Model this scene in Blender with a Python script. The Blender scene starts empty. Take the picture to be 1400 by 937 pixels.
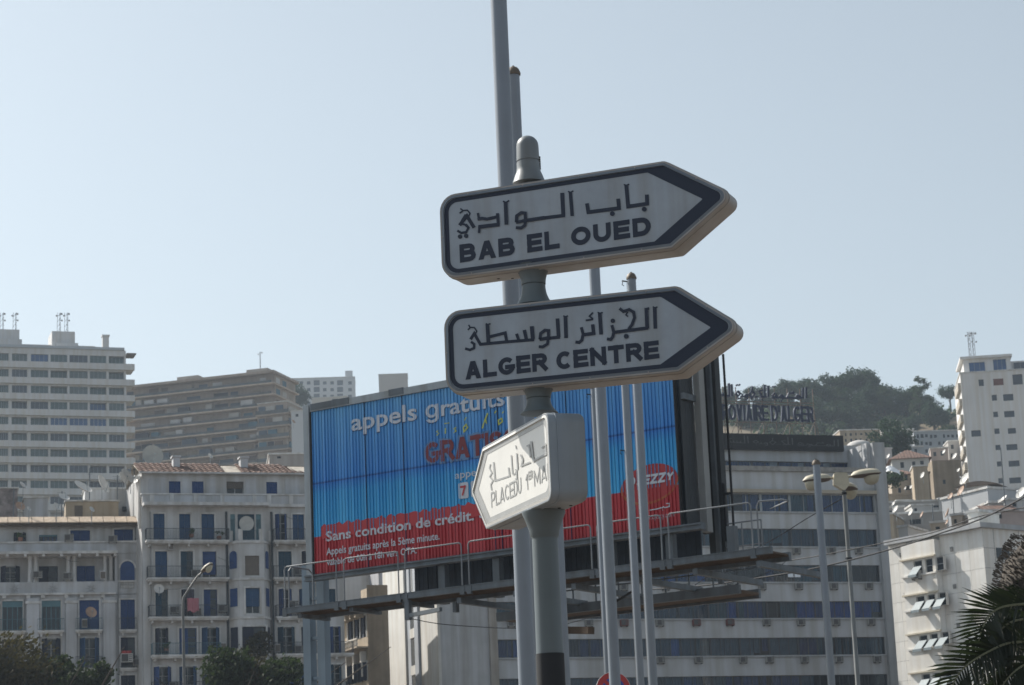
import bpy, math, random
from mathutils import Vector, Matrix
from mathutils.geometry import tessellate_polygon
random.seed(7)
R = math.radians
SC = bpy.context.scene
COL = SC.collection

# ---------------------------------------------------------------- camera
FOC, PITCH, ROLL, EYE = 3335.0, R(12.87), R(2.4), 1.6
_r, _f, _u = Vector((1, 0, 0)), Vector((0, math.cos(PITCH), math.sin(PITCH))), Vector((0, -math.sin(PITCH), math.cos(PITCH)))
CR = math.cos(ROLL) * _r - math.sin(ROLL) * _u
CU = math.sin(ROLL) * _r + math.cos(ROLL) * _u
cd = bpy.data.cameras.new('camera')
cam = bpy.data.objects.new('camera', cd); COL.objects.link(cam)
M = Matrix((CR, CU, -_f)).transposed().to_4x4(); M.translation = Vector((0, 0, EYE))
cam.matrix_world = M
cd.sensor_width = 36.0; cd.lens = FOC / 1400 * 36
cd.clip_start = 0.1; cd.clip_end = 9000
cd.dof.use_dof = True; cd.dof.focus_distance = 12.4; cd.dof.aperture_fstop = 16.0
SC.camera = cam

# ---------------------------------------------------------------- sky, sun, exposure
SUN_LEFT, SUN_EL = R(54), R(42)
world = bpy.data.worlds.new('World'); SC.world = world; world.use_nodes = True
wn = world.node_tree.nodes; wl = world.node_tree.links
bg = wn['Background']; bg.inputs['Strength'].default_value = 0.108
sky = wn.new('ShaderNodeTexSky'); sky.sky_type = 'NISHITA'; sky.sun_disc = False
sky.sun_elevation = SUN_EL; sky.sun_rotation = -SUN_LEFT
sky.altitude = 10; sky.air_density = 1.0; sky.dust_density = 2.2; sky.ozone_density = 1.5
hs = wn.new('ShaderNodeHueSaturation'); hs.inputs['Saturation'].default_value = 0.44
tn = wn.new('ShaderNodeMixRGB'); tn.blend_type = 'MULTIPLY'; tn.inputs['Fac'].default_value = 1; tn.inputs['Color2'].default_value = (0.93, 1.0, 1.0, 1)
wl.new(sky.outputs['Color'], hs.inputs['Color']); wl.new(hs.outputs['Color'], tn.inputs['Color1']); wl.new(tn.outputs['Color'], bg.inputs['Color'])
sd = bpy.data.lights.new('sun', 'SUN'); sd.energy = 5.0; sd.angle = R(0.55); sd.color = (1.0, 0.94, 0.86)
sun = bpy.data.objects.new('sun', sd); COL.objects.link(sun)
SV = Vector((-math.sin(SUN_LEFT) * math.cos(SUN_EL), math.cos(SUN_LEFT) * math.cos(SUN_EL), math.sin(SUN_EL)))
sun.rotation_euler = SV.to_track_quat('Z', 'Y').to_euler(); sun.location = (-40, 10, 60)
SC.view_settings.view_transform = 'Standard'; SC.view_settings.look = 'None'
SC.view_settings.gamma = 1.0; SC.view_settings.exposure = 0.33
SC.cycles.volume_bounces = 1
HAZE = 0.00016

# ---------------------------------------------------------------- helpers
def ray(px, py):
    return _f + (px - 700) / FOC * CR - (py - 468.5) / FOC * CU
CAM = Vector((0, 0, EYE))
class Fr:                                   # an upright local frame: x along the face, -y out of it, z up
    def __init__(s, px, py, d, yaw):
        r = ray(px, py); s.o = CAM + r * (d / r.y); s.zz = s.o.z; s.o.z = 0
        s.yaw = R(yaw); s.u = Vector((math.cos(s.yaw), math.sin(s.yaw), 0)); s.n = Vector((-math.sin(s.yaw), math.cos(s.yaw), 0))
    def uv(s, px, py, w=0.0):
        r = ray(px, py); t = (s.o + s.n * w - CAM).dot(s.n) / r.dot(s.n); p = CAM + r * t
        return (p - s.o).dot(s.u), p.z
    def U(s, px, py, w=0.0): return s.uv(px, py, w)[0]
    def Z(s, px, py, w=0.0): return s.uv(px, py, w)[1]
    def root(s, name, label, cat, group=None):
        return thing(name, label, cat, s.o, s.yaw, group)
def at(px, py, d):
    r = ray(px, py); return CAM + r * (d / r.y)

def thing(name, label, cat, loc=(0, 0, 0), rz=0, group=None):
    o = bpy.data.objects.new(name, None); COL.objects.link(o); o.location = loc; o.rotation_euler = (0, 0, rz)
    o.empty_display_size = 0.3
    o['label'] = label; o['category'] = cat
    if group: o['group'] = group
    return o
def tag(o, label=None, cat=None, group=None, kind=None):
    for k, v in (('label', label), ('category', cat), ('group', group), ('kind', kind)):
        if v: o[k] = v
    return o
def dup(root, loc=None, rot=None, label=None, group=None):
    r = root.copy(); COL.objects.link(r)
    if loc is not None: r.location = loc
    if rot is not None: r.rotation_euler = rot
    if label: r['label'] = label
    if group: r['group'] = group
    for ch in list(root.children):
        c = ch.copy(); COL.objects.link(c); c.parent = r
        for g in list(ch.children):
            d = g.copy(); COL.objects.link(d); d.parent = c
    return r
def inst(name, me, parent, loc=(0, 0, 0), rot=(0, 0, 0), scale=(1, 1, 1)):
    o = bpy.data.objects.new(name, me); COL.objects.link(o); o.parent = parent
    o.location = loc; o.rotation_euler = rot; o.scale = scale
    return o

class MB:
    def __init__(s): s.v = []; s.f = []; s.m = []
    def face(s, pts, m=0):
        n = len(s.v); s.v += [tuple(p) for p in pts]; s.f.append(tuple(range(n, n + len(pts)))); s.m.append(m)
    def box(s, x0, x1, y0, y1, z0, z1, m=0):
        if x0 > x1: x0, x1 = x1, x0
        if y0 > y1: y0, y1 = y1, y0
        if z0 > z1: z0, z1 = z1, z0
        n = len(s.v)
        s.v += [(x0, y0, z0), (x1, y0, z0), (x1, y1, z0), (x0, y1, z0), (x0, y0, z1), (x1, y0, z1), (x1, y1, z1), (x0, y1, z1)]
        for q in ((0, 3, 2, 1), (4, 5, 6, 7), (0, 1, 5, 4), (1, 2, 6, 5), (2, 3, 7, 6), (3, 0, 4, 7)):
            s.f.append(tuple(n + i for i in q)); s.m.append(m)
        return s
    def bar(s, a, b, w, h=None, m=0, up=(0, 0, 1)):
        a, b = Vector(a), Vector(b); h = h or w; d = (b - a).normalized(); upv = Vector(up)
        if abs(d.dot(upv)) > 0.98: upv = Vector((1, 0, 0))
        x = d.cross(upv).normalized() * (w / 2); y = x.cross(d).normalized() * (h / 2); n = len(s.v)
        for p in (a, b):
            for sx, sy in ((-1, -1), (1, -1), (1, 1), (-1, 1)): s.v.append(tuple(p + x * sx + y * sy))
        for q in ((0, 1, 2, 3), (7, 6, 5, 4), (0, 4, 5, 1), (1, 5, 6, 2), (2, 6, 7, 3), (3, 7, 4, 0)):
            s.f.append(tuple(n + i for i in q)); s.m.append(m)
        return s
    def tube(s, pts, r, n=8, m=0, caps=True):
        pts = [Vector(p) for p in pts]; rr = r if isinstance(r, (list, tuple)) else [r] * len(pts)
        base = len(s.v); pv = None
        for i, p in enumerate(pts):
            d = (pts[min(i + 1, len(pts) - 1)] - pts[max(i - 1, 0)]).normalized()
            if pv is None: x = d.orthogonal().normalized()
            else: x = (pv - d * pv.dot(d)).normalized()
            pv = x; y = d.cross(x)
            for k in range(n):
                a = 2 * math.pi * k / n; s.v.append(tuple(p + (x * math.cos(a) + y * math.sin(a)) * rr[i]))
        for i in range(len(pts) - 1):
            for k in range(n):
                a = base + i * n + k; b = base + i * n + (k + 1) % n; s.f.append((a, b, b + n, a + n)); s.m.append(m)
        if caps:
            s.f.append(tuple(base + k for k in reversed(range(n)))); s.m.append(m)
            e = base + (len(pts) - 1) * n; s.f.append(tuple(e + k for k in range(n))); s.m.append(m)
        return s
    def lathe(s, prof, n=24, m=0, c=(0, 0, 0), close=True):
        base = len(s.v)
        for r, z in prof:
            for k in range(n):
                a = 2 * math.pi * k / n; s.v.append((c[0] + r * math.cos(a), c[1] + r * math.sin(a), c[2] + z))
        for i in range(len(prof) - 1):
            for k in range(n):
                a = base + i * n + k; b = base + i * n + (k + 1) % n; s.f.append((a, b, b + n, a + n)); s.m.append(m)
        if close:
            s.f.append(tuple(base + k for k in reversed(range(n)))); s.m.append(m)
            e = base + (len(prof) - 1) * n; s.f.append(tuple(e + k for k in range(n))); s.m.append(m)
        return s
    def prism(s, poly, y0, y1, m=0, mside=None):      # poly in x,z (counter-clockwise seen from -y), from y0 (front) to y1
        n = len(s.v); k = len(poly)
        s.v += [(x, y0, z) for x, z in poly] + [(x, y1, z) for x, z in poly]
        s.f.append(tuple(range(n, n + k))); s.m.append(m)
        s.f.append(tuple(reversed(range(n + k, n + 2 * k)))); s.m.append(m)
        for i in range(k):
            j = (i + 1) % k; s.f.append((n + i, n + k + i, n + k + j, n + j)); s.m.append(m if mside is None else mside)
        return s
    def build(s, name, mats, parent=None, smooth=False, loc=(0, 0, 0), rot=(0, 0, 0), kind=None):
        me = s.mesh(name, mats, smooth)
        o = bpy.data.objects.new(name, me); COL.objects.link(o); o.parent = parent; o.location = loc; o.rotation_euler = rot
        if kind: o['kind'] = kind
        return o
    def mesh(s, name, mats, smooth=False):
        me = bpy.data.meshes.new(name); me.from_pydata(s.v, [], s.f)
        for mt in (mats if isinstance(mats, (list, tuple)) else [mats]): me.materials.append(mt)
        if len(me.polygons):
            me.polygons.foreach_set('material_index', s.m)
            if smooth:
                me.polygons.foreach_set('use_smooth', [True] * len(me.polygons))
        me.update()
        if smooth:
            try: me.set_sharp_from_angle(angle=R(40))
            except Exception: pass
        return me

def mat(name, col, rough=0.8, metal=0.0, var=0.12, scale=1.5, streak=0.0, bump=0.0, col2=None, spec=0.5, coord='Object', bscale=12.0):
    m = bpy.data.materials.new(name); m.use_nodes = True; nt = m.node_tree; n = nt.nodes; l = nt.links
    b = n['Principled BSDF']; b.inputs['Roughness'].default_value = rough; b.inputs['Metallic'].default_value = metal
    b.inputs['Specular IOR Level'].default_value = spec
    tc = n.new('ShaderNodeTexCoord')
    c2 = col2 or tuple(c * (1 - 2.2 * var) for c in col)
    if var > 0 or col2:
        nz = n.new('ShaderNodeTexNoise'); nz.inputs['Scale'].default_value = scale; nz.inputs['Detail'].default_value = 6; nz.inputs['Roughness'].default_value = 0.62
        l.new(tc.outputs[coord], nz.inputs['Vector'])
        rp = n.new('ShaderNodeValToRGB'); rp.color_ramp.elements[0].position = 0.32; rp.color_ramp.elements[1].position = 0.66
        rp.color_ramp.elements[0].color = (*c2, 1); rp.color_ramp.elements[1].color = (*col, 1)
        l.new(nz.outputs['Fac'], rp.inputs['Fac']); out = rp.outputs['Color']
        if streak > 0:
            mp = n.new('ShaderNodeMapping'); mp.inputs['Scale'].default_value = (2.2, 2.2, 0.12); l.new(tc.outputs[coord], mp.inputs['Vector'])
            n2 = n.new('ShaderNodeTexNoise'); n2.inputs['Scale'].default_value = max(scale, 0.6); n2.inputs['Detail'].default_value = 5; l.new(mp.outputs['Vector'], n2.inputs['Vector'])
            r2 = n.new('ShaderNodeValToRGB'); r2.color_ramp.elements[0].position = 0.35; r2.color_ramp.elements[1].position = 0.6
            k = 1 - streak; r2.color_ramp.elements[0].color = (k, k * 0.96, k * 0.9, 1); r2.color_ramp.elements[1].color = (1, 1, 1, 1)
            l.new(n2.outputs['Fac'], r2.inputs['Fac'])
            mx = n.new('ShaderNodeMixRGB'); mx.blend_type = 'MULTIPLY'; mx.inputs['Fac'].default_value = 1
            l.new(out, mx.inputs['Color1']); l.new(r2.outputs['Color'], mx.inputs['Color2']); out = mx.outputs['Color']
        l.new(out, b.inputs['Base Color'])
    else: b.inputs['Base Color'].default_value = (*col, 1)
    if bump > 0:
        bn = n.new('ShaderNodeTexNoise'); bn.inputs['Scale'].default_value = bscale; bn.inputs['Detail'].default_value = 5; l.new(tc.outputs[coord], bn.inputs['Vector'])
        bp = n.new('ShaderNodeBump'); bp.inputs['Strength'].default_value = bump; bp.inputs['Distance'].default_value = 0.05
        l.new(bn.outputs['Fac'], bp.inputs['Height']); l.new(bp.outputs['Normal'], b.inputs['Normal'])
    return m
def leafmat(name, a, b_, scale=0.6):
    m = mat(name, a, 0.75, var=0.1, scale=scale, col2=b_, spec=0.25)
    bs = m.node_tree.nodes['Principled BSDF']
    tr = m.node_tree.nodes.new('ShaderNodeBsdfTranslucent'); tr.inputs['Color'].default_value = (a[0] * 1.3, a[1] * 1.5, a[2], 1)
    mx = m.node_tree.nodes.new('ShaderNodeMixShader'); mx.inputs['Fac'].default_value = 0.25
    m.node_tree.links.new(bs.outputs[0], mx.inputs[1]); m.node_tree.links.new(tr.outputs[0], mx.inputs[2])
    m.node_tree.links.new(mx.outputs[0], m.node_tree.nodes['Material Output'].inputs['Surface'])
    return m
def panemat(name, tint=(0.6, 0.7, 0.75), alpha=0.6):
    m = bpy.data.materials.new(name); m.use_nodes = True; n = m.node_tree.nodes; l = m.node_tree.links
    n.remove(n['Principled BSDF']); g = n.new('ShaderNodeBsdfGlossy'); g.inputs['Roughness'].default_value = 0.06; g.inputs['Color'].default_value = (0.9, 0.95, 1, 1)
    t = n.new('ShaderNodeBsdfTransparent'); t.inputs['Color'].default_value = (*tint, 1)
    fr = n.new('ShaderNodeFresnel'); fr.inputs['IOR'].default_value = 1.52
    ad = n.new('ShaderNodeMath'); ad.operation = 'ADD'; ad.inputs[1].default_value = -0.015; l.new(fr.outputs[0], ad.inputs[0])
    mx = n.new('ShaderNodeMixShader'); l.new(ad.outputs[0], mx.inputs['Fac']); l.new(t.outputs[0], mx.inputs[1]); l.new(g.outputs[0], mx.inputs[2])
    l.new(mx.outputs[0], n['Material Output'].inputs['Surface'])
    return m

MT = {}
def C(key, *a, **k):
    if key not in MT: MT[key] = mat(key, *a, **k)
    return MT[key]
galv = C('galvanised_paint', (0.43, 0.47, 0.52), 0.42, 0.25, 0.07, 1.2, streak=0.12, spec=0.6)
galv2 = C('pole_paint', (0.225, 0.265, 0.32), 0.45, 0.0, 0.05, 2.0, streak=0.10, spec=0.6)
postm = C('signpost_paint', (0.135, 0.17, 0.19), 0.5, 0.0, 0.08, 3.0, streak=0.15)
shellm = C('sign_shell', (0.36, 0.35, 0.34), 0.5, 0.0, 0.07, 3.5, streak=0.14)
rimm = C('sign_rim', (0.15, 0.18, 0.215), 0.4, 0.1, 0.05, 4)
facem = C('sign_face', (0.33, 0.375, 0.43), 0.25, 0.0, 0.07, 5, streak=0.13)
inkm = C('sign_ink', (0.010, 0.018, 0.040), 0.5, 0.0, 0.0)
fadeface = C('faded_face', (0.70, 0.69, 0.655), 0.35, 0, 0.04, 5)
fadeink = C('faded_ink', (0.36, 0.365, 0.36), 0.4, 0, 0.1, 9)
dark = C('dark_void', (0.012, 0.014, 0.018), 0.6, 0, 0.0)
blackm = C('black_paint', (0.018, 0.02, 0.024), 0.75, 0, 0.1, 4)
steel = C('painted_steel', (0.13, 0.155, 0.18), 0.5, 0.2, 0.12, 2.0, streak=0.25)
steell = C('pale_steel', (0.33, 0.37, 0.40), 0.45, 0.2, 0.1, 2.0, streak=0.2)
rust = C('rusty_grating', (0.12, 0.085, 0.06), 0.8, 0, 0.2, 3)
railm = C('rail_tube', (0.19, 0.21, 0.23), 0.5, 0.0, 0.05, 3)
glass = panemat('window_glass', (.5, .66, .8))

def clip_round(pts, rad, n=5):
    out = []; k = len(pts)
    for i, p in enumerate(pts):
        p = Vector(p); a = Vector(pts[i - 1]); b = Vector(pts[(i + 1) % k]); r = rad[i] if isinstance(rad, (list, tuple)) else rad
        if r <= 0: out.append(tuple(p)); continue
        da = (a - p).normalized(); db = (b - p).normalized(); h = math.acos(max(-1, min(1, da.dot(db)))) / 2
        t = min(r / math.tan(h), (a - p).length * .49, (b - p).length * .49); r = t * math.tan(h)
        c = p + (da + db).normalized() * (r / math.sin(h)); s = p + da * t; e = p + db * t
        a0 = math.atan2(s.y - c.y, s.x - c.x); a1 = math.atan2(e.y - c.y, e.x - c.x); d = (a1 - a0 + math.pi) % (2 * math.pi) - math.pi
        for j in range(n + 1): out.append((c.x + r * math.cos(a0 + d * j / n), c.y + r * math.sin(a0 + d * j / n)))
    return out
def inset(poly, d):
    k = len(poly); out = []
    for i in range(k):
        p = Vector(poly[i]); a = Vector(poly[i - 1]); b = Vector(poly[(i + 1) % k])
        e1 = (p - a).normalized(); e2 = (b - p).normalized(); n1 = Vector((-e1.y, e1.x)); n2 = Vector((-e2.y, e2.x))
        d1 = d[i - 1] if isinstance(d, (list, tuple)) else d; d2 = d[i] if isinstance(d, (list, tuple)) else d
        den = e1.cross(e2) if hasattr(e1, 'cross') else 0
        den = e1.x * e2.y - e1.y * e2.x
        if abs(den) < 1e-6: out.append(tuple(p + n1 * d1)); continue
        q1 = p + n1 * d1; q2 = p + n2 * d2; t = ((q2 - q1).x * e2.y - (q2 - q1).y * e2.x) / den
        out.append(tuple(q1 + e1 * t))
    return out
def ring(mb, outer, inner, y, m=0):                 # flat band between two outlines of equal length
    n = len(mb.v); k = len(outer); mb.v += [(x, y, z) for x, z in outer] + [(x, y, z) for x, z in inner]
    for i in range(k):
        j = (i + 1) % k; mb.f.append((n + i, n + j, n + k + j, n + k + i)); mb.m.append(m)

def strokes(mb, lines, fmap, y, m=0, step=0.00025, depth=0.0):
    """lines: (points, width) in picture-tracing units; fmap turns such a point into local (x, z)"""
    for li, (pts, w) in enumerate(lines):
        yy = y - li * step
        pts = [p for i, p in enumerate(pts) if i == 0 or abs(p[0] - pts[i - 1][0]) + abs(p[1] - pts[i - 1][1]) > 1e-5]
        if len(pts) == 1:                            # a dot
            cx, cz = pts[0]; r = w / 2; P = [fmap(cx + r * math.cos(a), cz + r * math.sin(a)) for a in [2 * math.pi * i / 12 for i in range(12)]]
            P = P[::-1] if sum(P[i - 1][0] * P[i][1] - P[i][0] * P[i - 1][1] for i in range(len(P))) < 0 else P
            if depth: mb.prism(P, yy, yy + depth, m)
            else: mb.face([(a, yy, b) for a, b in P], m)
            continue
        L = []; Rr = []; k = len(pts)
        for i, p in enumerate(pts):
            p = Vector(p); d1 = (p - Vector(pts[i - 1])).normalized() if i else None; d2 = (Vector(pts[i + 1]) - p).normalized() if i < k - 1 else None
            if d1 is None: n_ = Vector((-d2.y, d2.x)); s_ = 1
            elif d2 is None: n_ = Vector((-d1.y, d1.x)); s_ = 1
            else:
                n_ = Vector((-(d1 + d2).y, (d1 + d2).x))
                if n_.length < 1e-4: n_ = Vector((-d1.y, d1.x))
                n_.normalize(); s_ = 1 / max(0.45, abs(n_.dot(Vector((-d1.y, d1.x)))))
            L.append(fmap(*(p + n_ * (w / 2 * s_)))); Rr.append(fmap(*(p - n_ * (w / 2 * s_))))
        for i in range(k - 1):
            q = [L[i], L[i + 1], Rr[i + 1], Rr[i]]
            if sum(q[j - 1][0] * q[j][1] - q[j][0] * q[j - 1][1] for j in range(4)) < 0: q = q[::-1]
            if depth: mb.prism(q, yy, yy + depth, m)
            else: mb.face([(a, yy, b) for a, b in q], m)

_capcache = {}
def text_verts(body, bold=0.0, extrude=0.0, shear=0.0, spacing=1.0):
    cu = bpy.data.curves.new('lettering', 'FONT'); cu.body = body; cu.offset = bold; cu.extrude = extrude; cu.shear = shear; cu.space_character = spacing; cu.resolution_u = 3
    o = bpy.data.objects.new('lettering', cu); COL.objects.link(o); bpy.context.view_layer.update()
    me = bpy.data.meshes.new_from_object(o.evaluated_get(bpy.context.evaluated_depsgraph_get()))
    vs = [tuple(v.co) for v in me.vertices]; fs = [tuple(p.vertices) for p in me.polygons]
    bpy.data.objects.remove(o); bpy.data.curves.remove(cu); bpy.data.meshes.remove(me)
    return vs, fs
def text(mb, body, u0, u1, z0, zc, y, bold=0.02, extrude=0.0, shear=0.0, m=0, slope=0.0):
    """lettering from x=u0 to u1 with its baseline at z0 and its capitals reaching zc"""
    vs, fs = text_verts(body, bold, 0.01 if extrude else 0, shear)
    k = (bold,)
    if k not in _capcache:
        hv, _ = text_verts('H', bold); _capcache[k] = (min(v[1] for v in hv), max(v[1] for v in hv))
    lo, hi = _capcache[k]; x0 = min(v[0] for v in vs); x1 = max(v[0] for v in vs)
    sx = (u1 - u0) / (x1 - x0); sz = (zc - z0) / (hi - lo); n = len(mb.v)
    for v in vs:
        x = u0 + (v[0] - x0) * sx; z = z0 + (v[1] - lo) * sz + slope * (x - u0)
        mb.v.append((x, y - v[2] / 0.01 * extrude / 2 if extrude else y, z))
    for f in fs: mb.f.append(tuple(n + i for i in f)); mb.m.append(m)

# a plain block alphabet drawn as centre lines in a unit box (x right, y up)
def arc(cx, cy, rx, ry, a0, a1, n=9):
    return [(cx + rx * math.cos(R(a0 + (a1 - a0) * i / n)), cy + ry * math.sin(R(a0 + (a1 - a0) * i / n))) for i in range(n + 1)]
GL = {
 'A': (1.0, [[(0, 0), (.5, 1), (1, 0)], [(.2, .3), (.8, .3)]]), 'B': (.87, [[(0, 0), (0, 1)], [(0, 1), (.6, 1)] + arc(.62, .76, .3, .24, 90, -90, 6) + [(0, .52)], [(0, .52), (.6, .52)] + arc(.66, .26, .34, .26, 90, -90, 6) + [(0, 0)]]),
 'C': (.84, [arc(.56, .5, .56, .5, 46, 314, 14)]), 'D': (.9, [[(0, 0), (0, 1)], [(0, 1), (.45, 1)] + arc(.48, .5, .52, .5, 90, -90, 9) + [(0, 0)]]),
 'E': (.78, [[(0, 0), (0, 1)], [(0, 1), (1, 1)], [(0, .5), (.92, .5)], [(0, 0), (1, 0)]]), 'F': (.75, [[(0, 0), (0, 1)], [(0, 1), (1, 1)], [(0, .5), (.9, .5)]]),
 'G': (1.0, [arc(.52, .5, .52, .5, 42, 330, 14) + [(.98, .42)], [(.58, .42), (1.02, .42)]]), 'I': (.0, [[(0, 0), (0, 1)]]), 'J': (.7, [[(1, 1), (1, .3)] + arc(.55, .28, .45, .28, 0, -170, 8)]),
 'L': (.75, [[(0, 1), (0, 0)], [(0, 0), (1, 0)]]), 'M': (1.1, [[(0, 0), (0, 1)], [(0, 1), (.5, .2), (1, 1)], [(1, 1), (1, 0)]]), 'N': (.9, [[(0, 0), (0, 1)], [(0, 1), (1, 0)], [(1, 0), (1, 1)]]),
 'O': (1.02, [arc(.5, .5, .5, .5, 90, 456, 20)]), 'P': (.85, [[(0, 0), (0, 1)], [(0, 1), (.6, 1)] + arc(.66, .73, .34, .27, 90, -90, 6) + [(0, .46)]]),
 'R': (.88, [[(0, 0), (0, 1)], [(0, 1), (.6, 1)] + arc(.66, .74, .32, .26, 90, -90, 6) + [(0, .48)], [(.5, .48), (1, 0)]]),
 'S': (.85, [arc(.5, .76, .46, .24, 20, 270, 9) + arc(.5, .25, .5, .25, 90, -160, 9)[1:]]), 'T': (.85, [[(0, 1), (1, 1)], [(.5, 1), (.5, 0)]]), 'U': (.88, [[(0, 1), (0, .42)] + arc(.5, .42, .5, .42, 180, 360, 10) + [(1, 1)]]),
 'V': (.95, [[(0, 1), (.5, 0), (1, 1)]]), 'X': (.9, [[(0, 0), (1, 1)], [(0, 1), (1, 0)]]), 'Y': (.95, [[(0, 1), (.5, .48), (1, 1)], [(.5, .48), (.5, 0)]]), 'Z': (.85, [[(0, 1), (1, 1)], [(1, 1), (0, 0)], [(0, 0), (1, 0)]]),
 '1': (.35, [[(1, 0), (1, 1)], [(1, 1), (0, .72)]]), '7': (.8, [[(0, 1), (1, 1)], [(1, 1), (.35, 0)]]), "'": (.0, [[(0, 1), (0, .7)]]), '.': (.0, [[(0, 0), (0, .04)]]), ' ': (.35, [])}
def block(mb, body, u0, u1, z0, z1, y, stroke=0.24, gap=0.2, shear=0.0, m=0, depth=0.0, split=None):
    """block capitals filling x=u0..u1, z=z0..z1; with split=(maker) every letter becomes its own mesh"""
    h = z1 - z0; adv = []; x = 0
    for ch in body:
        w = GL[ch][0] * (1 - stroke * .5) + (stroke if ch != ' ' else 0); adv.append((x, w)); x += w + gap
    tot = x - gap; sx = (u1 - u0) / tot; out = []
    for ch, (x, w) in zip(body, adv):
        if ch == ' ': continue
        t = mb if split is None else MB()
        gx0 = u0 + (x + stroke / 2) * sx; gw = (w - stroke) * sx; hs = stroke * h / 2
        # trace in units of the letter height so strokes keep their weight
        k = sx / h
        def fm(a, b, gx0=gx0): return gx0 + a * h + shear * (b * h), z0 + hs + b * h
        if ch in 'AV':
            th = stroke * h * 1.12 * (.5 + .5 * k); x1_ = gx0 - stroke * sx / 2; x2_ = gx0 + gw + stroke * sx / 2; xm_ = (x1_ + x2_) / 2; zt_, zb_ = (z1, z0) if ch == 'A' else (z0, z1)
            Q = [[(x1_, zb_), (x1_ + th, zb_), (xm_ + th * .5, zt_), (xm_ - th * .5, zt_)], [(x2_ - th, zb_), (x2_, zb_), (xm_ + th * .5, zt_), (xm_ - th * .5, zt_)]]
            if ch == 'A': f_ = (x2_ - x1_) * .2; Q.append([(x1_ + f_, z0 + h * .2), (x2_ - f_, z0 + h * .2), (x2_ - f_ * 1.35, z0 + h * .2 + stroke * h * .8), (x1_ + f_ * 1.35, z0 + h * .2 + stroke * h * .8)])
            for qi, q in enumerate(Q):
                q = [(a + shear * (b - z0) / h * h, b) for a, b in q]
                if sum(q[j - 1][0] * q[j][1] - q[j][0] * q[j - 1][1] for j in range(4)) < 0: q = q[::-1]
                if depth: t.prism(q, y - qi * .0003, y - qi * .0003 + depth, m)
                else: t.face([(a, y - qi * .00012, b) for a, b in q], m)
            if split: out.append(split(t))
            continue
        lines = []
        for pts in GL[ch][1]:
            P = [(px_ * gw / h, py_ * (1 - stroke)) for px_, py_ in pts]
            # square ends: lengthen open straight ends by half a stroke where they meet the box edge
            def ext(p, q):
                d = (Vector(p) - Vector(q)); L = d.length
                return tuple(Vector(p) + d / L * stroke / 2 * (1 if L else 0))
            if ch not in 'COGSJ' or len(pts) <= 2:
                if len(P) == 2 or ch in 'ATUVY': P = [ext(P[0], P[1])] + P[1:-1] + [ext(P[-1], P[-2])] if ch not in 'AVY' else P
            lines.append((P, stroke * (0.5 + 0.5 * k if ch not in 'AVM' else 0.5 + .5 * k)))
        if ch == 'A': lines[0] = ([(-.08 * k, -stroke / 2 + .05)] + [(gw / h / 2, 1 - stroke * .60)] + [(gw / h + .08 * k, -stroke / 2 + .05)], lines[0][1])
        strokes(t, lines, fm, y, m, 0.00012, depth)
        if split: out.append(split(t))
    return out

# ---------------------------------------------------------------- ground and hills
def lerp_tab(t, d):
    for (a, va), (b, vb) in zip(t, t[1:]):
        if d <= b: return va + (vb - va) * max(0, (d - a)) / (b - a)
    return t[-1][1]
TR = [(0, 0), (238, 0), (262, 26), (300, 36), (345, 45), (380, 54), (420, 62), (500, 76), (540, 88), (600, 112), (650, 130), (700, 131), (900, 110), (1500, 60), (2600, 0)]
TL = [(0, 0), (238, 0), (262, 20), (463, 60), (667, 103), (1000, 182), (1250, 185), (1700, 90), (2600, 0)]
def noise2(x, y):
    return (math.sin(x * 0.021 + 1.3) * math.cos(y * 0.017) + 0.6 * math.sin(x * 0.047 + y * 0.031) + 0.35 * math.sin(x * 0.11 - y * 0.09))
def hz(x, y):
    if y < 200: return 0.0
    t = max(0, min(1, (x / y + 0.03) / 0.105)); t = t * t * (3 - 2 * t)
    h = lerp_tab(TL, y) * (1 - t) + lerp_tab(TR, y) * t
    h += noise2(x, y) * min(1, max(0, (y - 420) / 200)) * 2.0 * (1 if y < 2000 else 0)
    h -= max(0, x / y - 0.12) * 60 * min(1, max(0, (y - 500) / 150)) * t * (1 if y < 2000 else 0)
    return h
def hit(px, py, lo=245, hi=900):
    r = ray(px, py); d = lo
    while d < hi:
        p = CAM + r * (d / r.y)
        if p.z <= hz(p.x, p.y): return p
        d += 1.0
    return None
xs = sorted(set([-3000, -2200, -1600, -1200, -900] + list(range(-700, 701, 14)) + [900, 1200, 1600, 2200, 3000]))
ys = sorted(set([-1500, -600, -200, -60, 0, 60, 120, 180, 220, 232] + list(range(238, 900, 8)) + list(range(900, 2000, 50)) + [2200, 2600, 3200, 4000]))
mb = MB(); nx = len(xs)
for y in ys:
    for x in xs: mb.v.append((x, y, hz(x, y)))
for j in range(len(ys) - 1):
    for i in range(nx - 1):
        a = j * nx + i; mb.f.append((a, a + 1, a + nx + 1, a + nx)); mb.m.append(0 if ys[j] < 238 else 1)
pave = C('paving', (0.15, 0.125, 0.105), 0.9, 0, 0.08, 0.6, bump=0.3)
dry = C('dry_hillside', (0.20, 0.145, 0.095), 0.95, 0, 0.2, 0.05, col2=(0.075, 0.08, 0.045))
gr = mb.build('ground', [pave, dry], smooth=True); gr['kind'] = 'structure'
mb = MB(); mb.box(-300, 300, 62, 100, -0.5, 0.004); o = mb.build('road', C('asphalt', (0.055, 0.055, 0.058), 0.9, 0, 0.1, 0.8)); o['kind'] = 'structure'
mb = MB()
for k in range(-30, 30): mb.box(k * 9.0, k * 9.0 + 3.2, 80.9, 81.05, -0.4, 0.008)
o = mb.build('road_markings', C('road_paint', (0.75, 0.75, 0.72), 0.7, 0, 0.1, 2)); o['kind'] = 'structure'
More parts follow.
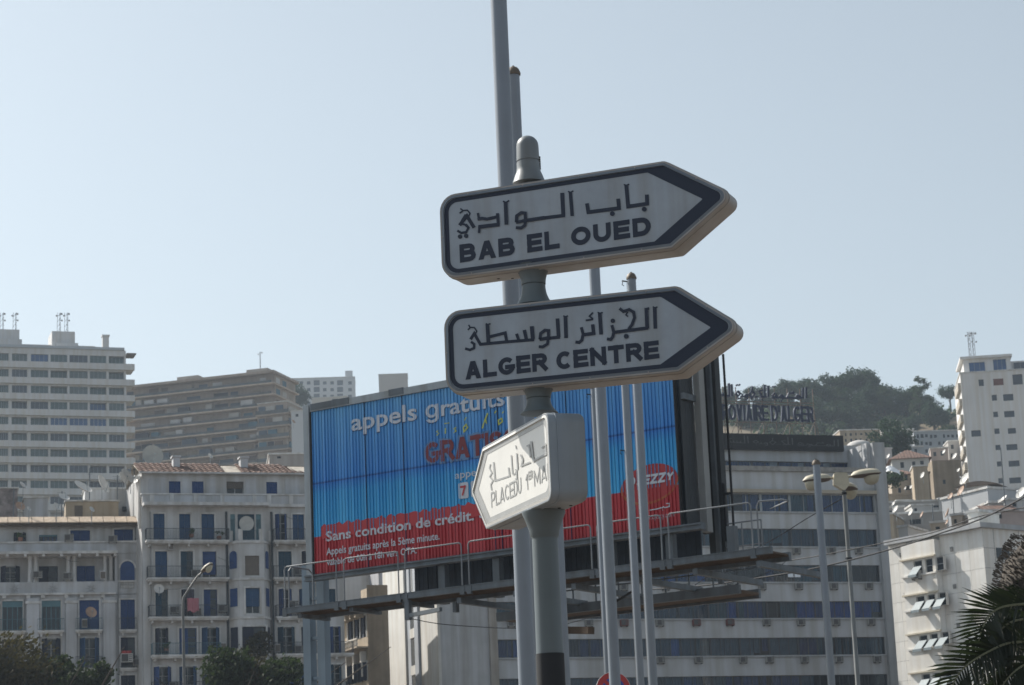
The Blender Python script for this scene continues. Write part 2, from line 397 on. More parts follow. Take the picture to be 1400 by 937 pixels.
for y in (61.85, 100.0):
    mb = MB(); mb.box(-300, 300, y, y + 0.15, -0.3, 0.13); o = mb.build('kerb', C('kerb_stone', (0.4, 0.39, 0.37), 0.9, 0, 0.1, 2)); o['kind'] = 'structure'
# ---------------------------------------------------------------- the signpost with its three lit boxes
SP = thing('direction_signpost', 'tall grey signpost in the foreground carrying three arrow-shaped direction boxes', 'signpost', at(737, 560, 12).xy.to_3d())
spo = SP.location.copy(); spo.z = 0; SP.location = spo
def zpole(py, px=737): return at(px, py, 12).z
zs = {}
# column: lower thick pipe, collars between boxes, domed top
Zs3b = at(748, 705, 12).z; Zs3t = at(740, 560, 12).z; Zs2b = at(738, 535, 12).z; Zs2t = at(732, 410, 12).z; Zs1b = at(730, 372, 12).z; Zs1t = at(724, 243, 12).z
r0 = 0.068; K = 12 / FOC
zdark = at(757, 894, 12).z
MB().lathe([(0.076, 0), (0.076, 0.6), (0.07, zdark)], 32).build('column_base', blackm, SP, True)
MB().lathe([(0.0665, zdark), (r0 - 0.004, Zs3b - 0.12), (0.064, Zs3b - 0.113), (0.07, Zs3b - 0.105), (0.074, Zs3b - 0.08), (0.095, Zs3b - 0.02), (0.108, Zs3b + 0.01), (0.108, Zs3b + 0.02)], 36).build('column', postm, SP, True)
def collar(z0, z1):
    h = z1 - z0; seam = z0 + h * 0.52; p = []
    for i in range(7):
        t = i / 6; p.append((0.060 + 0.035 * (1 - t) ** 2.2, z0 + t * (seam - z0) * 0.96))
    p += [(0.060, seam - 0.004), (0.056, seam - 0.003), (0.056, seam + 0.001), (0.062, seam + 0.002)]
    for i in range(7):
        t = i / 6; p.append((0.062 + 0.036 * t ** 2.2, seam + 0.003 + t * (z1 - seam - 0.003)))
    MB().lathe(p, 36).build('collar', postm, SP, True)
collar(Zs2t - 0.03, Zs1b + 0.03); collar(Zs3t - 0.02, Zs2b + 0.03)
zt0 = Zs1t - 0.02; ztop = at(722, 186, 12).z; zc = ztop - 0.055
prof = [(0.085, zt0 - 0.01), (0.072, zt0 + 0.028), (0.063, zt0 + 0.05), (0.060, zt0 + 0.07), (0.0595, zt0 + 0.1), (0.055, zt0 + 0.103), (0.055, zt0 + 0.107), (0.059, zt0 + 0.109)]
prof += [(0.057, zc)] + [(0.057 * math.cos(a), zc + 0.055 * math.sin(a)) for a in [R(x) for x in (15, 30, 45, 60, 75, 86)]]
MB().lathe(prof, 36).build('post_cap', C('cap_paint', (0.20, 0.225, 0.245), 0.45, 0.1, 0.07, 4, streak=.1), SP, True)
mb = MB()
for k in range(6): mb.box(0.052, 0.064, -0.014, 0.0, zt0 + 0.06 + k * 0.012, zt0 + 0.067 + k * 0.012)
mb.build('cable_clip', blackm, SP)

def make_sign(yaw, outline, rads, t, bands, facemat, inkmat, rimmat):
    """returns (local rotation, builder outputs); all vertices are turned into the signpost's own axes"""
    outer = clip_round(outline, rads, 6); shell = MB(); hf = t / 2
    rim = 0.012
    # shell: side wall with softened edges front and back
    levels = [(-hf, 0.012), (-hf, 0.0), (-hf + 0.012, -0.004), (hf - 0.012, -0.004), (hf, 0.004), (hf, 0.02)]
    k = len(outer); base = 0
    for y, ins in levels:
        P = inset(outer, ins) if ins else outer
        shell.v += [(x, y, z) for x, z in P]
    for li in range(len(levels) - 1):
        for i in range(k):
            j = (i + 1) % k; a = li * k
            shell.f.append((a + i, a + k + i, a + k + j, a + j)); shell.m.append(0)
    shell.f.append(tuple(reversed(range((len(levels) - 1) * k, len(levels) * k)))); shell.m.append(0)
    # seam flanges on the side wall, a centimetre behind the front and in the middle
    for yy in (-hf + 0.045,):
        P = inset(outer, -0.008); n = len(shell.v)
        for y2, Q in ((yy - 0.004, outer), (yy - 0.003, P), (yy + 0.003, P), (yy + 0.004, outer)): shell.v += [(x, y2, z) for x, z in Q]
        for li in range(3):
            for i in range(k):
                j = (i + 1) % k; a = n + li * k; shell.f.append((a + i, a + k + i, a + k + j, a + j)); shell.m.append(0)
    # front rim, lip into the recess
    rimb = MB(); I0 = inset(outer, 0.012); n = 0
    rimb.v += [(x, -hf - 0.001, z) for x, z in I0]; I1 = inset(outer, rim + 0.008)
    rimb.v += [(x, -hf - 0.003, z) for x, z in I1]; rimb.v += [(x, -hf + 0.010, z) for x, z in I1]
    O = inset(outer, -0.002); rimb.v += [(x, -hf + 0.002, z) for x, z in O]
    for a0, b0 in ((0, k), (k, 2 * k)):
        for i in range(k): j = (i + 1) % k; rimb.f.append((a0 + i, a0 + j, b0 + j, b0 + i)); rimb.m.append(0)
    for i in range(k): j = (i + 1) % k; rimb.f.append((3 * k + i, 3 * k + j, j, i)); rimb.m.append(0)
    fz = MB(); fz.face([(x, -hf + 0.006, z) for x, z in I1])
    return shell, rimb, fz, I1
def turn(mb, yaw, cx=0.0, cy=0.0, shear=0.0):
    c, s = math.cos(yaw), math.sin(yaw)
    mb.v = [(cx + x * c - y * s, cy + x * s + y * c, z + shear * x) for x, y, z in mb.v]; return mb

def traced(zoomrects, fr, w):
    ox, oy, s = zoomrects
    return lambda a, b: fr.uv(ox + a / s, oy + b / s, w)
SF = 6.2467
hfw = 0.096
tz = -hfw + 0.004
def finish_sign(frame, outline, rads, bandin, mats, arabic, words, grid=False, box_label=None):
    shellmat, rimmat, facemat, inkmat = mats
    shell, rimb, fz, I1 = make_sign(frame.yaw, outline, rads, 2 * hfw, None, facemat, inkmat, rimmat)
    off = frame.o - SP.location
    def put(m_, name, mt, parent, smooth=False):
        turn(m_, frame.yaw, off.x, off.y); return m_.build(name, mt, parent, smooth)
    box = put(shell, 'sign_box', shellmat, SP, True)
    if box_label: box['label'] = box_label
    put(rimb, 'rim', rimmat, box, True); put(fz, 'sign_face', facemat, box)
    y = -hfw + 0.0045
    b0 = inset(outline, bandin[0]); b1 = inset(outline, bandin[1])
    ro = clip_round(b0, [max(0, r - 0.015) for r in rads], 6); ri = clip_round(b1, bandin[2], 6)
    mb = MB(); ring(mb, ro, ri, y); put(mb, 'border_band', inkmat, box)
    mb = MB()
    for rect, lines in arabic: strokes(mb, lines, traced(rect, frame, -hfw), y - 0.0005)
    put(mb, 'arabic_lettering', inkmat, box)
    for body, u0, u1, z0, z1, st in words:
        block(MB(), body, u0, u1, z0, z1, y - 0.0005, stroke=st, gap=0.17, split=lambda t: put(t, 'letter', inkmat, box))
    return box, off
def rivets(frame, box, off, outline):
    P = inset(outline, 0.010); me = MB().lathe([(.0035, 0), (.003, -.002), (.001, -.003)], 8).mesh('rivet', shellm, True)
    for i in range(len(P)):
        a, b = Vector(P[i]), Vector(P[(i + 1) % len(P)]); n = max(1, int((b - a).length / .3))
        for k in range(n):
            q = a + (b - a) * ((k + .5) / n); c, s_ = math.cos(frame.yaw), math.sin(frame.yaw); y = -hfw - .003
            inst('rivet', me, box, (off.x + q.x * c - y * s_, off.y + q.x * s_ + y * c, q.y), (R(-90), 0, frame.yaw))
def bolts(frame, box, off, outline_z, xs_):
    for x in xs_:
        mb = MB(); mb.lathe([(0.0075, 0), (0.0075, -0.012)], 10, c=(x, 0.03 if x == xs_[0] else 0.06, outline_z))
        turn(mb, frame.yaw, off.x, off.y); mb.build('bolt', blackm, box)

F1 = Fr(730, 390, 12, -22)
ol = [(-0.463, 4.709), (0.775, 4.702), (1.103, 4.928), (0.762, 5.147), (-0.463, 5.149)]
rd = [0.085, 0.03, 0.045, 0.04, 0.085]
A1 = [((595, 240, SF), [([(205, 425), (268, 345), (330, 445)], 30), ([(258, 415), (282, 445), (262, 482), (220, 490), (186, 470)], 20), ([(212, 282), (236, 298), (272, 296), (294, 322), (284, 352)], 12),
        ([(206, 322), (238, 298)], 13), ([(262, 335), (238, 372), (212, 420)], 26), ([(214, 412), (250, 418), (284, 448)], 18), ([(210, 521)], 38), ([(262, 515)], 38),
        ([(363, 320), (372, 368)], 20), ([(360, 374), (400, 366), (440, 372), (535, 352)], 26), ([(530, 322), (538, 425)], 26), ([(368, 440), (548, 418)], 32), ([(376, 435), (374, 492)], 20),
        ([(600, 225), (607, 420)], 32), ([(578, 220), (604, 232), (630, 214)], 13),
        ([(692, 400), (695, 345), (735, 318), (768, 322), (770, 385), (690, 402)], 26), ([(772, 385), (765, 425), (735, 448), (688, 446)], 24), ([(745, 390), (935, 360)], 30)]),
      ((740, 210, SF), [([(-10, 553), (200, 527)], 30), ([(176, 335), (186, 530)], 34), ([(246, 325), (262, 533)], 30), ([(226, 322), (248, 332), (272, 318)], 12),
        ([(388, 425), (400, 500), (662, 466), (654, 385)], 32), ([(605, 513)], 42), ([(724, 268), (740, 452), (902, 428), (900, 350)], 32), ([(703, 264), (725, 272), (750, 262)], 12), ([(878, 475)], 42)])]
def wd(fr, body, a, b, cap, bold=0.275):      # a, b = baseline ends in picture pixels, cap = top of the first letter
    u0, z0 = fr.uv(*a, -hfw); u1, z1 = fr.uv(*b, -hfw); return (body, u0, u1, (z0 + z1) / 2, (z0 + z1) / 2 + cap, bold)
W1 = [wd(F1, 'BAB', (628.5, 358), (703.5, 347.5), 0.096), wd(F1, 'EL', (721, 345.5), (764.5, 339.5), 0.096), wd(F1, 'OUED', (781, 337.5), (890, 323.5), 0.096)]
for i in range(3): W1[i] = W1[i][:3] + (4.782, 4.878) + W1[i][5:]
b1_, off1_ = finish_sign(F1, ol, rd, ([0.022, 0.022, 0.022, 0.022, 0.022], [0.043, 0.086, 0.086, 0.043, 0.045], [0.05, 0.004, 0.004, 0.004, 0.05]), (shellm, rimm, facem, inkm), A1, W1)
rivets(F1, b1_, off1_, ol)
bolts(F1, b1_, off1_, 4.714, (-0.205, -0.14))

F2 = Fr(733, 460, 12, -19)
ol2 = [(-0.457, 4.101), (0.757, 4.087), (1.083, 4.278), (0.77, 4.513), (-0.457, 4.528)]
A2 = [((600, 400, SF), [([(268, 400), (300, 350), (352, 442), (560, 422), (812, 402)], 26), ([(272, 420), (300, 440), (298, 475), (262, 490), (222, 478)], 22), ([(252, 275), (264, 298), (300, 298), (322, 330), (312, 350)], 12), ([(245, 318), (266, 300)], 12),
        ([(412, 268), (421, 430)], 32), ([(400, 264), (414, 274), (440, 266)], 12), ([(430, 378), (565, 345), (576, 410)], 26), ([(662, 352), (682, 410)], 26), ([(728, 320), (746, 400)], 30), ([(792, 288), (802, 402)], 34),
        ([(862, 400), (868, 350), (905, 322), (935, 325), (935, 385), (858, 402)], 26), ([(935, 385), (925, 440), (885, 465), (852, 462)], 24)]),
      ((740, 385, SF), [([(-5, 492), (158, 473)], 28), ([(136, 315), (146, 475)], 32), ([(204, 295), (210, 482)], 32), ([(186, 292), (206, 300), (226, 292)], 12),
        ([(340, 390), (356, 450), (345, 500), (322, 520), (290, 516)], 26), ([(352, 456), (446, 442), (437, 365)], 30), ([(440, 264), (410, 296), (440, 318)], 14), ([(378, 332), (442, 322)], 16),
        ([(498, 265), (510, 452)], 32), ([(480, 262), (500, 272), (524, 264)], 12), ([(602, 372), (618, 432), (610, 472), (592, 495), (560, 490)], 26), ([(610, 335)], 38), ([(618, 434), (912, 396)], 28),
        ([(668, 230), (700, 256), (750, 240), (788, 262), (796, 310), (774, 368), (745, 408)], 26), ([(738, 262), (722, 285), (740, 300)], 12), ([(725, 468)], 42), ([(897, 225), (905, 402)], 32)]),
      ((880, 385, SF), [([(92, 218), (98, 402)], 32), ([(76, 214), (94, 224), (116, 216)], 12), ([(36, 220), (40, 240)], 14)])]
W2 = [wd(F2, 'ALGER', (636, 518), (748, 507), 0.09), wd(F2, 'CENTRE', (761, 506), (901, 493.5), 0.09)]
W2[0] = W2[0][:3] + (4.166, 4.258) + W2[0][5:]; W2[1] = W2[1][:3] + (4.162, 4.254) + W2[1][5:]
b2_, off2_ = finish_sign(F2, ol2, rd, ([0.022] * 5, [0.043, 0.084, 0.084, 0.043, 0.045], [0.05, 0.004, 0.004, 0.03, 0.05]), (shellm, rimm, facem, inkm), A2, W2)
rivets(F2, b2_, off2_, ol2)
bolts(F2, b2_, off2_, 4.106, (-0.21, -0.145))

F3 = Fr(745, 690, 12, -70)
ol3 = [(-0.626, 3.484), (0.348, 3.476), (0.348, 3.908), (-0.636, 3.912), (-0.845, 3.712)]
rd3 = [0.020, 0.055, 0.055, 0.020, 0.028]
A3 = [((640, 560, 5.354), [([(180, 385), (192, 522), (298, 488), (290, 425)], 12), ([(158, 400), (150, 430), (168, 465), (152, 492), (176, 520), (160, 550), (166, 592)], 9),
        ([(310, 335), (320, 475)], 9), ([(322, 478), (340, 470), (352, 445), (338, 440)], 9), ([(350, 455), (352, 505), (340, 512)], 9), ([(350, 320), (358, 440)], 9), ([(342, 262), (348, 290)], 7),
        ([(380, 330), (396, 368), (386, 412), (452, 386)], 11), ([(424, 270), (440, 262), (452, 330), (450, 352)], 11), ([(456, 232), (474, 378), (572, 324)], 13), ([(535, 285), (562, 252), (568, 322)], 10)])]
W3 = []
for body, a, b in (('PLACE', (166, 755), (328, 680)), ('DU', (332, 678), (386, 655)), ('1', (420, 640), (434, 628)), ('ER', (438, 548), (468, 540)), ('MAI', (480, 612), (584, 562))):
    u0 = F3.U(640 + a[0] / 5.354, 560 + a[1] / 5.354, -hfw); u1 = F3.U(640 + b[0] / 5.354, 560 + b[1] / 5.354, -hfw)
    W3.append((body, u0, u1, 3.580, 3.660, 0.14) if body != 'ER' else (body, u0, u1, 3.625, 3.668, 0.2))
b3_, off3_ = finish_sign(F3, ol3, rd3, ([0.024] * 5, [0.05, 0.044, 0.046, 0.075, 0.075], [0.004, 0.05, 0.05, 0.004, 0.004]), (C('end_shell', (0.25, 0.285, 0.32), 0.5, 0, 0.05, 4, streak=.12), C('white_rim', (0.66, 0.655, 0.625), 0.45, 0, 0.04, 4), fadeface, fadeink), A3, W3,
    box_label='weathered box whose sunlit face has faded to white')
bolts(F3, b3_, off3_, 3.482, (0.12, 0.2))

# ---------------------------------------------------------------- tall poles
def flagpole(label, top, bottom, d, r, dome=True, bracket=None, rb=None):
    a = at(*bottom, d); b = at(*top, d); o = thing('flagpole', label, 'pole', (a.x, a.y, 0), 0, 'row of tall grey poles behind the signpost')
    h = b.z; n = 20; rb = rb or r
    MB().lathe([(rb * 1.6, 0), (rb * 1.6, 0.03), (rb, 0.05), (rb, 0.6), (r, h)], n).build('shaft', galv2, o, True)
    if dome:
        prof = [(r * 1.0, h + 0.001), (r * 1.18, h + 0.002), (r * 1.2, h + 0.03)] + [(r * 1.12 * math.cos(t), h + 0.035 + r * 1.1 * math.sin(t)) for t in [R(q) for q in (10, 30, 50, 70, 85)]]
        MB().lathe(prof, n).build('finial', C('finial', (0.16, 0.13, 0.1), 0.6, 0.2, 0.1, 5), o, True)
        m_ = MB(); m_.lathe([(r * .25, h + 0.03 + r), (r * .3, h + 0.04 + r), (r * .15, h + 0.055 + r)], 8); m_.build('pulley', blackm, o)
    else:
        MB().lathe([(r, h + .001), (r * 1.05, h + 0.004), (r * 1.05, h + 0.03), (r * .6, h + 0.05)], n).build('finial', galv2, o, True)
    if bracket:
        zb = at(top[0], bracket, d).z
        m_ = MB(); m_.bar((-r * .8, 0, zb), (-r - 0.09, -0.01, zb + 0.015), 0.022, 0.018); m_.tube([(-r - 0.075, 0, zb), (-r - 0.09, 0, zb - 0.05), (-r - 0.06, 0, zb - 0.07)], 0.007, 6); m_.build('halyard_hook', blackm, o)
        m_ = MB(); m_.tube([(-r - 0.01, -.01, zb), (-r * 1.05, -.012, 1.4)], 0.0035, 5); m_.build('halyard', C('rope', (.3, .3, .3), .9, 0, 0), o)
    return o
flagpole('thickest grey pole, left of the signpost, running out of the top of the picture', (671, -260), (721, 937), 22, 0.078)
flagpole('grey pole with a domed cap peeping above the signpost top', (711.5, 103), (738, 937), 30, 0.078, bracket=110)
flagpole('short grey pole just right of the signpost column, top hidden by the white box', (755, 640), (773, 937), 46, 0.098, dome=False)
flagpole('grey pole seen between the two upper boxes, in front of the billboard', (800, 262), (841, 937), 34, 0.079)
flagpole('slender pole mostly hidden behind its thicker neighbour, with a hook at the top', (806, 532), (832, 937), 50, 0.07, bracket=540)
flagpole('grey pole with a domed cap rising behind the lower arrow box', (865.5, 382), (893, 937), 40, 0.074, bracket=385)
flagpole('slim pole close beside the capped one, a small ring below its tip', (866, 520), (876, 937), 47, 0.075, dome=False, bracket=616)
flagpole('short capped pole standing alone in front of the office building', (1116, 636), (1137, 937), 50, 0.077)

# ---------------------------------------------------------------- round no-parking sign
p = at(838, 943, 42); o = thing('no_parking_sign', 'round red and blue no parking sign at the foot of the poles', 'road sign', (p.x, p.y, 0), R(8))
MB().lathe([(0.03, 0), (0.03, p.z + .2)], 12).build('post', galv, o, True)
def disc(r0_, r1_, y, name, mt, par, th=0.004):
    m_ = MB(); n = 40; P = [(r1_ * math.cos(2 * math.pi * i / n), p.z + r1_ * math.sin(2 * math.pi * i / n)) for i in range(n)]
    if r0_ == 0: m_.prism(P, y, y + th)
    else:
        Q = [(r0_ * math.cos(2 * math.pi * i / n), p.z + r0_ * math.sin(2 * math.pi * i / n)) for i in range(n)]; ring(m_, P, Q, y)
    return m_.build(name, mt, par)
redm = C('sign_red', (0.42, 0.03, 0.03), 0.4, 0, 0.05, 4); bluem = C('sign_blue', (0.02, 0.07, 0.32), 0.4, 0, 0.05, 4)
disc(0, 0.30, -0.05, 'plate', C('plate_edge', (.75, .72, .7), .5, 0, .05), o, 0.02); disc(0.20, 0.293, -0.053, 'red_ring', redm, o); disc(0, 0.2, -0.0535, 'blue_field', bluem, o, 0.001)
m_ = MB(); m_.bar((-0.14, -0.058, p.z + 0.14), (0.14, -0.058, p.z - 0.14), 0.06, 0.002, up=(0, 1, 0)); m_.build('red_slash', redm, o)
# ---------------------------------------------------------------- the billboard
FB = Fr(432, 786, 57.5, -33.4)
BB = FB.root('billboard', 'large blue and red advertising hoarding on a steel frame, raised on two posts', 'billboard')
pu0, pz0 = 0.0, FB.zz; pu1 = FB.U(931, 718); pz1 = FB.Z(424, 564.2)
zline = FB.Z(640, 628.5); zred = FB.Z(446, 733)           # waterline and top of the red field
print('board', pu1, pz0, pz1)
def printmat():
    m = mat('poster_print', (0.02, 0.1, 0.4), 0.42, 0, 0, spec=0.4); nt = m.node_tree; n = nt.nodes; l = nt.links
    tc = n.new('ShaderNodeTexCoord'); sp = n.new('ShaderNodeSeparateXYZ'); l.new(tc.outputs['Object'], sp.inputs[0])
    mr = n.new('ShaderNodeMapRange'); mr.inputs['From Min'].default_value = pz0; mr.inputs['From Max'].default_value = pz1; l.new(sp.outputs['Z'], mr.inputs['Value'])
    rp = n.new('ShaderNodeValToRGB'); e = rp.color_ramp.elements; H_ = pz1 - pz0
    zr = (zred - pz0) / H_; zl = (zline - pz0) / H_
    e[0].position = 0; e[0].color = (0.42, 0.03, 0.04, 1); e[1].position = zr; e[1].color = (0.46, 0.032, 0.045, 1)
    for p_, c_ in ((zr + 0.004, (0.05, 0.42, 0.76, 1)), (zl - 0.07, (0.04, 0.34, 0.70, 1)), (zl - 0.004, (0.035, 0.22, 0.62, 1)), (zl, (0.008, 0.04, 0.24, 1)), (zl + 0.012, (0.05, 0.26, 0.66, 1)), (1, (0.12, 0.38, 0.70, 1))):
        q = e.new(p_); q.color = c_
    l.new(mr.outputs[0], rp.inputs[0])
    wv = n.new('ShaderNodeTexNoise'); wv.inputs['Scale'].default_value = 9; mp = n.new('ShaderNodeMapping'); mp.inputs['Scale'].default_value = (1.2, 1, 0.02)
    l.new(tc.outputs['Object'], mp.inputs[0]); l.new(mp.outputs[0], wv.inputs['Vector'])
    r2 = n.new('ShaderNodeMapRange'); r2.inputs['From Min'].default_value = .3; r2.inputs['From Max'].default_value = .7; r2.inputs['To Min'].default_value = .94; r2.inputs['To Max'].default_value = 1.04; l.new(wv.outputs['Fac'], r2.inputs['Value'])
    mx = n.new('ShaderNodeMixRGB'); mx.blend_type = 'MULTIPLY'; mx.inputs[0].default_value = 1; l.new(rp.outputs[0], mx.inputs[1]); l.new(r2.outputs[0], mx.inputs[2])
    l.new(mx.outputs[0], n['Principled BSDF'].inputs['Base Color']); return m
pm = printmat()
# slats: each a shallow vertical prism turned a little differently, dark gaps between them
rs = random.Random(3); mb = MB(); sw = 0.092; ns = int((pu1 - pu0) / sw); sw = (pu1 - pu0) / ns
for i in range(ns):
    x = pu0 + i * sw; a = rs.uniform(-0.0035, 0.0035) + (0.008 if rs.random() < .03 else 0); g = 0.009
    mb.prism([(x + g, pz0), (x + sw - g, pz0), (x + sw - g, pz1), (x + g, pz1)], 0.0, 0.05)
    k = len(mb.v) - 8
    for q in (0, 3): mb.v[k + q] = (mb.v[k + q][0], 0.0 - a, mb.v[k + q][2])
    for q in (1, 2): mb.v[k + q] = (mb.v[k + q][0], 0.0 + a, mb.v[k + q][2])
mb.build('slat', pm, BB, kind='stuff')
MB().box(pu0 - .02, pu1 + .02, 0.06, 0.09, pz0, pz1).build('backing_sheet', blackm, BB)
# raised edges of the slats, standing just proud of the print
mb = MB()
for i in range(ns + 1):
    if rs.random() < .55: mb.box(pu0 + i * sw - 0.003, pu0 + i * sw + 0.004, -0.030, -0.001, pz0, pz1, 1 if rs.random() < .12 else 0)
mb.build('slat_edge', [pm, C('slat_gap', (0.01, 0.03, 0.1), .6, 0, 0)], BB, kind='stuff')
white = C('poster_white', (0.52, 0.57, 0.64), 0.5, 0, 0.05, 4); redp = C('poster_red', (0.42, 0.022, 0.03), 0.5, 0, 0.0); yel = C('poster_yellow', (0.45, 0.5, 0.08), .5, 0, 0); shad = C('poster_shadow', (0.006, 0.03, 0.14), .5, 0, 0)
brick_red = C('poster_dark_red', (0.15, 0.012, 0.02), .5, 0, 0)
def btext(body, a, b, top, mt=white, bold=0.02, under=None, y=-0.025, name='poster_lettering', ub=0.06, **k):
    """a, b = baseline ends and top = a point at capital height, in picture pixels"""
    u0, z0 = FB.uv(*a); u1, z1 = FB.uv(*b); zt = FB.Z(*top); zm = (z0 + z1) / 2; h = zt - z0
    if under:
        m2 = MB(); e = h * ub * (1 if under is not shad else .4); text(m2, body, u0 - e, u1 + e, zm - (e * .6 if under is not shad else e * 1.6), zm + h - (0 if under is shad else -e * .6), y + 0.005, bold + (0.05 if under is not shad else 0.0)); m2.build('letter_shadow', under, BB)
    m2 = MB(); text(m2, body, u0, u1, zm, zm + h, y, bold, **k); return m2.build(name, mt, BB)
btext('appels', (481, 589), (571, 575), (481, 566), under=shad, bold=0.018)
btext('\u0261ratuits', (583, 572.5), (691, 555), (583, 550), under=shad, bold=0.018)
# hand-drawn yellow script
mb = MB(); fz_ = lambda a, b: FB.uv(560 + a / 5.855, 540 + b / 5.855)
strokes(mb, [([(235, 285), (222, 295), (238, 310), (222, 328)], 8), ([(292, 268), (290, 312)], 9), ([(282, 232), (322, 226)], 7), ([(378, 262), (360, 272), (376, 290), (358, 306)], 9), ([(455, 240), (470, 262), (440, 298), (436, 262), (462, 232)], 10), ([(444, 206), (460, 180)], 7),
    ([(630, 148), (600, 225), (588, 270)], 12), ([(630, 148), (612, 190), (620, 232)], 8), ([(686, 150), (698, 128)], 9), ([(742, 185), (748, 215), (720, 238), (716, 205), (742, 190)], 10), ([(748, 150), (760, 130)], 9)], fz_, -0.026)
mb.build('poster_script', yel, BB)
# the big dark red word, a halo behind it
u0, z0 = FB.uv(583, 635); u1 = FB.U(757, 606); z1 = FB.Z(583, 606)
mb = MB(); block(mb, 'GRATISSIME', u0 - .03, u1 + .03, z0 - .05, z1 + .05, -0.020, stroke=.36, gap=.08); mb.build('letter_shadow', C('poster_halo', (0.10, 0.22, 0.42), .5, 0, .1, 3), BB)
mb = MB(); block(mb, 'GRATISSIME', u0, u1, z0, z1, -0.027, stroke=.24, gap=.1); mb.build('poster_lettering', brick_red, BB)
btext('appel', (623, 655.5), (655, 650), (623, 645.5), bold=0.01)
for i, ch in enumerate('72'):
    ua, za = FB.uv(628 + i * 17, 683 - i * 2.6); ub = FB.U(641.5 + i * 17, 681 - i * 2.6); zb = FB.Z(628 + i * 17, 661 - i * 2.6)
    mb = MB(); mb.prism(clip_round([(ua, za), (ub, za), (ub, zb), (ua, zb)], .04, 3), -0.024, -0.014); mb.build('number_tile', white, BB)
    if i == 0:
        mb = MB(); block(mb, '7', ua + .07, ub - .07, za + .07, zb - .07, -0.036, stroke=.24); mb.build('poster_digit', redp, BB)
# ragged red swelling round the slogan, then the slogan and the small print
u0, z0 = FB.uv(440, 745); u1 = FB.U(700, 702); zc_ = FB.Z(446, 726); P = []
for i in range(61):
    u = u0 + (u1 - u0) * i / 60; P.append((u, zc_ + 0.10 + 0.06 * abs(math.sin(i * .9)) + 0.025 * math.sin(i * 2.3)))
mb = MB()
for (a_, b_), (c_, d_) in zip(P, P[1:]): mb.face([(a_, -0.016, zred - .06), (c_, -0.016, zred - .06), (c_, -0.016, d_), (a_, -0.016, b_)])
mb.build('red_swelling', redp, BB)
btext('Sans condition de crédit.', (446.5, 741), (649, 711.5), (446.5, 727.5), bold=0.024)
btext('Sans', (656, 709), (690, 704), (656, 696.5), bold=0.024)
btext('Appels gratuits après la 5ème minute.', (447.5, 761), (602, 736.5), (447.5, 751), bold=0.012, y=-.033)
btext('valable de 00h à 18h vers OTA.', (448, 775), (571, 755.5), (448, 766), bold=0.012, y=-.033)
# the oval badge
cu_, cz_ = FB.uv(888, 663); ru = (FB.U(927.5, 660) - FB.U(848.5, 668)) / 2; rz = (FB.Z(888, 637) - FB.Z(888, 690)) / 2
def oval(k, y, mt, name, dx=0, dz=0, sk=0.30):
    n = 44; m2 = MB(); P = [(cu_ + dx + ru * k * math.cos(2 * math.pi * i / n), cz_ + dz + rz * k * math.sin(2 * math.pi * i / n) + sk * ru * .25 * k * math.cos(2 * math.pi * i / n)) for i in range(n)]
    m2.face([(a, y, b) for a, b in P]); m2.build(name, mt, BB)
oval(1.0, -0.0125, C('badge_orange', (.42, .11, .03), .5, 0, .1, 4), 'badge_rim'); oval(.965, -0.0135, C('badge_red', (.36, .02, .025), .5, 0, 0), 'badge', 0.01, 0.035)
mb = MB(); ua, za = FB.uv(860, 668); ub, zb = FB.uv(921.5, 657); zt = FB.Z(900, 647); block(mb, 'DJEZZY', ua, ub, (za + zb) / 2, (za + zb) / 2 + .22, -0.036, stroke=.26, gap=.2, shear=.2); mb.build('badge_lettering', white, BB)
m2 = MB(); fzz = lambda a, b: FB.uv(840 + a / 6.69, 620 + b / 6.69)
strokes(m2, [([(330, 522), (400, 510), (440, 498)], 9), ([(440, 505), (455, 490), (470, 498), (515, 488)], 9), ([(480, 460), (515, 460)], 8), ([(512, 488), (508, 470)], 8), ([(450, 520)], 8)], fzz, -0.036); m2.build('poster_arabic', white, BB)
btext('www.djezzy.com', (876, 713), (922.5, 706), (880, 705.5), mt=C('poster_grey', (.4, .35, .4), .5, 0, 0), bold=0.0)

# frame round the panel
fr_w = 0.20
zt1 = pz1 + 0.17
D = 1.3                                                      # depth of the double-sided box
mb = MB(); mb.box(pu0 - .02, pu1 + .05, -0.06, 0.12, pz1 + .003, zt1); mb.build('top_beam', steell, BB)
for k in range(3):
    x = (0.0, pu1 * .235, pu1 * .62)[k]; wd_ = (1.15, .42, .5)[k]
    MB().box(x, x + wd_, -0.075, 0.10, pz1 + .03, zt1 + .015).build('top_box', steel, BB)
MB().box(pu0 - .23, pu0 - .06, -0.07, 0.25, pz0 - .1, zt1 + .01).build('side_post', steell, BB)
MB().box(pu0 - .06, pu0 - .003, -0.03, 0.2, pz0 - .05, pz1).build('side_post', blackm, BB)
for i in range(6):
    z = pz0 + (pz1 - pz0) * i / 5.5; MB().box(pu0 - .245, pu0 - .225, -0.03, 0.05, z, z + .16).build('clamp', steel, BB)
mb = MB(); mb.box(pu0 - .25, pu1 + .55, -0.10, 0.1, pz0 - .15, pz0 - .003); mb.box(pu0 - .25, pu1 + .55, -0.14, -0.10, pz0 - .15, pz0 - .12); mb.box(pu0 - .25, pu1 + .55, -.14, -.10, pz0 - .05, pz0 - .02); mb.build('bottom_beam', steel, BB)
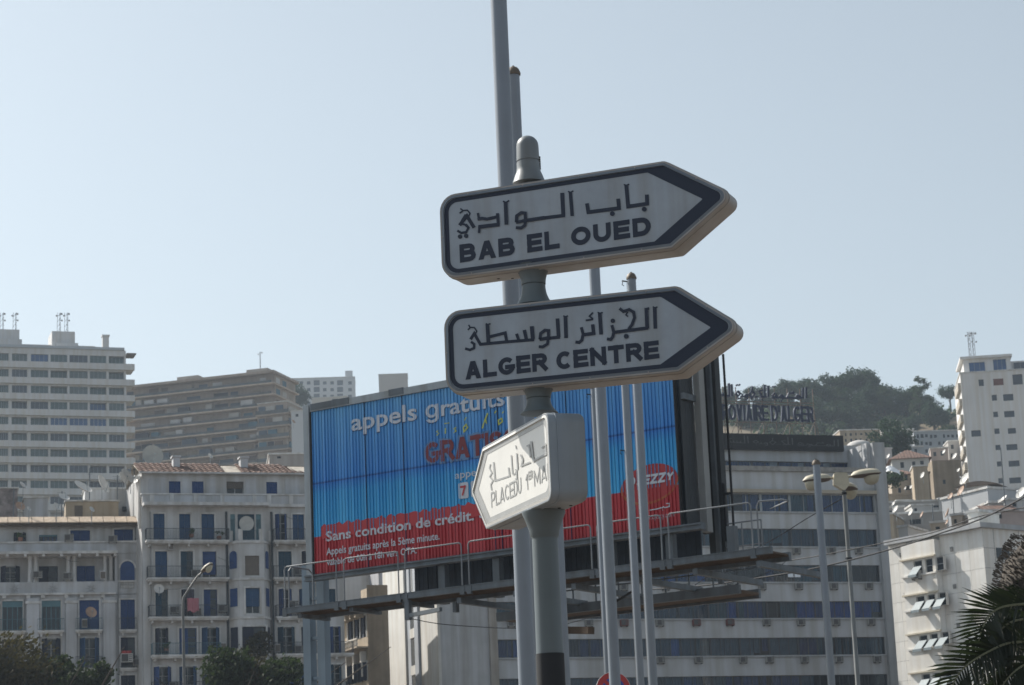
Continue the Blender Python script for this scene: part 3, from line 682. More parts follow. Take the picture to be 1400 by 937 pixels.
# right end of the double-sided box
shade_ = C('end_shade', (0.045, 0.055, 0.065), .6, 0, .15, 1.5, streak=.2)  # recess shade is put into the near-black colour of these end parts
MB().box(pu1 + .003, pu1 + .03, -0.02, 0.06, pz0, pz1).build('side_post', blackm, BB)
mb = MB()
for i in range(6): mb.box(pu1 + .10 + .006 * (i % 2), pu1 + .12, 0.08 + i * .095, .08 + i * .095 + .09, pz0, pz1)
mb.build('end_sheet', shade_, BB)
MB().box(pu1 + .12, pu1 + .2, 0.09, .62, pz0 + (pz1 - pz0) * .705, pz0 + (pz1 - pz0) * .74).build('cross_bar', steel, BB)
MB().box(pu1 + .14, pu1 + .30, .63, .86, pz0 - .1, zt1).build('corner_post', C('post_grey', (.36, .38, .39), .5, .1, .1, 1, streak=.3), BB)
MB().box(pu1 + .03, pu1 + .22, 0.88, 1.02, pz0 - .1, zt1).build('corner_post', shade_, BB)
MB().box(pu1 + .25, pu1 + .36, 1.04, 1.12, pz0 - 1.2, zt1).build('corner_post', steel, BB)
mb = MB(); mb.box(pu1 + .03, pu1 + .42, 1.16, 1.38, pz0 - .6, zt1 + .1); mb.build('corner_post', C('post_black', (.03, .036, .042), .55, .1, .1, 2), BB)
# the back-side panel that angles away beneath and behind
mb = MB(); zb0 = pz0 - .62
for i in range(60): mb.box(1.9 + i * .13, 1.9 + i * .13 + .118, D + .05 + (i % 2) * .01, D + .1, zb0, pz1 - .2)
mb.build('rear_slat', C('rear_slats', (.03, .05, .08), .6, 0, .2, 2), BB, kind='stuff')
# walkway: two long beams, brackets, grating
wy = -1.05; wz = pz0 - .93                                     # outer walkway beam
wu0 = FB.U(391, 834, wy); wu1 = FB.U(1056, 765, wy); wz = FB.Z(600, 809.5, wy)
print('walk', wu0, wu1, wz, pz0)
mb = MB(); mb.box(wu0, wu1, wy - .05, wy + .05, wz - .07, wz + .07); mb.box(wu0, wu1, wy - .065, wy - .051, wz + .05, wz + .07); mb.box(wu0, wu1, wy - .07, wy - .051, wz - .07, wz - .05); mb.build('walkway_beam', steel, BB)
mb = MB(); mb.box(wu0 + .1, wu1 - .1, -.1, 0.0, wz - .12, wz + .06); mb.build('walkway_beam', steel, BB)
mb = MB(); x = wu0 + .05
while x < wu1 - .1: mb.box(x, x + .03, wy + .05, -.1, wz - .02, wz + .02); x += .065
for q in range(5): mb.box(wu0 + .05, wu1 - .1, wy + .2 + q * .18, wy + .215 + q * .18, wz - .035, wz - .021)
mb.build('grating', rust, BB, kind='stuff')
n_br = 9
for i in range(n_br):
    x = wu0 + .35 + (wu1 - wu0 - .7) * i / (n_br - 1)
    m2 = MB(); m2.box(x - .06, x + .06, wy + .06, .1 if i < 3 else D + .6, wz - (.18 if i < 3 else .30), wz - (.09 if i < 3 else .18)); m2.build('bracket', steel, BB)
    if i in (2, 3, 5, 6, 7): MB().box(x + .25, x + .43, .02, .2, wz - .12, pz0 - .15).build('hanger', steel, BB)
wur = FB.U(1030, 790, D + 1.0)
mb = MB(); mb.box(wu0 + 4.1, wur, D + .3, D + .4, wz - .45, wz - .25); mb.build('walkway_beam', steel, BB)
mb = MB(); mb.box(wu0 + 4.1, wur, D + .41, D + 1.2, wz - .42, wz - .36); mb.build('grating', rust, BB)
mb = MB(); mb.box(wu0 + 4.1, wur, D + 1.2, D + 1.3, wz - .48, wz - .28); mb.build('walkway_beam', steel, BB)
mb = MB()
x = wu0 + 4.4
while x < wur:
    for q in range(1): mb.bar((x, D + 1.25, wz - .3), (x, D + 1.25, wz + .75), .03)
    x += .62
mb.bar((wu0 + 4.1, D + 1.25, wz + .2), (wur, D + 1.25, wz + .2), .03); mb.build('rear_guard_rail', steel, BB)
# bent-tube railings
RH = 1.03
def rail(px0, py0, px1, py1):
    u0_ = FB.U(px0, py0, wy - .03); u1_ = FB.U(px1, py1, wy - .03); y = wy - .03; z1 = wz + RH; r = .07
    P = [(u0_, y, wz - .08), (u0_, y, z1 - r), (u0_ + r * .3, y, z1 - r * .3), (u0_ + r, y, z1), (u1_ - r, y, z1), (u1_ - r * .3, y, z1 - r * .3), (u1_, y, z1 - r), (u1_, y, wz - .08)]
    MB().tube(P, .017, 8).build('railing', railm, BB, True)
    for u_ in (u0_, u1_): MB().box(u_ - .06, u_ + .06, y - .035, y + .03, wz - .13, wz + .07).build('rail_foot', steel, BB)
for a in ((389, 785, 459.5, 776), (470, 772, 544, 762), (553.5, 761, 630.5, 750), (640, 748, 714, 738), (724, 737, 807.5, 729), (816, 722, 903, 713), (913, 708, 1027, 705)): rail(*a)
u_ = FB.U(1036, 715, wy - .03)
MB().tube([(u_, wy - .03, wz - .08), (u_, wy - .03, wz + RH - .1), (u_ + .05, wy - .02, wz + RH), (u_ + .5, wy + .15, wz + RH), (u_ + .52, wy + .4, wz + RH), (u_ - .2, wy + .95, wz + RH - .02)], .018, 8).build('railing', railm, BB, True)
MB().tube([(wu0 + .1, wy + .9, wz), (wu0 + .1, wy + .9, wz + RH - .1), (wu0 + .1, wy + .75, wz + RH), (wu0 + .1, wy + .1, wz + RH), (wu0 + .1, wy, wz + RH - .1), (wu0 + .1, wy, wz)], .018, 8).build('railing', railm, BB, True)
mb = MB(); ue_ = FB.U(1040, 706, 1.2); mb.tube([(pu1 + .3, 1.2, wz + RH), (ue_, 1.2, wz + RH)], .017, 8); mb.tube([(pu1 + .3, 1.2, wz + RH * .5), (ue_, 1.2, wz + RH * .5)], .015, 8)
for q in range(3): mb.tube([(pu1 + .35 + (ue_ - pu1 - .35) * q / 2, 1.2, wz), (pu1 + .35 + (ue_ - pu1 - .35) * q / 2, 1.2, wz + RH)], .017, 8)
mb.build('railing', railm, BB, True)
# floodlight arm hanging below
uh, zh = FB.uv(557, 815, wy); MB().box(uh - .06, uh + .06, wy - .05, wy + .07, FB.Z(557, 848, wy), wz - .09).build('drop_post', steel, BB)
z_ = FB.Z(557, 842, wy); MB().bar((uh + .06, wy, z_), (uh + .06 + 1.2, wy - .5, z_ - .02), .075, .09).build('lamp_arm', steel, BB)
uh, zh = FB.uv(623, 830, wy + .5); MB().box(uh - .05, uh + .05, wy + .45, wy + .57, zh - .12, wz - .2).build('drop_post', steel, BB)
uh = FB.U(770, 822, 1.5)
MB().bar((uh - .8, 1.6, wz - .75), (uh + .9, 1.2, wz - .95), .2, .16).build('lamp_arm', rust, BB)
MB().bar((FB.U(863, 802), 0.3, FB.Z(863, 802)), (FB.U(812, 834), .3, FB.Z(812, 834)), .04).build('stay_rod', blackm, BB)
# two posts with ladder ties, and hidden further supports
postb = C('post_blue_grey', (0.20, 0.27, 0.34), .5, .1, .08, .8, streak=.2)
for px_ in (423, 442.5):
    u_ = FB.U(px_, 880, .6); MB().box(u_ - .11, u_ + .11, .5, .72, 0, pz0 + .35).build('post', postb, BB)
ua, ub = FB.U(423, 880, .6) + .11, FB.U(442.5, 880, .6) - .11
for z in [pz0 - .5 - .95 * i for i in range(14)]: MB().box(ua, ub, .56, .66, z, z + .07).build('tie', postb, BB)
for u_ in (FB.U(728, 880, 1.0), FB.U(748, 880, 1.0)): MB().box(u_ - .13, u_ + .13, .9, 1.14, 0, pz0 - .1).build('post', postb, BB)
# tall thin mast and ladder frame at the right end
ua, za = FB.uv(991, 480, 1.2); ub, zb = FB.uv(1004, 735, 1.2)
MB().tube([(ub, 1.2, zb), (ub, 1.2, FB.Z(991, 484, 1.2))], .028, 6).build('mast', blackm, BB)
uc = FB.U(989, 662, 1.2); zq = FB.Z(989, 662, 1.2)
mb = MB(); mb.bar((uc, 1.2, zq), (uc, 1.2, zb - .05), .05); mb.bar((uc, 1.2, zb - .05), (ub, 1.2, zb), .05); mb.bar((uc - .15, 1.2, zq), (uc, 1.2, zq), .05); mb.bar((uc, 1.2, FB.Z(995, 675, 1.2)), (ub, 1.2, FB.Z(1003, 674, 1.2)), .05); mb.build('ladder_frame', blackm, BB)
# ---------------------------------------------------------------- building kit
plast = C('plaster_white', (0.60, 0.61, 0.615), 0.85, 0, 0.13, 0.35, streak=0.3)
plast2 = C('plaster_grey_white', (0.56, 0.58, 0.605), 0.85, 0, 0.12, 0.3, streak=0.28)
trim = C('stone_trim', (0.66, 0.665, 0.66), 0.8, 0, 0.12, 0.8, streak=0.25)
blues = [C('shutter_blue_%s' % k, c, 0.75, 0, 0.12, 1.5) for k, c in (('deep', (0.010, 0.055, 0.19)), ('mid', (0.010, 0.068, 0.17)), ('teal', (0.008, 0.055, 0.10)), ('navy', (0.006, 0.015, 0.04)))]
teal = C('teal_frame', (0.08, 0.19, 0.23), 0.55, 0, 0.1, 2)
brownb = C('roller_brown', (0.14, 0.12, 0.10), 0.7, 0, 0.1, 2)
wframe = C('window_frame', (0.45, 0.46, 0.45), 0.6, 0, 0.1, 2)
room = C('room_dark', (0.022, 0.026, 0.032), 0.8, 0, 0.3, 1.2)  # near-black colour carries the dark of unlit interiors
glz = C('pane_glass', (0.02, 0.032, 0.045), 0.12, 0, 0.25, 0.5, spec=0.35)
iron = C('wrought_iron', (0.035, 0.045, 0.055), 0.6, 0.2, 0, 1)
tealiron = C('teal_iron', (0.05, 0.12, 0.15), 0.6, 0.1, 0, 1)
tile = C('roof_tile', (0.21, 0.125, 0.095), 0.85, 0, 0.25, 1.2, streak=0.15)
roofg = C('flat_roof', (0.30, 0.28, 0.25), 0.9, 0, 0.15, 0.6)
beige = C('beige_render', (0.44, 0.37, 0.28), 0.85, 0, 0.12, 0.4, streak=0.2)
tanr = C('tan_render', (0.33, 0.27, 0.20), 0.9, 0, 0.15, 0.4, streak=0.25)
g5 = leafmat('leaf_pot', (.05, .09, .03), (.03, .05, .02), 3)
g1 = leafmat('leaf_pine', (.034, .060, .042), (.018, .036, .027), .3); g2 = leafmat('leaf_olive', (.045, .068, .036), (.022, .042, .024), .5); g3 = leafmat('leaf_street', (.034, .048, .02), (.014, .024, .010), 1.2); g4 = leafmat('leaf_rusty', (.062, .048, .022), (.022, .028, .012), .8)
bark = C('bark', (.055, .045, .035), .9, 0, .2, 4, bump=.5)
def crown_mesh(blobs, n, size, seed, m_, flat=1.0):
    r_ = random.Random(seed); b = MB(); tot = sum(x[3] ** 2 for x in blobs)
    for cx, cy, cz, rad, *fz2 in blobs:
        fzz = fz2[0] if fz2 else flat; k = int(n * rad ** 2 / tot)
        sub = [(r_.gauss(0, 1), r_.gauss(0, 1), r_.gauss(0, 1)) for _ in range(max(5, k // 45))]
        subs = []
        for s in sub:
            l = math.sqrt(s[0] ** 2 + s[1] ** 2 + s[2] ** 2) or 1; t = rad * r_.uniform(.55, 1.0); subs.append((cx + s[0] / l * t, cy + s[1] / l * t, cz + s[2] / l * t * fzz))
        for i in range(k):
            s = subs[i % len(subs)]; q = rad * .22; c = Vector((s[0] + r_.gauss(0, q), s[1] + r_.gauss(0, q), s[2] + r_.gauss(0, q * .7)))
            a = Vector((r_.gauss(0, 1), r_.gauss(0, 1), r_.gauss(0, .7))).normalized(); t1 = a.orthogonal().normalized(); t2 = a.cross(t1); z = size * r_.uniform(.6, 1.3)
            b.v += [tuple(c + t1 * z), tuple(c + t2 * z * .5), tuple(c - t1 * z), tuple(c - t2 * z * .5)]; k0 = len(b.v) - 4; b.f.append((k0, k0 + 1, k0 + 2, k0 + 3)); b.m.append(0)
    return b.mesh('crown', m_)
meshcache = {}
def wall(name, par, u0, u1, z0, z1, holes, depth=0.3, w=0.0, m=plast):
    us = sorted(set([u0, u1] + [h[i] for h in holes for i in (0, 1) if u0 < h[i] < u1])); zs = sorted(set([z0, z1] + [h[i] for h in holes for i in (2, 3) if z0 < h[i] < z1]))
    b = MB(); id_ = {}
    def V(i, j):
        if (i, j) not in id_: id_[(i, j)] = len(b.v); b.v.append((us[i], w, zs[j]))
        return id_[(i, j)]
    for i in range(len(us) - 1):
        for j in range(len(zs) - 1):
            cx = (us[i] + us[i + 1]) / 2; cz = (zs[j] + zs[j + 1]) / 2
            if any(h[0] < cx < h[1] and h[2] < cz < h[3] for h in holes): continue
            b.f.append((V(i, j), V(i + 1, j), V(i + 1, j + 1), V(i, j + 1))); b.m.append(0)
    d = w + depth
    for a, c, e, f in [h[:4] for h in holes]:
        b.face([(a, w, e), (a, w, f), (a, d, f), (a, d, e)]); b.face([(c, w, e), (c, d, e), (c, d, f), (c, w, f)])
        b.face([(a, w, f), (c, w, f), (c, d, f), (a, d, f)]); b.face([(a, w, e), (a, d, e), (c, d, e), (c, w, e)])
    return b.build(name, m, par)
def q5(x): return round(x * 20) / 20
def shutter_mesh(w, h, m):
    k = ('sh', q5(w), q5(h), m.name)
    if k not in meshcache:
        b = MB(); t = .05; b.box(0, t, 0, .05, 0, h); b.box(w - t, w, 0, .05, 0, h); b.box(t, w - t, 0, .05, 0, .09); b.box(t, w - t, 0, .05, h - .07, h)
        z = .09; n = max(4, int(h / .16)); s = (h - .16) / n
        for i in range(n): b.face([(t, .01, z + i * s), (w - t, .01, z + i * s), (w - t, .045, z + i * s + s), (t, .045, z + i * s + s)])
        meshcache[k] = b.mesh('shutter', m)
    return meshcache[k]
def frame_mesh(w, h, nv, nh, mf, mg, transom=0):
    k = ('fr', q5(w), q5(h), nv, nh, mf.name, mg.name, transom)
    if k not in meshcache:
        b = MB(); t = .06
        b.box(0, w, 0.0, .06, 0, t); b.box(0, w, 0, .06, h - t, h); b.box(0, t, 0, .06, t, h - t); b.box(w - t, w, 0, .06, t, h - t)
        for i in range(1, nv): x = w * i / nv; b.box(x - t * .5, x + t * .5, 0.002, .058, t, h - t)
        for j in range(1, nh): z = h * j / nh; b.box(t, w - t, 0.004, .056, z - t * .4, z + t * .4)
        b.face([(t, .03, t), (w - t, .03, t), (w - t, .03, h - t), (t, .03, h - t)], 1)
        meshcache[k] = b.mesh('window', [mf, mg])
    return meshcache[k]
def arch(P, par, u0, u1, z0, zt, m, y=0.1, name='arched_shutter'):
    r = (u1 - u0) / 2; pts = [(u0, z0), (u1, z0)] + [((u0 + u1) / 2 + r * math.cos(t), zt - r + r * math.sin(t)) for t in [math.pi * i / 10 for i in range(11)]]
    b = MB(); b.prism(pts, y, y + .05); b.build(name, m, par)
    out = [((u0 + u1) / 2 + (r + .14) * math.cos(t), zt - r + (r + .14) * math.sin(t)) for t in [math.pi * i / 10 for i in range(11)]]; inn = pts[2:]
    b = MB()
    for i in range(10):
        q = [out[i], out[i + 1], inn[i + 1], inn[i]]; q = q[::-1] if sum(q[j - 1][0] * q[j][1] - q[j][0] * q[j - 1][1] for j in range(4)) < 0 else q; b.prism(q, -.05, .1)
    b.build('arch_moulding', trim, par); MB().box(u0 - .2, u1 + .2, -.12, .05, z0 - .12, z0 - .003).build('sill', trim, par)
rw = random.Random(11)
def win(par, u0, u1, z0, z1, kind, w=0.0, m=None, sur=True):
    """a window with its own frame, shutters, panes"""
    W, Hh = u1 - u0, z1 - z0; o = None
    if kind == 'shut':
        m = m or rw.choice(blues); o = MB().box(u0, u1, w + .16, w + .19, z0, z1).build('window', wframe, par)
        for i in (0, 1): inst('shutter', shutter_mesh(W / 2 - .02, Hh - .02, m), o, (u0 + .01 + i * W / 2, w + .05, z0 + .01))
    elif kind == 'open':
        m = m or rw.choice(blues); o = inst('window', frame_mesh(W, Hh, 2, 3, wframe, glz), par, (u0, w + .2, z0))
        for sx in (-1, 1): inst('shutter', shutter_mesh(W / 2 - .02, Hh - .02, m), o, (0.02 if sx < 0 else W - .02, -.14, .01), (0, 0, R(62) * -1 if sx < 0 else R(180 + 62)))
    elif kind == 'half':
        m = m or rw.choice(blues); o = inst('window', frame_mesh(W, Hh, 2, 3, m, glz), par, (u0, w + .2, z0))
        inst('shutter', shutter_mesh(W / 2 - .02, Hh - .02, m), o, (0.01, -.15, .01))
    elif kind == 'glazed':
        o = inst('window', frame_mesh(W, Hh, 4, 1, m or teal, glz), par, (u0, w + .12, z0)); MB().box(u0, u1, w + .06, w + .12, z1 - Hh * .2, z1).build('shutter_box', teal, par)
    elif kind == 'roller':
        o = inst('window', frame_mesh(W, Hh, 2, 1, wframe, glz), par, (u0, w + .2, z0)); b = MB(); f = rw.uniform(.45, .9); n = 9
        for i in range(n): b.box(.03, W - .03, -.06 + .004 * (i % 2), -.03, Hh - (i + 1) * Hh * f / n, Hh - i * Hh * f / n - .012)
        b.build('roller_blind', m or brownb, o)
    else:
        o = inst('window', frame_mesh(W, Hh, 2, 2, m or wframe, glz), par, (u0, w + .15, z0))
    if sur:
        b = MB(); t = .13; b.box(u0 - t, u0, w - .05, w + .02, z0 - .02, z1 + t); b.box(u1, u1 + t, w - .05, w + .02, z0 - .02, z1 + t); b.box(u0, u1, w - .05, w + .02, z1, z1 + t); b.build('surround', trim, par)
    return o
def railing_mesh(L, h, m, gap=.13, sty=0):
    k = ('rl', q5(L), h, m.name, sty)
    if k not in meshcache:
        b = MB(); b.box(0, L, -.02, .02, h - .04, h); b.box(0, L, -.015, .015, .06, .09); n = max(2, int(L / gap))
        for i in range(n + 1): x = L * i / n; b.box(x - .009, x + .009, -.009, .009, .09, h - .04)
        if sty: b.box(0, L, -.012, .012, h * .55, h * .58)
        meshcache[k] = b.mesh('railing', m)
    return meshcache[k]
def balcony(par, u0, u1, z, out=.9, m=iron, slab=trim, h=.95, w=0.0, sides=True):
    b = MB(); b.box(u0, u1, w - out, w - .003, z - .16, z); b.box(u0 + .08, u1 - .08, w - out + .1, w - .003, z - .28, z - .161)
    x = u0 + .3
    while x < u1 - .2: b.box(x - .08, x + .08, w - out * .75, w - .003, z - .5, z - .281); x += 1.6
    o = b.build('balcony', slab, par)
    r = inst('railing', railing_mesh(u1 - u0, h, m), o, (u0, w - out + .05, z)); r['kind'] = 'stuff'
    if sides:
        for uu in (u0 + .03, u1 - .03): s_ = inst('railing', railing_mesh(out - .05, h, m), o, (uu, w - out + .05, z), (0, 0, R(90))); s_['kind'] = 'stuff'
    return o
def dish(label, px, py, d, r=.45, az=0, el=35, mast=None, group='satellite dishes on roofs and balconies', m=None, base=None):
    k = ('dish', round(r, 2), (m or trim).name)
    if k not in meshcache:
        b = MB(); pr = [(r * t, r * .28 * t * t) for t in (0.02, .3, .55, .8, 1.0)] + [(r * 1.02, r * .29), (r, r * .26)] + [(r * t, r * .28 * t * t - .02) for t in (.8, .5, .1)]; b.lathe(pr, 18, close=False)
        b2 = MB(); b2.bar((0, -r * .9, r * .1), (0, -r * .1, r * .85), .03); b2.box(-.05, .05, -r * .15, r * .0, r * .8, r * .95)
        meshcache[k] = (b.mesh('reflector', m or C('dish_white', (.62, .61, .58), .5, 0, .08, 3)), b2.mesh('feed_arm', steell))
    p = at(px, py, d); o = thing('satellite_dish', label, 'satellite dish', p, 0, group)
    for nm, me in zip(('reflector', 'feed_arm'), meshcache[k]): inst(nm, me, o, (0, 0, 0), (R(90 - el), 0, R(az)))
    mh = mast if mast is not None else .8
    MB().tube([(0, .06, .0), (0, .12, -.15), (0, .12, -mh)], .03, 6).build('mast', steell, o)
    return o

# ---------------------------------------------------------------- left apartment house (arched windows, columns)
FA = Fr(95, 742, 199, 13.5); A = FA.root('apartment_building', 'grey-white apartment house at far left with paired columns and one arched blue window', 'apartment block')
U = lambda x, y=742: FA.U(x, y); Z = lambda y, x=95: FA.Z(x, y)
ul, ur = U(-22), U(186)
zr = Z(703); cols = [(3, 31), (57, 83), (108.5, 135.5)]
hol = []
za, zb_ = Z(741.5), Z(716)
hA = [(U(19, 733), U(36, 733), za + .05, Z(726)), (U(54, 735), U(79, 735), za + .05, Z(729)), (U(97, 732), U(124, 732), za + .05, Z(723)), (U(157, 732), U(183, 732), za + .05, Z(722))]
wall('attic_wall', A, ul, ur, za, Z(714), hA, .35, .9, plast)
win(A, *hA[0], 'open', .9, sur=False); win(A, *hA[1], 'glazed', .9, blues[0], sur=False); win(A, *hA[2], 'shut', .9, blues[0]); win(A, *hA[3], 'shut', .9, blues[0])
# parapet band, cornice
zc0, zc1 = Z(757), Z(742.5)
MB().box(ul, ur, 0, .25, zc0, zc1).build('parapet', plast2, A); MB().box(ul, ur + .1, -.12, .3, zc1 + .001, zc1 + .14).build('coping', trim, A)
MB().box(ul, U(160), -.75, -.003, zc0 - .1, zc0 + .12).build('cornice', trim, A)
x = ul + .3
while x < U(158): MB().box(x, x + .22, -.7, -.02, zc0 - .32, zc0 - .103).build('corbel', trim, A); x += 1.45
# loggia floor
zl0, zl1 = Z(795.5), zc0
lw = [(U(a, 783), U(b, 783), zl0 + .02, Z(771)) for a, b in ((1, 28), (54, 80), (106, 131))]
wall('loggia_wall', A, ul, U(156, 783), zl0, zl1, lw, .3, 1.3, plast)
for i, h in enumerate(lw): win(A, *h, ('open', 'half', 'shut')[i], 1.3, blues[3] if i < 2 else blues[0], sur=False)
MB().box(ul, U(152), .05, 1.3, zl1 - .2, zl1 - .003).build('loggia_ceiling', plast, A)
for a, b in ((38, 44.5), (46, 52.5), (90, 96.5), (99, 105), (141, 147), (149, 155)):
    xc = (U(a, 775) + U(b, 775)) / 2; rr = abs(U(b, 775) - U(a, 775)) / 2 * .9
    MB().lathe([(rr * 1.25, zl0), (rr * 1.25, zl0 + .12), (rr, zl0 + .2), (rr * .9, zl1 - .45), (rr * 1.2, zl1 - .3), (rr * 1.3, zl1 - .2)], 14, c=(xc, .3, 0)).build('column', trim, A, True)
aw = (U(164.5, 783), U(184, 783)); za0 = Z(795.5); 
wall('stair_wall', A, U(157, 783), ur, zl0 - .001, zl1 - .0, [(aw[0], aw[1], za0 + .05, Z(770) - .1)], .3, .05, plast2); arch(None, A, aw[0], aw[1], za0 + .05, Z(768), blues[0], .0)
# band under the loggia with emblems and dentils
zb0, zb1 = Z(813), zl0
wall('frieze', A, ul, ur, zb0, zb1 - .002, [(aw[0], aw[1], Z(806), Z(797.5))], .15, -.02, plast2)
b = MB(); n = 9
for i in range(n): x = aw[0] + (aw[1] - aw[0]) * (i + .5) / n; b.lathe([(.04, Z(806)), (.065, Z(803)), (.035, Z(800)), (.06, Z(797.6))], 8, c=(x, .07, 0))
b.build('baluster', trim, A, kind='stuff')
for px_ in (20, 72, 124):
    b = MB(); cx, cz = FA.uv(px_, 805)
    for q in range(8): b.prism([(cx + .35 * math.cos(R(45 * q - 14)) * .3, cz + .35 * math.sin(R(45 * q - 14)) * .3), (cx + .42 * math.cos(R(45 * q)), cz + .42 * math.sin(R(45 * q))), (cx + .35 * math.cos(R(45 * q + 14)) * .3, cz + .35 * math.sin(R(45 * q + 14)) * .3)], -.07, -.021)
    b.lathe([(.14, 0), (.1, .02)], 12, c=(0, 0, 0)) if False else None
    b.build('emblem', C('emblem_stone', (.3, .3, .29), .8, 0, .1), A)
MB().box(ul, U(158), -.35, -.023, zb0 - .05, zb0 + .12).build('cornice', trim, A)
for a in (3, 36, 56, 88, 109, 138): MB().box(U(a, 812), U(a, 812) + .3, -.3, -.025, zb0 - .3, zb0 - .053).build('corbel', trim, A)
# lower storeys
holes = []; spec = []
rows = [(862.5, 821), (915, 873), (967, 925), (1019, 977), (1071, 1029), (1123, 1081), (1175, 1133)]
for ri, (yb, yt) in enumerate(rows):
    for ci, (a, b_) in enumerate(cols): 
        h = (U(a, 850), U(b_, 850), Z(yb), Z(yt)); holes.append(h); spec.append((h, ('glazed', 'glazed', 'shut') [ci] if ri == 0 else ('open', 'half', 'open')[(ci + ri) % 3], blues[0] if ri == 0 else None))
    h = (aw[0], aw[1], Z(yb), Z(yt)); holes.append(h); spec.append((h, 'shut' if ri != 1 else 'half', blues[0] if ri == 0 else blues[3]))
wall('facade_wall', A, ul, ur, 0, zb0 - .05, holes, .3, 0, plast2)
for h, k, m_ in spec: win(A, *h, k, 0, m_ if k != 'glazed' else None)
for a, b_ in ((-12, -1), (36, 53.5), (90, 105), (141, 157.5)):
    MB().box(U(a, 850), U(b_, 850), -.32, -.052, 0, zb0 - .31).build('pilaster', plast2, A); MB().box(U(a, 850) - .1, U(b_, 850) + .1, -.4, -.03, zb0 - .75, zb0 - .55).build('capital', trim, A)
for ri, (yb, yt) in enumerate(rows[:4]):
    for a, b_ in cols: balcony(A, U(a, 850) - .35, U(b_, 850) + .25, Z(yb), .65, tealiron if ri == 0 else iron, sides=False)
    balcony(A, aw[0] - .12, aw[1] + .12, Z(yb), .35, iron, sides=False)
MB().box(ur, ur + .9, -.15, 14, 0, zc1 + .2).build('party_wall', C('party_grey', (.5, .5, .48), .85, 0, .1, .4, streak=.35), A)
MB().box(ul, ur, 1.7, 14, 0, zl1).build('rear_wall', plast, A); MB().box(ul, ur, 1.3, 14, zl1 + .001, Z(714)).build('rear_wall', plast, A); MB().box(ul, U(152), .35, 1.69, 0, zl0 - .003).build('floor_slab', plast, A)
MB().box(ul, ur, .26, 1.25, zc0 + .01, za - .02).build('terrace', roofg, A)
# lean-to roof over the attic terrace: separate ribbed sheets
zf, zk = Z(714.5), Z(704.5); sun_sheet = C('awning_sheet', (.62, .50, .38), .7, 0, .12, 1.5, streak=.2)
n = 13; u_a, u_b = ul, U(190, 714)
for i in range(n):
    x0_ = u_a + (u_b - u_a) * i / n; x1_ = u_a + (u_b - u_a) * (i + 1) / n - .04
    b = MB(); b.face([(x0_, -.25, zf), (x1_, -.25, zf), (x1_, .8, zk), (x0_, .8, zk)]); b.face([(x0_, -.25, zf - .05), (x0_, .8, zk - .05), (x1_, .8, zk - .05), (x1_, -.25, zf - .05)]); b.box(x0_, x1_, -.27, -.251, zf - .08, zf + .01); b.build('roof_sheet', sun_sheet, A)
MB().box(u_a, u_b, .3, .4, zf - .3, zf - .09).build('rafter', brownb, A); MB().box(u_a, u_b, .8, 3.2, zk - .3, zk - .02).build('roof_deck', roofg, A)
# rooftop clutter: stair heads, low walls
for nm, x0_, x1_, y0_, y1_, dpt, mt_ in (('roof_room', 90, 162, 702, 686, 3.0, beige), ('roof_room', 116, 186, 702, 669, 6.5, plast), ('roof_room', 33, 66, 703, 681, 4.0, plast2), ('roof_room', -14, 24, 703, 668, 5.0, C('patchy_wall', (.34, .30, .29), .9, 0, .3, 1.5))):
    x0_, x1_ = FA.U(x0_, 700, dpt), FA.U(x1_, 700, dpt); MB().box(x0_, x1_, dpt, dpt + 3, zk - .5, FA.Z((90), y1_, dpt)).build(nm, mt_, A); MB().box(x0_ - .1, x1_ + .1, dpt - .12, dpt + 3.1, FA.Z(90, y1_, dpt) + .002, FA.Z(90, y1_, dpt) + .12).build('roof_coping', trim, A)
h0, h1 = FA.U(102, 696, 3.0), FA.U(113, 696, 3.0); MB().box(h0, h1, 2.93, 2.99, zk - .3, FA.Z(102, 691.5, 3.0)).build('roof_door', brownb, A)
h0, h1 = FA.U(167, 697, 6.5), FA.U(182, 697, 6.5); MB().box(h0, h1, 6.42, 6.49, FA.Z(170, 699.5, 6.5), FA.Z(170, 693, 6.5)).build('roof_door', glz, A)

# ---------------------------------------------------------------- right-hand apartment house (bay and tile roof)
FE = Fr(300, 742, 199, 16.8); E = FE.root('apartment_building', 'white apartment house with a red tile roof, a projecting arched bay and long iron balconies', 'apartment block')
U = lambda x, y=742, w=0: FE.U(x, y, w); Z = lambda y, x=300: FE.Z(x, y)
ul, ur = U(195), U(471, 860)
ztop = Z(645); zpar0, zpar1 = Z(691), Z(677)
at_h = [(U(a, 665), U(b_, 665), Z(676) + .02, Z(656.3)) for a, b_ in ((233, 249), (264.6, 280.5), (312, 335.4), (366.6, 381.5))]
wall('attic_wall', E, ul, ur, zpar1, ztop, at_h, .3, .8, plast)
for h, k in zip(at_h, ('shut', 'shut', 'roller', 'shut')): win(E, *h, k, .8, blues[0] if k == 'shut' else brownb, sur=False)
for a, b_ in ((205, 219), (222, 228), (251, 262), (284, 296), (338, 352), (392, 412)): MB().box(U(a, 665), U(b_, 665), .76, .797, Z(674), Z(653)).build('wall_panel', plast2, E)
MB().box(ul, ur, 0, .22, zpar0, zpar1).build('parapet', plast2, E); MB().box(ul - .1, ur + .1, -.1, .3, zpar1 + .001, zpar1 + .12).build('coping', trim, E)
for a in (205, 232, 265, 301, 345, 365, 395): MB().box(U(a, 684), U(a, 684) + .35, -.06, -.003, zpar0, zpar1).build('parapet_pier', trim, E)
MB().box(ul, U(366), -1.0, -.003, zpar0 - .15, zpar0 + .1).build('cornice', trim, E); MB().box(ul, U(366), .225, .8, zpar0, zpar1 - .3).build('terrace', roofg, E)
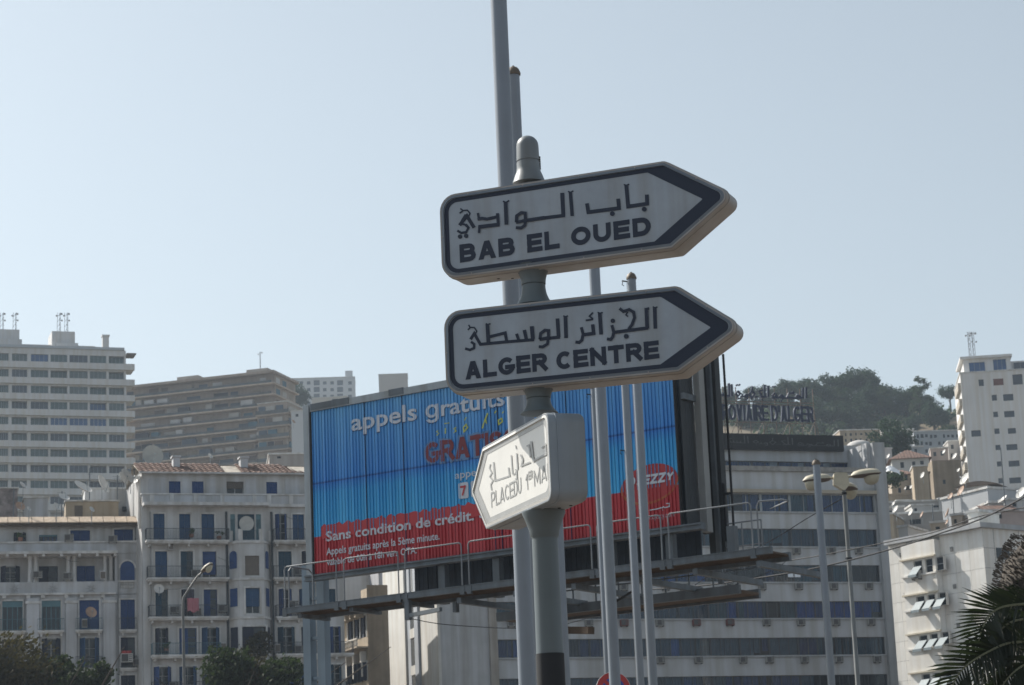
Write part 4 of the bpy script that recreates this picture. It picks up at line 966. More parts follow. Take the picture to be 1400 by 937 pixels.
MB().box(U(366), ur, -.3, -.003, zpar0 - .15, zpar0 + .1).build('cornice', trim, E); MB().box(U(366), ur, .225, .8, zpar0, zpar1 - .3).build('terrace', roofg, E)
# storeys
fl = [(740.5, 703), (791.5, 754), (844.5, 806), (896, 858.5), (948, 911), (1000, 963), (1052, 1015), (1104, 1067), (1156, 1119)]
colsL = [[(209.7, 225), (244.9, 260.3), (275.4, 293)], [(212, 228.6), (247, 264), (277, 296)], [(212.5, 229.6), (248, 264), (278.5, 297)], [(212, 230), (245, 269), (275.7, 300)], [(210, 234), (245, 269), (276, 301)]]
colsR = [[(376, 392), (400, 416)], [(380.6, 398.8), (412.5, 427)], [(381, 399), (409, 424), (450, 459)], [(379.6, 403), (412, 427), (449.7, 466)], [(380, 403), (412, 427), (450, 467)]]
hs_, sp_ = [], []
kk = [['shut', 'shut', 'shut'], ['shut', 'half', 'roller'], ['half', 'open', 'half'], ['open', 'half', 'open'], ['open', 'open', 'glazed']]
for i, (yb, yt) in enumerate(fl):
    ii = min(i, 4); CL = colsL[ii]; CRr = colsR[ii]
    for j, (a, b_) in enumerate(CL): h = (U(a, yb - 20) if i < 5 else U(a, 925), U(b_, yb - 20) if i < 5 else U(b_, 925), Z(yb) + .02, Z(yt)); hs_.append(h); sp_.append((h, kk[ii][j], blues[1] if i == 0 else (blues[0] if (i == 1 and j == 2) else blues[(i + j) % 4])))
    for j, (a, b_) in enumerate(CRr): h = (U(a, yb - 20) if i < 5 else U(a, 925), U(b_, yb - 20) if i < 5 else U(b_, 925), Z(yb) + .02 + (Z(yt) - Z(yb)) * (.45 if (j == 2 and i == 2) else 0), Z(yt)); hs_.append(h); sp_.append((h, ('open', 'shut', 'open')[(i + j) % 3], blues[(i * 2 + j) % 4]))
ub0, ub1 = U(314, 770), U(370, 770)
wall('facade_wall', E, ul, ub0, 0, zpar0 - .15, [h for h in hs_ if h[1] < ub0], .3, 0, plast)
wall('facade_wall', E, ub1, ur, 0, zpar0 - .15, [h for h in hs_ if h[0] > ub1], .3, 0, plast)
for h, k, m_ in sp_: win(E, *h, k, 0, m_, sur=(k != 'roller'))
for i, (yb, yt) in enumerate(fl[:7]):
    z = Z(yb)
    if i in (0, 1, 2): balcony(E, U(198 + i * 2, yb), U(311, yb), z, .95)
    elif i == 3: balcony(E, U(206, yb), U(300, yb), z, .95, tealiron)
    else: balcony(E, U(206, 940), U(300, 940), z, .6)
    if i < 2: balcony(E, U(372, yb), U(436, yb), z, .95)
    elif i == 2: balcony(E, U(376, yb), U(430, yb), z, .6)
    else: balcony(E, U(375, yb if i < 5 else 940), ur + .6 if i == 3 else ur, z, .7)
# pipes and recess either side of the bay
for a in (310.5, 372.5): MB().tube([(U(a, 800), -.12, 0), (U(a, 800), -.12, Z(700))], .09, 8).build('drain_pipe', iron, E)
# the projecting bay
bw = -1.1
def B(x, y=770): return FE.U(x, y, bw)
bu = [B(314), B(327.5), B(361), B(372)]
zbt = Z(741)
bay_rows = [(787, 752.5), (839, 804), (893, 857), (945, 909), (997, 961), (1049, 1013)]
bh = []; 
for i, (yb, yt) in enumerate(bay_rows):
    zz0, zz1 = FE.Z(343, yb, bw), FE.Z(343, yt, bw)
    if i < 2: bh += [(B(335), B(354.5), zz0, zz1 - (.45 if i == 0 else 0))]
    else: bh += [(B(329.5), B(362), zz0, zz1)]
wall('bay_wall', E, bu[1], bu[2], 0, zbt, bh, .3, bw, plast)
for i, h in enumerate(bh):
    if i == 0: arch(None, E, h[0], h[1], h[2], h[3] + .45 + .1, brownb, bw + .1)
    else: win(E, *h, 'roller' if i == 1 else 'half', bw, blues[1] if i == 1 else blues[3])
b = MB(); b.box(h[0], h[1], bw + .05, bw + .09, 0, .01) if False else None
# canted sides of the bay
for (ua, ub_, sgn) in ((bu[0], bu[1], -1), (bu[2], bu[3], 1)):
    b = MB(); ya, yb2 = (0.0, bw) if sgn < 0 else (bw, 0.0)
    b.face([(ua, ya, 0), (ub_, yb2, 0), (ub_, yb2, zbt), (ua, ya, zbt)]); b.build('bay_wall', plast, E)
    d_ = Vector((ub_ - ua, yb2 - ya, 0)); L = d_.length; d_.normalize(); n_ = Vector((d_.y, -d_.x, 0))
    for i, (yb, yt) in enumerate(bay_rows):
        zz0, zz1 = FE.Z(320, yb, bw / 2) + (.55 if i < 2 else 0), FE.Z(320, yt + 1, bw / 2)
        p0 = Vector((ua, ya, 0)) + d_ * L * .2 + n_ * .03; p1 = Vector((ua, ya, 0)) + d_ * L * .8 + n_ * .03
        b = MB(); top = [(p0 + (p1 - p0) * (.5 - .5 * math.cos(t)) + Vector((0, 0, zz1 - .3 + .3 * math.sin(t) if i == 0 else zz1))) for t in [math.pi * q / 6 for q in range(7)]]
        b.face([(p0.x, p0.y, zz0), (p1.x, p1.y, zz0)] + [tuple(t) for t in reversed(top)]); b.build('window', blues[0] if i < 2 else blues[3], E)
for zz in (zbt - .25, FE.Z(343, 793, bw), FE.Z(343, 846, bw), FE.Z(343, 896, bw)):
    b = MB(); e = .1; b.prism([(bu[0] - e, zz)] + [(bu[3] + e, zz)] + [(bu[3] + e, zz + .18), (bu[0] - e, zz + .18)], bw * .5, bw * .5 + .01) if False else None
    P = [(bu[0] - e, 0), (bu[1] - e * .4, bw - e), (bu[2] + e * .4, bw - e), (bu[3] + e, 0)]
    for k_ in (0, 1): b.face([(x, y, zz + .18 * k_) for x, y in (P if k_ else P[::-1])])
    for (x0_, y0_), (x1_, y1_) in zip(P, P[1:]): b.face([(x0_, y0_, zz), (x1_, y1_, zz), (x1_, y1_, zz + .18), (x0_, y0_, zz + .18)])
    b.build('bay_moulding', trim, E)
# bay-top terrace with posts, railing, plants, screened loggia behind
for a, yy in ((315, -.1), (328.5, bw), (357, bw), (369.5, -.1)): MB().box(FE.U(a, 735, yy) - .14, FE.U(a, 735, yy) + .2, yy, yy + .3, zbt, Z(726)).build('terrace_pier', trim, E)
r = inst('railing', railing_mesh(bu[2] - bu[1] - .5, .8, tealiron), E, (bu[1] + .3, bw + .1, zbt)); r['kind'] = 'stuff'
lo_h = [(U(a, 720), U(b_, 720), Z(740), Z(703)) for a, b_ in ((315, 321.5), (325, 348), (350, 357))]
wall('loggia_wall', E, ub0, ub1, zbt - .2, zpar0 - .15, lo_h, .3, 0, plast)
for i, h in enumerate(lo_h): win(E, *h, 'shut' if i == 1 else 'glazed', 0, blues[2] if i == 1 else teal, sur=False)
# body and roof
MB().box(ul, ur, .5, 13, 0, zpar0).build('rear_wall', plast, E); MB().box(ul, ur, 1.3, 13, zpar0 + .001, ztop).build('rear_wall', plast, E)
ra, rb_ = ul - .2, U(440, 645); yr = 4.2; zrf = FE.Z(300, 634, yr); NR = 34
eave = ztop + .0
for i in range(NR):
    x0_ = ra + (rb_ - ra) * i / NR; x1_ = ra + (rb_ - ra) * (i + 1) / NR; b = MB()
    if 16 <= i <= 18: continue
    ye, zt_ = .35, eave
    drop = max(0, (i - 27) * .14)
    for q in range(6):
        t0, t1 = q / 6, (q + 1) / 6; z0_ = zt_ + (zrf - drop - zt_) * t0 + .05 + rw.uniform(0, .03); z1_ = zt_ + (zrf - drop - zt_) * t1
        xm = (x0_ + x1_) / 2; b.face([(x0_, ye + (yr - ye) * t0, z0_ - .03), (xm, ye + (yr - ye) * t0, z0_ + .02), (xm, ye + (yr - ye) * t1, z1_ + .015), (x0_, ye + (yr - ye) * t1, z1_ - .03)])
        b.face([(xm, ye + (yr - ye) * t0, z0_ + .02), (x1_, ye + (yr - ye) * t0, z0_ - .03), (x1_, ye + (yr - ye) * t1, z1_ - .03), (xm, ye + (yr - ye) * t1, z1_ + .015)])
        b.face([(x0_, ye + (yr - ye) * t0, z0_ - .1), (x1_, ye + (yr - ye) * t0, z0_ - .1), (x1_, ye + (yr - ye) * t0, z0_ - .03), (xm, ye + (yr - ye) * t0, z0_ + .02), (x0_, ye + (yr - ye) * t0, z0_ - .03)])
    b.build('tile_course', tile, E)
b = MB(); b.face([(ra, .4, eave - .02), (rb_, .4, eave - .02), (rb_, yr, zrf - .2), (ra, yr, zrf - .2)]); b.face([(ra, 9, eave), (rb_, 9, eave), (rb_, yr, zrf - .15), (ra, yr, zrf - .15)]); b.build('roof_deck', C('mortar_patch', (.52, .47, .4), .9, 0, .25, 1.5), E)
MB().box(ra, rb_ + .2, .25, .5, eave - .12, eave).build('eave', trim, E)
for a, b_ in ((237, 246), (329, 339)):
    x0_, x1_ = FE.U(a, 636, 2.4), FE.U(b_, 636, 2.4); b = MB(); b.box(x0_, x1_, 2.4, 3.3, eave, FE.Z(290, 626, 2.4)); b.box(x0_ - .1, x1_ + .1, 2.3, 3.4, FE.Z(290, 626, 2.4) + .002, FE.Z(290, 626, 2.4) + .15); b.build('chimney', plast2, E)
# laundry and small things on the balconies
lm = [C('cloth_pink', (.42, .16, .19), .9, 0, .1), C('cloth_red', (.45, .05, .05), .9, 0, .1), C('cloth_dark', (.05, .05, .07), .9, 0, .1), C('cloth_white', (.6, .6, .6), .9, 0, .1)]
def cloth(px, py, F_, w, Wd, Hh, m_, label):
    u, z = F_.uv(px, py, w); b = MB(); n = 8
    for i in range(n):
        x0_ = u + Wd * i / n; x1_ = u + Wd * (i + 1) / n; y0_ = w + .05 * math.sin(i * 1.7); y1_ = w + .05 * math.sin((i + 1) * 1.7)
        e = .1 * math.sin(i * 1.1); e1 = .1 * math.sin((i + 1) * 1.1); b.face([(x0_, y0_, z - Hh + e), (x1_, y1_, z - Hh + e1), (x1_, y1_, z), (x0_, y0_, z)])
        b.face([(x0_, y0_ + .012, z - Hh + e), (x0_, y0_ + .012, z), (x1_, y1_ + .012, z), (x1_, y1_ + .012, z - Hh + e1)])
    o = b.build('laundry', m_); o.location = F_.o; o.rotation_euler = (0, 0, F_.yaw); tag(o, label, 'laundry'); return o
cloth(256, 818, FE, -.97, .95, 1.1, lm[0], 'pink cloth hung over an iron balcony rail behind the left street lamp')
cloth(253, 806, FE, -.6, .75, .8, lm[2], 'dark cloth hung above the pink one on the balcony behind the left street lamp')
cloth(165.5, 890, FA, -.38, .85, .55, lm[1], 'red cloth on the narrow balcony above a wall-mounted air conditioner')
def ac(par, u, z, y, w=.85, h=.6, d=.35, m_=None, nm='air_conditioner'):
    k = ('ac', w, h, m_.name if m_ else '')
    if k not in meshcache:
        b = MB(); b.box(0, w, 0, d, 0, h); b.box(.04, w * .62, -.02, -.002, .05, h - .05, 1); b.lathe([(h * .36, -.0), (h * .36, .01)], 12, 1)if False else None
        for q in range(4): b.box(w * .66, w * .95, -.015, -.002, .08 + q * h * .22, .1 + q * h * .22 + .05, 1)
        b.box(.05, .1, .0, d, -.08, -.002, 1); b.box(w - .1, w - .05, .0, d, -.08, -.002, 1)
        meshcache[k] = b.mesh(nm, [m_ or C('ac_grey', (.34, .34, .32), .6, 0, .15, 2), C('ac_dark', (.07, .07, .07), .7, 0, .1)])
    return inst(nm, meshcache[k], par, (u, y - d, z))
ac(A, U(0) * 0 + FA.U(165, 898, -.4), FA.Z(165, 906, -.4), -.36, .95, .7, .35, C('ac_white', (.6, .6, .58), .5, 0, .1, 2))
ac(E, FE.U(396, 831, -.6), FE.Z(396, 831, -.6), -.1, .8, .6)
rc = random.Random(77)
for F_, par, lst in ((FE, E, [(230, 752), (262, 788), (233, 838), (268, 842), (299, 836), (228, 890), (302, 890), (232, 942), (262, 735), (300, 738), (402, 786), (404, 840), (441, 842), (376, 892), (442, 893), (404, 892)]), (FA, A, [(45, 790), (86, 792), (137, 792), (28, 740), (88, 739), (148, 741), (112, 858), (62, 912), (140, 912), (182, 910)])):
    for x_, y_ in lst:
        u_, z_ = F_.uv(x_, y_, -.5); k_ = rc.random()
        if k_ < .35: ac(par, u_, z_, -.12, .75, .55, .3)
        elif k_ < .7:
            b = MB(); b.lathe([(.1, 0), (.17, .02), (.2, .3), (.18, .3)], 8, c=(u_, -.45, z_)); b.build('flower_pot', C('terracotta', (.25, .12, .08), .8, 0, .1), par); inst('plant', crown_mesh([(0, 0, 0, .33)], 90, .09, rc.randint(1, 99), g5), par, (u_, -.45, z_ + .5))
        else:
            b = MB(); b.box(u_, u_ + .45, -.5, -.2, z_, z_ + .7); b.box(u_ + .03, u_ + .42, -.51, -.501, z_ + .05, z_ + .6, 1); b.build('balcony_box', [C('box_white', (.5, .5, .5), .7, 0, .1), brownb], par)
for F_, par, xx, y0_, y1_ in ((FE, E, 206, 700, 900), (FE, E, 430, 700, 900), (FA, A, 161.5, 760, 937), (FA, A, 33, 820, 937)):
    u_, _ = F_.uv(xx, 800); MB().tube([(u_, -.07, 0), (u_, -.07, F_.Z(xx, y0_))], .05, 6).build('downpipe', C('pipe_grey', (.28, .29, .29), .7, 0, .1), par)
for (F_, par, x0_, y0_, x1_, y1_) in ((FE, E, 298, 762, 331, 772), (FE, E, 228, 806, 262, 800), (FE, E, 381, 701, 412, 712), (FA, A, 84, 762, 108, 768)):
    a_, b_ = F_.uv(x0_, y0_, -.6), F_.uv(x1_, y1_, -.6); MB().tube([(a_[0], -.6, a_[1]), ((a_[0] + b_[0]) / 2, -.62, (a_[1] + b_[1]) / 2 - .15), (b_[0], -.6, b_[1])], .018, 4).build('wire', iron, par)
# far street facade between the houses and the office building (receding)
FG = Fr(503, 870, 214, -66); G = FG.root('apartment_building', 'beige house end with a heavy cornice, balustraded balcony and blank brown wall below the billboard', 'house')
U = lambda x, y=870, w=0: FG.U(x, y, w); Z = lambda y, x=503, w=0: FG.Z(x, y, w)
u_l, u_r = FG.U(470, 850), 0.0
zt_ = Z(833)
gh = []
for k_ in range(3):
    a = u_l + 1.0 + k_ * (abs(u_l) - 1.2) / 3
    gh += [(a, a + 1.5, Z(870), Z(840)), (a, a + 1.5, Z(930), Z(905)), (a, a + 1.5, Z(985), Z(960))]
wall('facade_wall', G, u_l - 12, u_r, 0, zt_, gh, .3, 0, beige)
for h in gh: win(G, *h, 'half' if h[2] > Z(900) else 'open', 0, blues[3], sur=True)
MB().box(u_l - 12, .3, -1.0, -.003, zt_ - .1, zt_ + .55).build('cornice', C('pale_stone', (.6, .56, .5), .8, 0, .1, .8), G)
for q in range(10): MB().box(-1.2 - q * 1.3, -.9 - q * 1.3, -.8, -.003, zt_ - .6, zt_ - .103).build('corbel', beige, G)
MB().box(u_l - 12, .1, -1.1, -.003, Z(886), Z(884)).build('balcony', beige, G)
b = MB()
for q in range(34): b.lathe([(.07, Z(884)), (.11, Z(881)), (.06, Z(878)), (.1, Z(874.5))], 6, c=(-.2 - q * .42, -1.0, 0))
b.box(u_l - 12, .1, -1.1, -.9, Z(874.4), Z(872.5)); b.build('balustrade', C('pale_stone', None) if False else MT['pale_stone'], G, kind='stuff')
for q in range(7): MB().box(-.9 - q * 1.9, -.55 - q * 1.9, -.5, -.003, Z(925), Z(890)).build('engaged_column', MT['pale_stone'], G)
# blank end wall
b = MB(); b.box(0.003, 9, 0, 12, 0, zt_ + .3) if False else None
FG2 = Fr(503, 870, 214, 18); zz = FG2.Z(520, 800); L = FG2.U(531, 870)
c_, s_ = math.cos(R(18 + 66)), math.sin(R(18 + 66))
b = MB(); b.v = []; Lw = 1.9
b.face([(0.004, 0.0, 0), (c_ * Lw, s_ * Lw, 0), (c_ * Lw, s_ * Lw, zz), (0.004, 0, zz)]); b.build('end_wall', tanr, G)
b = MB(); b.box(u_l - 12, -.02, .4, 1.9, 0, zt_); b.build('rear_wall', beige, G)
b = MB(); b.box(u_l * .6, -.02, .8, 1.9, zt_, zz); b.build('upper_storey', beige, G)
# ---------------------------------------------------------------- office building
FO = Fr(1205, 798, 225, 18.5); O = FO.root('office_building', 'long pale office building with ribbon windows, curtains and dark lettering on its roof', 'office building')
U = lambda x, y=798, w=0: FO.U(x, y, w); Z = lambda y, x=1190, w=0: FO.Z(x, y, w)
conc = C('office_panel', (0.50, 0.52, 0.54), 0.8, 0, 0.08, 0.25, streak=0.2); pil = C('office_pier', (0.40, 0.42, 0.44), 0.8, 0, 0.08, 0.3, streak=.2)
soff = C('soffit_beige', (.42, .37, .29), .85, 0, .1, .5)
oul, our = U(679, 860), 0.0
bands = [(701, 677), (748, 724), (796, 773), (845, 822), (895, 871), (945, 922)] + [(994 + 49 * i, 971 + 49 * i) for i in range(5)]
H_ = [(oul, our - .05, Z(b_), Z(t_)) for b_, t_ in bands]
ztp = Z(647)
wall('facade_wall', O, oul, our, 0, ztp, H_, .35, 0, conc)
MB().box(U(602, 860), oul, 0, .3, 0, Z(626)).build('blank_panel', C('blank_panel', (.50, .51, .52), .8, 0, .1, .3, streak=.3), O)
MB().box(oul - .75, oul - .05, -.35, -.003, 0, Z(600)).build('pilaster', C('pier_beige', (.40, .37, .33), .85, 0, .1, .5, streak=.3), O)
MB().box(our, our + 1.15, -.45, 1, 0, Z(606)).build('pilaster', pil, O)
MB().box(oul, our, .9, 1.1, 0, ztp - .1).build('dark_backing', room, O)  # backing sheet painted dark in place of the shade inside the rooms
# curtains and glazing, bay by bay
cc = [C('curtain_%s' % k, tuple(q * .72 for q in c), .9, 0, .12, 1.2) for k, c in (('blue', (.05, .20, .60)), ('slate', (.07, .14, .20)), ('teal', (.10, .22, .25)), ('navy', (.02, .07, .24)), ('grey', (.20, .28, .31)), ('dull_blue', (.05, .15, .36)), ('shadow', (.02, .03, .045)), ('brown', (.10, .08, .07)))]
def curtain_mesh(w, h, m):
    k = ('cu', q5(w), q5(h), m.name)
    if k not in meshcache:
        b = MB(); n = max(4, int(w / .16)); n += n % 2
        for i in range(n): b.face([(w * i / n, .05 * (i % 2), 0), (w * (i + 1) / n, .05 * ((i + 1) % 2), 0), (w * (i + 1) / n, .05 * ((i + 1) % 2), h), (w * i / n, .05 * (i % 2), h)])
        meshcache[k] = b.mesh('curtain', m)
    return meshcache[k]
mull = C('mullion', (.30, .33, .35), .5, .2, .1, 1); mulld = C('mullion_dark', (.06, .075, .09), .5, .2, .1, 1)
nb = 13; bw_ = (our - .05 - oul) / nb; ro = random.Random(5)
pref = {0: [5, 1, 5, 5], 1: [2, 4, 2, 1], 2: [0, 0, 7, 2], 3: [2, 1, 2, 0], 4: [3, 1, 4, 4], 5: [1, 1, 5, 4]}
for bi, h in enumerate(H_[:6]):
    pc = pref[bi]
    for j in range(nb):
        x0_ = oul + j * bw_; zz0, zz1 = h[2], h[3]; hh = zz1 - zz0; w_ = bw_ - .04
        o = inst('window', frame_mesh(w_, hh, 3 if bi > 0 else 2, 1, mull if bi == 0 else mulld, glass), O, (x0_ + .02, .18, zz0))
        x = .06
        while x < w_ - .3:
            cw = min(ro.choice((.6, .9, 1.3, 1.8)), w_ - .06 - x); c = cc[pc[min(3, int(j * 4 / nb))]] if ro.random() < .62 else ro.choice(cc)
            hh2 = hh - .06 if ro.random() < .85 else hh * ro.uniform(.6, .9)
            if ro.random() < .93: inst('curtain', curtain_mesh(cw, hh2, c), o, (x, .22, hh - .03 - hh2))
            x += cw + ro.choice((0, 0, .05, .2))
    if bi == 0:
        for j in range(nb + 1): MB().box(oul + j * bw_ - .12, oul + j * bw_ + .12, .1, .17, h[2], h[3]).build('mullion', mull, O)
for bi, h in enumerate(H_[6:]):
    for j in range(nb): inst('window', frame_mesh(bw_ - .04, h[3] - h[2], 3, 1, mulld, glz), O, (oul + j * bw_ + .02, .18, h[2]))
for bi, h in enumerate(H_): MB().box(oul, our, -.16, -.003, h[2] - .14, h[2] - .0).build('sill', pil, O)
MB().box(oul, our, -.5, -.003, H_[0][3] + .02, H_[0][3] + .34).build('soffit', soff, O)
for k_, xs2 in {752.5: (944, 994, 1043, 1088, 1136, 1173), 801: (909, 934, 996, 1041, 1091, 1139, 1187, 700, 852), 850: (698, 804, 852, 901, 951, 997, 1047, 1094, 1142, 1190), 901: (902, 954, 1015, 1051, 1099, 1146, 1198), 950: (905, 956, 1010, 1052, 1100, 1145)}.items():
    for x_ in xs2:
        mm_ = C('ac_rust', (.18, .05, .04), .8, 0, .1, 2) if (k_ == 850 and x_ in (951, 997, 852)) else None
        yy_ = k_ + (x_ - 1190) * -0.0035; zt_ = FO.Z(x_, yy_ - 4.5); ac(O, FO.U(x_ - 5, yy_), zt_ - .62, -.003, .72, .56, .4, mm_)
w1 = (FO.U(1078, 778), FO.U(1095, 778)); MB().box(w1[0], w1[1], .19, .24, Z(789), Z(777)).build('white_window', C('white_pane', (.75, .8, .85), .4, 0, 0), O)
# set-back top floor and terrace parapet
MB().box(oul, our, -.3, .25, ztp + .003, ztp + .45).build('terrace_coping', C('rough_stone', (.33, .32, .30), .9, 0, .2, 2), O); MB().box(oul - 7, our, .26, 12, ztp - .4, ztp + .05).build('terrace', roofg, O)
SB = 4.3; zA0, zA1 = FO.Z(1150, 647, SB) - .6, FO.Z(1150, 609, SB)
uA1 = FO.U(1178, 640, SB); uA0 = oul
hb = (uA0 + .1, FO.U(1173, 640, SB), zA0 + .1, FO.Z(1150, 632.5, SB))
wall('setback_wall', O, uA0, uA1, zA0, zA1, [hb], .3, SB, conc)
MB().box(uA0, uA1, SB + .8, SB + 7, zA0, zA1 - .02).build('setback_core', conc, O)
nb2 = 14; b2_w = (hb[1] - hb[0]) / nb2
for j in range(nb2):
    o = inst('window', frame_mesh(b2_w - .05, hb[3] - hb[2], 2, 1, mulld, glass), O, (hb[0] + j * b2_w, SB + .18, hb[2])); inst('curtain', curtain_mesh(b2_w * ro.uniform(.6, .95), hb[3] - hb[2] - .08, cc[ro.choice((0, 3, 5))]), o, (.08, .2, .04))
MB().box(0.0 - .35, our + 1.0, 0.3, SB + 7, ztp + .46, Z(605)).build('wing_wall', conc, O)
# sunlit end wall (left)
ue = U(602, 860); zE = Z(600)
dd = lambda px: (lambda fr: fr)(0)
FOe = Fr(602, 860, 1, 0); ec = FO.o + FO.u * ue
class FX(Fr):
    def __init__(s, o, yaw): s.o = o.copy(); s.yaw = R(yaw); s.u = Vector((math.cos(s.yaw), math.sin(s.yaw), 0)); s.n = Vector((-math.sin(s.yaw), math.cos(s.yaw), 0))
FE2 = FX(ec, 18.5 - 90)
def ed(px): return -FE2.U(px, 870)                    # depth back along the end wall
white_e = C('end_wall_white', (.62, .62, .60), .8, 0, .08, .4, streak=.15)
d1, d2, d3, d4, d5 = ed(578), ed(573), ed(563), ed(558), ed(529.5)
print('end wall', d1, d2, d3, d5)
MB().box(ue - .003, ue - .25, 0, d1, 0, zE).build('end_wall', white_e, O); MB().box(ue - .003, ue - .45, d1, d2, 0, zE).build('end_pier', C('pier_blue_grey', (.36, .39, .43), .8, 0, .1, .5), O)
MB().box(ue - .003, ue - .3, d4, d5, 0, zE + 2).build('end_wall', white_e, O); MB().box(ue - .003, ue - .12, d3, d4, 0, zE).build('end_pier', C('pier_blue_grey') if False else MT['pier_blue_grey'], O)
for i in range(14):
    z = Z(806) - i * 3.3; b = MB(); b.box(ue - .05, ue - .1, d2 + .1, d3 - .1, z - 2.4, z); b.build('stair_window', glz, O); MB().box(ue - .003, ue - .2, d2, d3, z + .02, z + .85).build('spandrel', white_e, O)
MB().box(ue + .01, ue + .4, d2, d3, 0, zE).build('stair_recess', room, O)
MB().box(ue, our, 1.2, d5, 0, zE - 1 if False else ztp - .42).build('rear_wall', conc, O)
MB().box(ue, oul, .31, d5, 0, Z(627)).build('rear_wall', conc, O)
# roof sign band
zs0, zs1 = FO.Z(1153, 617.5, 3.9), FO.Z(1153, 596, 3.9); us0, us1 = FO.U(800, 600, 3.9), FO.U(1153, 606, 3.9)
bsg = C('sign_band_black', (.009, .011, .014), .8, 0, .15, .6)
npan = 9
for i in range(npan): MB().box(us0 + (us1 - us0) * i / npan + .02, us0 + (us1 - us0) * (i + 1) / npan - .02, 3.8, 4.1, zs0, zs1).build('sign_panel', bsg, O)
mb = MB(); AR = [([(1112, 228), (1112, 350)], 20), ([(1078, 235), (1075, 345), (1000, 345)], 20), ([(1025, 310), (1045, 330), (1025, 352), (1005, 332), (1025, 310)], 16), ([(1000, 345), (880, 345), (870, 318)], 18), ([(985, 300), (930, 292), (905, 345)], 15), ([(965, 275), (985, 300)], 14),
      ([(845, 310), (862, 325), (845, 342), (830, 325), (845, 310)], 14), ([(862, 330), (858, 365), (835, 375)], 14), ([(830, 345), (770, 345)], 16), ([(800, 345), (800, 315)], 14), ([(775, 290), (792, 312), (772, 335), (755, 312), (775, 290)], 15), ([(772, 335), (760, 345), (745, 330)], 12),
      ([(755, 225)], 18), ([(778, 222)], 18), ([(765, 365)], 16), ([(790, 368)], 16), ([(845, 385)], 14),
      ([(705, 215), (706, 335)], 20), ([(668, 205), (668, 335), (620, 335)], 20), ([(690, 335), (640, 330), (610, 275), (650, 262)], 16), ([(640, 362)], 18), ([(600, 335), (560, 335)], 14),
      ([(535, 270), (560, 300), (530, 345), (505, 300), (535, 270)], 18), ([(530, 270), (535, 220)], 16), ([(470, 305), (488, 320), (470, 338), (455, 320), (470, 305)], 14), ([(488, 325), (484, 355), (460, 365)], 14), ([(455, 330), (410, 330)], 14), ([(430, 330), (430, 300)], 14), ([(385, 270), (408, 300), (385, 325), (360, 300), (385, 270)], 16), ([(372, 208)], 20), ([(398, 206)], 20), ([(390, 352)], 20), ([(410, 350)], 18),
      ([(315, 200), (318, 330)], 20), ([(285, 190), (288, 325), (150, 310)], 20), ([(250, 320), (250, 285)], 14), ([(220, 315), (220, 285)], 14), ([(190, 312), (190, 282)], 14), ([(150, 310), (135, 280), (160, 250), (175, 240)], 15), ([(90, 235), (92, 305), (0, 300)], 18), ([(45, 302), (42, 270)], 14), ([(10, 240), (12, 300)], 18)]
fro = lambda a, b: FO.uv(960 + a / 7.806, 500 + b / 7.806, 4.9)
dkl = C('roof_letter', (.012, .022, .055), .5, .1, 0)
strokes(mb, AR, fro, 4.9, 0, .002, .22); mb.build('arabic_lettering', dkl, O)
ubx = us1 - .5; s_x = (us1 - FO.U(978, 606, 3.8)) / (1130 - 0)
mb = MB(); strokes(mb, [(l_, w_ * .35) for l_, w_ in AR], lambda a, b: (us1 - .5 - (1120 - a) * s_x, zs1 - .25 - (b - 200) / 190 * (zs1 - zs0 - .5)), 3.795, 0, .001); mb.build('faint_lettering', C('faint_letter', (.10, .11, .11), .5, 0, .2, 3), O)
zl0, zl1 = FO.Z(1050, 576, 4.9), FO.Z(1050, 554, 4.9)
block(MB(), "FERROVIAIRE D'ALGER", FO.U(961, 565, 4.9), FO.U(1112, 565, 4.9), zl0, zl1, 4.9, stroke=.19, gap=.2, depth=.25, split=lambda t: t.build('roof_letter', dkl, O))
b = MB(); ulo, uhi = FO.U(955, 580, 5.2), FO.U(1114, 580, 5.2)
for z in (zl0 - .1, zl1 + .1, FO.Z(1050, 549, 4.9)): b.bar((ulo, 5.2, z), (uhi, 5.2, z), .07)
n = 9
for i in range(n + 1):
    x = ulo + (uhi - ulo) * i / n; b.bar((x, 5.2, zA1), (x, 5.2, FO.Z(1050, 530, 4.9)), .07); b.bar((x, 5.2, zl0 + 1), (x + (1.5 if i % 2 else -1.5), 7.2, zA1), .05)
    if i < n and i % 2 == 0: b.bar((x, 5.25, zA1), (x + (uhi - ulo) / n, 5.25, zl0), .05)
b.build('sign_frame', C('frame_brown', (.16, .13, .11), .7, .2, .1), O)
# rounded roof room and pale block behind the office roof
p = at(1174, 602, 300); o = thing('house', 'pale domed hut just right of the black sign band', 'hut', (p.x, p.y, 0))
MB().lathe([(1.5, 0), (1.5, p.z - .9), (1.62, p.z - .85), (1.55, p.z - .6), (1.2, p.z - .3), (.6, p.z - .1), (.05, p.z - .05)], 24).build('wall', C('hut_white', (.55, .54, .52), .85, 0, .1, .5), o, True)

# ---------------------------------------------------------------- white building on the right with tilted shutters
FRb = Fr(1345, 745, 195, -53); RB = FRb.root('apartment_building', 'white slab-clad building on the right with rows of three small windows and propped awnings', 'apartment block')
U = lambda x, y=800, w=0: FRb.U(x, y, w); Z = lambda y, x=1345, w=0: FRb.Z(x, y, w)
rul = U(1218, 790); rtop = Z(714.5); wc = C('cladding_white', (.80, .79, .755), .75, 0, .07, .5, streak=.12); wj = C('cladding_joint', (.30, .30, .30), .9, 0, .1)
MB().box(rul, 0, 0, 16, 0, rtop - .4).build('wall_core', wj, RB); MB().box(rul, .3, -.55, 16.3, rtop - .4, rtop).build('roof_slab', C('slab_grey', (.45, .47, .49), .8, 0, .1, .4, streak=.2), RB)
b0x, b1x = U(1245, 820), U(1291.5, 820)
